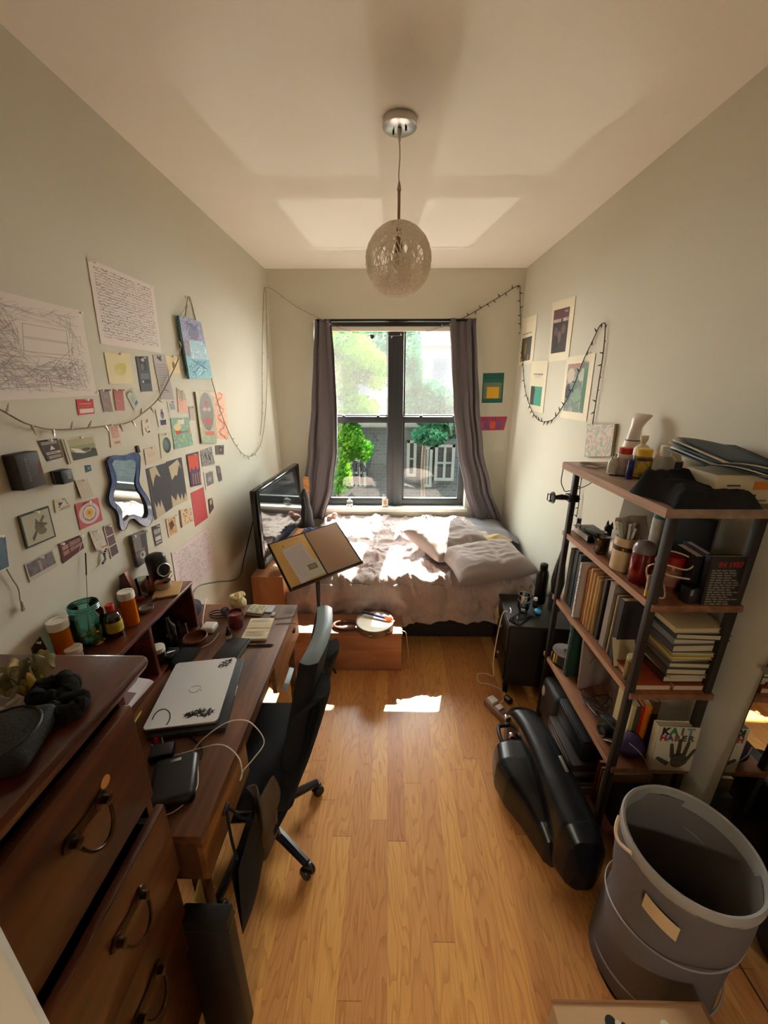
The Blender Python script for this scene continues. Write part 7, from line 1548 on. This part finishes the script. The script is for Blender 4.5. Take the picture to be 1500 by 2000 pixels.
def lerp_secs(S_, n=7):
    out = []
    for i in range(len(S_) - 1):
        for k in range(n):
            t_ = k / n; t_ = t_ * t_ * (3 - 2 * t_); out.append(tuple(a + (b_ - a) * t_ for a, b_ in zip(S_[i], S_[i + 1])))
    out.append(S_[-1]); return out
secs = lerp_secs([(.962, .70, .79, .16, 0), (.975, .672, .812, .245, 0), (1.02, .648, .818, .285, 0), (1.18, .640, .805, .30, 0), (1.34, .638, .795, .30, 0), (1.46, .632, .785, .295, 0), (1.55, .615, .765, .285, 0), (1.60, .62, .75, .25, 0), (1.615, .65, .72, .17, 0)])
loft(secs, M_case).build('body', ic)
secs = lerp_secs([(1.475, .60, .68, .10, 0), (1.465, .555, .70, .19, 0), (1.42, .512, .72, .225, 0), (1.33, .498, .72, .23, 0), (1.25, .520, .72, .225, 0), (1.17, .570, .72, .20, 0), (1.10, .602, .70, .165, 0), (1.05, .625, .70, .12, 0), (1.035, .65, .70, .05, 0)])
loft(secs, M_case).build('bell_bulge', ic)
b = MB(); b.tube(bez([(.62 - .72, 1.57 - 1.28, .16), (.575 - .72, 1.555 - 1.28, .17), (.562 - .72, 1.50 - 1.28, .175), (.572 - .72, 1.45 - 1.28, .17), (.61 - .72, 1.435 - 1.28, .16)], 6), .010, M_black, seg=10); b.build('handle', ic)
for y, z in ((1.47, .20), (1.56, .22)): MB().box((.612 - .72, y - 1.28, z), (.022, .028, .03), mat('latch_chrome', (176, 168, 166), .2, 1), bev=.005).build('latch', ic)
b = MB(); b.box((.755 - .72, 1.245 - 1.28, .303), (.014, .075, .004), mat('case_plate', (132, 128, 118), .3, .6), bev=.0015); b.build('name_plate', ic)
b = MB(); b.tube([(x - .72 + .0, y - 1.28, .155) for x, y in ((.668, .985), (.646, 1.04), (.637, 1.2))], .003, mat('case_seam', (44, 44, 46), .4, .4), seg=6); b.build('seam_strip', ic)
# ---------------------------------------------------------------- window sill and the corner behind the television
p = at(683, 991, Z=WZ0); b = MB(); b.ball((0, 0, .042), .040, glassmat('clear_tumbler', (252, 253, 252), .9, .02), 26, 16); b.lathe([(.016, 0), (.02, .004), (.014, .008)], M_clear, seg=18); b.lathe([(.012, .08), (.014, .095), (.011, .096)], M_clear, seg=16)
solo('glass_globe', b, 'clear round glass vase on the window sill', 'vase', (p.x, YB + .03, WZ0))
b = MB(); b.box((0, 0, .045), (.065, .006, .09), mat('sill_card', (206, 190, 176), .7), bev=.001); b.box((0, -.0035, .05), (.03, .001, .04), mat('sill_card_print', (176, 140, 120), .7)); solo('photo_card', b, 'small pinkish card standing on the sill before the middle post', 'card', (at(752, 990, Z=WZ0).x, YB + .03, WZ0), rot=(-.12, 0, 0))
gb = thing('guitar_neck', 'upright orange-brown wooden plank with a rounded head in the corner behind the television', 'plank', (-.80, 3.62, 0)); b = MB()
b.prism([(-.022, 0), (.022, 0), (.026, .90), (.034, .96), (.026, .995), (0, 1.008), (-.026, .995), (-.03, .96), (-.024, .90)], -.012, .012, wood('honey_wood', (150, 92, 34), (206, 142, 66)), M=R('Z', 18) @ R('X', 90)); b.build('plank', gb)
b = MB(); b.ball((0, 0, .46), (.075, .07, .46), mat('dark_bag', (48, 46, 48), .7, nz=(8, .2)), 26, 18, fn=lambda q: q + Vector((.01 * noise.noise(q * 9), .01 * noise.noise(q * 8 + Vector((3, 3, 3))), 0))); b.tube([(.0, -.07, .6), (.02, -.072, .75), (.0, -.045, .86)], .006, M_black); solo('backpack', b, 'dark bag standing in the corner beside the left curtain', 'bag', (-.795, 3.50, 0))
b = MB(); b.ball((0, 0, .035), (.055, .045, .038), mat('pink_plush', (198, 150, 140), .95, sheen=.4, bump=(120, .4)), 22, 14); b.ball((.03, -.02, .075), (.028, .026, .026), MATS['pink_plush'], 16, 10); solo('plush_toy', b, 'small pink plush under the left curtain', 'soft toy', (-.575, 3.71, .52))
b = MB(); b.grid(lambda u, v: (.16 * (u - .5), .2 * (v - .5), .03 + .03 * noise.noise(Vector((u * 4, v * 4, 3)))), 20, 20, mat('blue_shirt', (52, 64, 92), .9)); o = solo('shirt', b, 'navy cloth lying on the bed end behind the television', 'cloth', (-.70, 3.28, .55))

# ---------------------------------------------------------------- outside the window
def brick(name, c1, c2, mortar, scale=3.2):
    m = bpy.data.materials.new(name); m.use_nodes = True; nt = m.node_tree; bs = nt.nodes['Principled BSDF']
    tc = nt.nodes.new('ShaderNodeTexCoord'); mp = nt.nodes.new('ShaderNodeMapping'); mp.inputs['Rotation'].default_value = (math.radians(90), 0, 0)
    br = nt.nodes.new('ShaderNodeTexBrick'); br.inputs['Color1'].default_value = lin(c1); br.inputs['Color2'].default_value = lin(c2); br.inputs['Mortar'].default_value = lin(mortar)
    br.inputs['Scale'].default_value = scale; br.inputs['Mortar Size'].default_value = .018
    nt.links.new(tc.outputs['Object'], mp.inputs['Vector']); nt.links.new(mp.outputs['Vector'], br.inputs['Vector']); nt.links.new(br.outputs['Color'], bs.inputs['Base Color'])
    bs.inputs['Roughness'].default_value = .9
    return m
M_gb = brick('grey_brick', (54, 64, 70), (70, 80, 82), (90, 98, 98), 3.0)
M_rb = brick('red_brick', (124, 66, 62), (108, 58, 56), (134, 108, 102), 2.6)
M_stone = mat('pale_stone', (122, 130, 126), .8); M_dgl = mat('dark_window', (50, 58, 66), .15); M_iron = mat('wrought_iron', (44, 46, 48), .5, .5)
def out(u, v, Y): return at(u, v, Y=Y)
YG = 9.5; zt = out(760, 834, YG).z
g = thing('garden_house', 'grey brick house across the courtyard, seen through the lower panes', 'building', (0, YG, -3.5))
MB().span(-6, 7, 0, 3.0, 0, zt + 3.5, M_gb).build('wall', g)
MB().span(-6.1, 7.1, -.12, 3.1, zt + 3.5, zt + 3.62, M_stone, .02).build('coping', g)
def opening(u0, u1, v0, v1, bars=2):
    p0, p1 = out(u0, v0, YG), out(u1, v1, YG); f = MB()
    x0, x1, z0, z1 = p0.x, p1.x, p1.z + 3.5, p0.z + 3.5
    f.span(x0, x1, -.06, .02, z1 - .06, z1, M_stone).span(x0, x1, -.08, .02, z0, z0 + .07, M_stone).span(x0, x0 + .07, -.06, .02, z0, z1, M_stone).span(x1 - .07, x1, -.06, .02, z0, z1, M_stone)
    for k in range(1, bars): x = x0 + (x1 - x0) * k / bars; f.span(x - .03, x + .03, -.05, .0, z0, z1, M_stone)
    f.span(x0, x1, -.045, .0, (z0 + z1) / 2 - .025, (z0 + z1) / 2 + .025, M_stone)
    fo_ = f.build('window', g); MB().span(x0 + .05, x1 - .05, -.03, -.02, z0 + .05, z1 - .05, M_dgl).build('pane', fo_)
opening(672, 716, 895, 950, 3); opening(850, 885, 868, 938, 2); opening(826, 842, 872, 950, 2)
opening(795, 812, 860, 930, 1)
gr = thing('window_grille', 'scrolled iron grille before the house across the courtyard', 'grille', (0, YG - .3, out(690, 950, YG - .3).z))
zg = gr.location.z
for u in (676, 684, 692, 700, 708, 716):
    p = out(u, 950, YG - .3); q = out(u, 905, YG - .3)
    MB().tube([(p.x, 0, 0), (q.x, 0, q.z - zg)], .018, M_iron, seg=6).build('bar', gr)
b = MB(); c = out(698, 912, YG - .3)
for s in (-1, 1): b.tube([(c.x + s * (.05 + .16 * t) , 0, c.z - zg + .12 * math.sin(t * 6)) for t in [k / 14 for k in range(15)]], .015, M_iron, seg=6)
b.tube([(c.x + .2 * math.cos(a), 0, c.z - zg - .1 + .2 * math.sin(a)) for a in [PI * k / 12 for k in range(13)]], .018, M_iron, seg=6); b.build('scroll', gr)
for lab, u0, u1, v0, Y in (('red brick apartment house behind the right-hand tree', 812, 980, 676, 19), ('red brick house behind the left-hand tree', 560, 744, 722, 16)):
    p0, p1 = out(u0, v0, Y), out(u1, v0, Y); h = thing('brick_house', lab, 'building', ((p0.x + p1.x) / 2, Y, -3.5)); hw_ = (p1.x - p0.x) / 2; H_ = p0.z + 3.5
    MB().span(-hw_, hw_, 0, 3, 0, H_, M_rb).build('wall', h); MB().span(-hw_ - .1, hw_ + .1, -.2, 3, H_, H_ + .25, M_stone, .03).build('cornice', h)
    for k in range(int(hw_ / .8)):
        for z in (H_ - 1.6, H_ - 3.9):
            x = -hw_ + .7 + k * 1.7
            if x + .9 > hw_: continue
            f = MB().span(x, x + .9, -.04, .02, z - .1, z + 1.2, M_stone).build('window', h); MB().span(x + .08, x + .82, -.06, -.045, z, z + 1.12, M_dgl).build('pane', f)
p0, p1 = out(842, 655, 24), out(1000, 655, 24); h = thing('brick_house', 'taller pale pink house behind, at the upper right of the window', 'building', ((p0.x + p1.x) / 2, 24, -3.5)); hw_ = (p1.x - p0.x) / 2
MB().span(-hw_, hw_, 0, 3, 0, p0.z + 3.5, mat('pink_render', (140, 108, 118), .9, nz=(.6, .06))).build('wall', h); MB().span(-hw_ - .1, hw_ + .1, -.2, 3, p0.z + 3.5, p0.z + 3.8, M_stone, .03).build('cornice', h)
def tree(label, blobs, n, m, size, base, seed, Yd):
    t = thing('tree', label, 'tree', (base[0], base[1], -3.5)); r = random.Random(seed); b = MB(); vs = []; fs = []
    tot = sum(bl[2] * bl[3] for bl in blobs)
    for (u, v, ru, rv, dY) in blobs:
        Yc = base[1] + dY; c = out(u, v, Yc); k_ = Yc * 1.0 / F
        for _ in range(int(n * ru * rv / tot)):
            while True:
                q = Vector((r.uniform(-1, 1), r.uniform(-1, 1), r.uniform(-1, 1)))
                if q.length < 1: break
            w_ = c + Vector((q.x * ru * k_, q.y * Yd, q.z * rv * k_)) - t.location
            a = Vector((r.gauss(0, 1), r.gauss(0, 1), r.gauss(0, 1))).normalized(); e1 = a.orthogonal().normalized(); e2 = a.cross(e1); s_ = size * r.uniform(.6, 1.3); o_ = len(vs)
            vs += [w_ - e1 * s_, w_ + e2 * s_ * .55, w_ + e1 * s_, w_ - e2 * s_ * .55]; fs.append((o_, o_ + 1, o_ + 2, o_ + 3))
    b.add(vs, fs, m); b.build('foliage', t, smooth=180)
    zt_ = out(blobs[0][0], blobs[0][1], base[1]).z + 3.5
    MB().tube(bez([(0, 0, 0), (.05, .02, zt_ * .4), (-.03, 0, zt_ * .7), (.04, 0, zt_)], 5), [.09] * 8 + [.05] * 8, mat('bark', (96, 84, 70), .9)).build('trunk', t)
    return t
ML1 = leafmat('sunlit_leaf', (36, 86, 26), (92, 134, 38)); ML2 = leafmat('shade_leaf', (26, 72, 54), (54, 102, 74))  # left tree's leaves coloured as sunlit, the others as shaded
tree('bright yellow-green tree close outside the left window panes', [(690, 700, 46, 46, 0), (665, 760, 34, 60, 0), (735, 725, 30, 34, .2), (690, 795, 50, 24, -.2), (680, 860, 30, 42, -.2), (668, 930, 18, 40, 0), (712, 880, 16, 20, 0), (650, 690, 20, 40, 0)], 9500, ML1, .042, (out(668, 800, 6.6).x - .1, 6.6, 0), 5, .5)
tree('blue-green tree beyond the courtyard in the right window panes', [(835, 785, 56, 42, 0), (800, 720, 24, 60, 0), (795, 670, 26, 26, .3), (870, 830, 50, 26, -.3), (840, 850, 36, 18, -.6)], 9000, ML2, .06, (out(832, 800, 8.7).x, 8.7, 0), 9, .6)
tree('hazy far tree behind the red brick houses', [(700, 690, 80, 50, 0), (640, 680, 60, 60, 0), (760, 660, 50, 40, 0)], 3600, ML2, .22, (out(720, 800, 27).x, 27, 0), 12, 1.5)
gd = MB().span(-30, 30, YB + .35, 60, -3.6, -3.5, mat('courtyard_paving', (84, 82, 76), .9, nz=(.8, .15)))
struct('ground', gd, 'paved courtyard below the window')

# ---------------------------------------------------------------- light
wd = bpy.data.worlds.new('sky'); S.world = wd; wd.use_nodes = True
bg = wd.node_tree.nodes['Background']; bg.inputs['Color'].default_value = (1.0, .955, .88, 1); bg.inputs['Strength'].default_value = SKY
sl_ = bpy.data.lights.new('sun', 'SUN'); sl_.energy = SUN; sl_.color = (1.0, .88, .72); sl_.angle = math.radians(.6)
so = bpy.data.objects.new('sun', sl_); COL.objects.link(so); so.location = (2, 12, 10)
so.rotation_euler = Vector((-.14, -1, -1.03)).to_track_quat('-Z', 'Y').to_euler()

gl = bpy.data.lights.new('glint_spot', 'SPOT'); gl.energy = GLINT_SPOT; gl.color = (1.0, .93, .82); gl.spot_size = math.radians(17); gl.spot_blend = .25; gl.shadow_soft_size = .035
go = bpy.data.objects.new('glint_spot', gl); COL.objects.link(go); go.location = (.055, 9.0, -2.45)      # added spot lamp, stands in for sun reflected up onto the ceiling
go.rotation_euler = (Vector((.055, WY, 2.0)) - go.location).to_track_quat('-Z', 'Y').to_euler()

hl = bpy.data.lights.new('hall_fill_lamp', 'AREA'); hl.shape = 'DISK'; hl.size = .28; hl.energy = HALL_FILL; hl.color = (1.0, .9, .76)  # fill lamp added out of view to brighten the foreground
ho_ = bpy.data.objects.new('hall_fill_lamp', hl); COL.objects.link(ho_); ho_.location = (-.05, YF - .7, 2.14)

# ---------------------------------------------------------------- camera and output look
cd = bpy.data.cameras.new('camera'); cam = bpy.data.objects.new('camera', cd); COL.objects.link(cam)
cd.sensor_fit = 'HORIZONTAL'; cd.sensor_width = 36; cd.lens = F / 1500 * 36; cd.clip_start = .02
cam.location = EYE
r_ = Vector((math.cos(YAW), math.sin(YAW), 0)); f_ = Vector((-math.sin(YAW) * math.cos(PITCH), math.cos(YAW) * math.cos(PITCH), -math.sin(PITCH))); u_ = r_.cross(f_)
cam.matrix_world = Matrix(((r_.x, u_.x, -f_.x, EYE.x), (r_.y, u_.y, -f_.y, EYE.y), (r_.z, u_.z, -f_.z, EYE.z), (0, 0, 0, 1)))
S.camera = cam
S.view_settings.view_transform = 'Standard'; S.view_settings.look = 'None'; S.view_settings.gamma = 1; S.view_settings.exposure = EXPO
try: S.view_settings.use_curve_mapping = False
except Exception: pass
cy_ = S.cycles
cy_.use_denoising = True; cy_.max_bounces = 14; cy_.diffuse_bounces = 8; cy_.glossy_bounces = 4; cy_.transmission_bounces = 8; cy_.transparent_max_bounces = 16
cy_.sample_clamp_indirect = 8; cy_.caustics_reflective = False; cy_.caustics_refractive = False
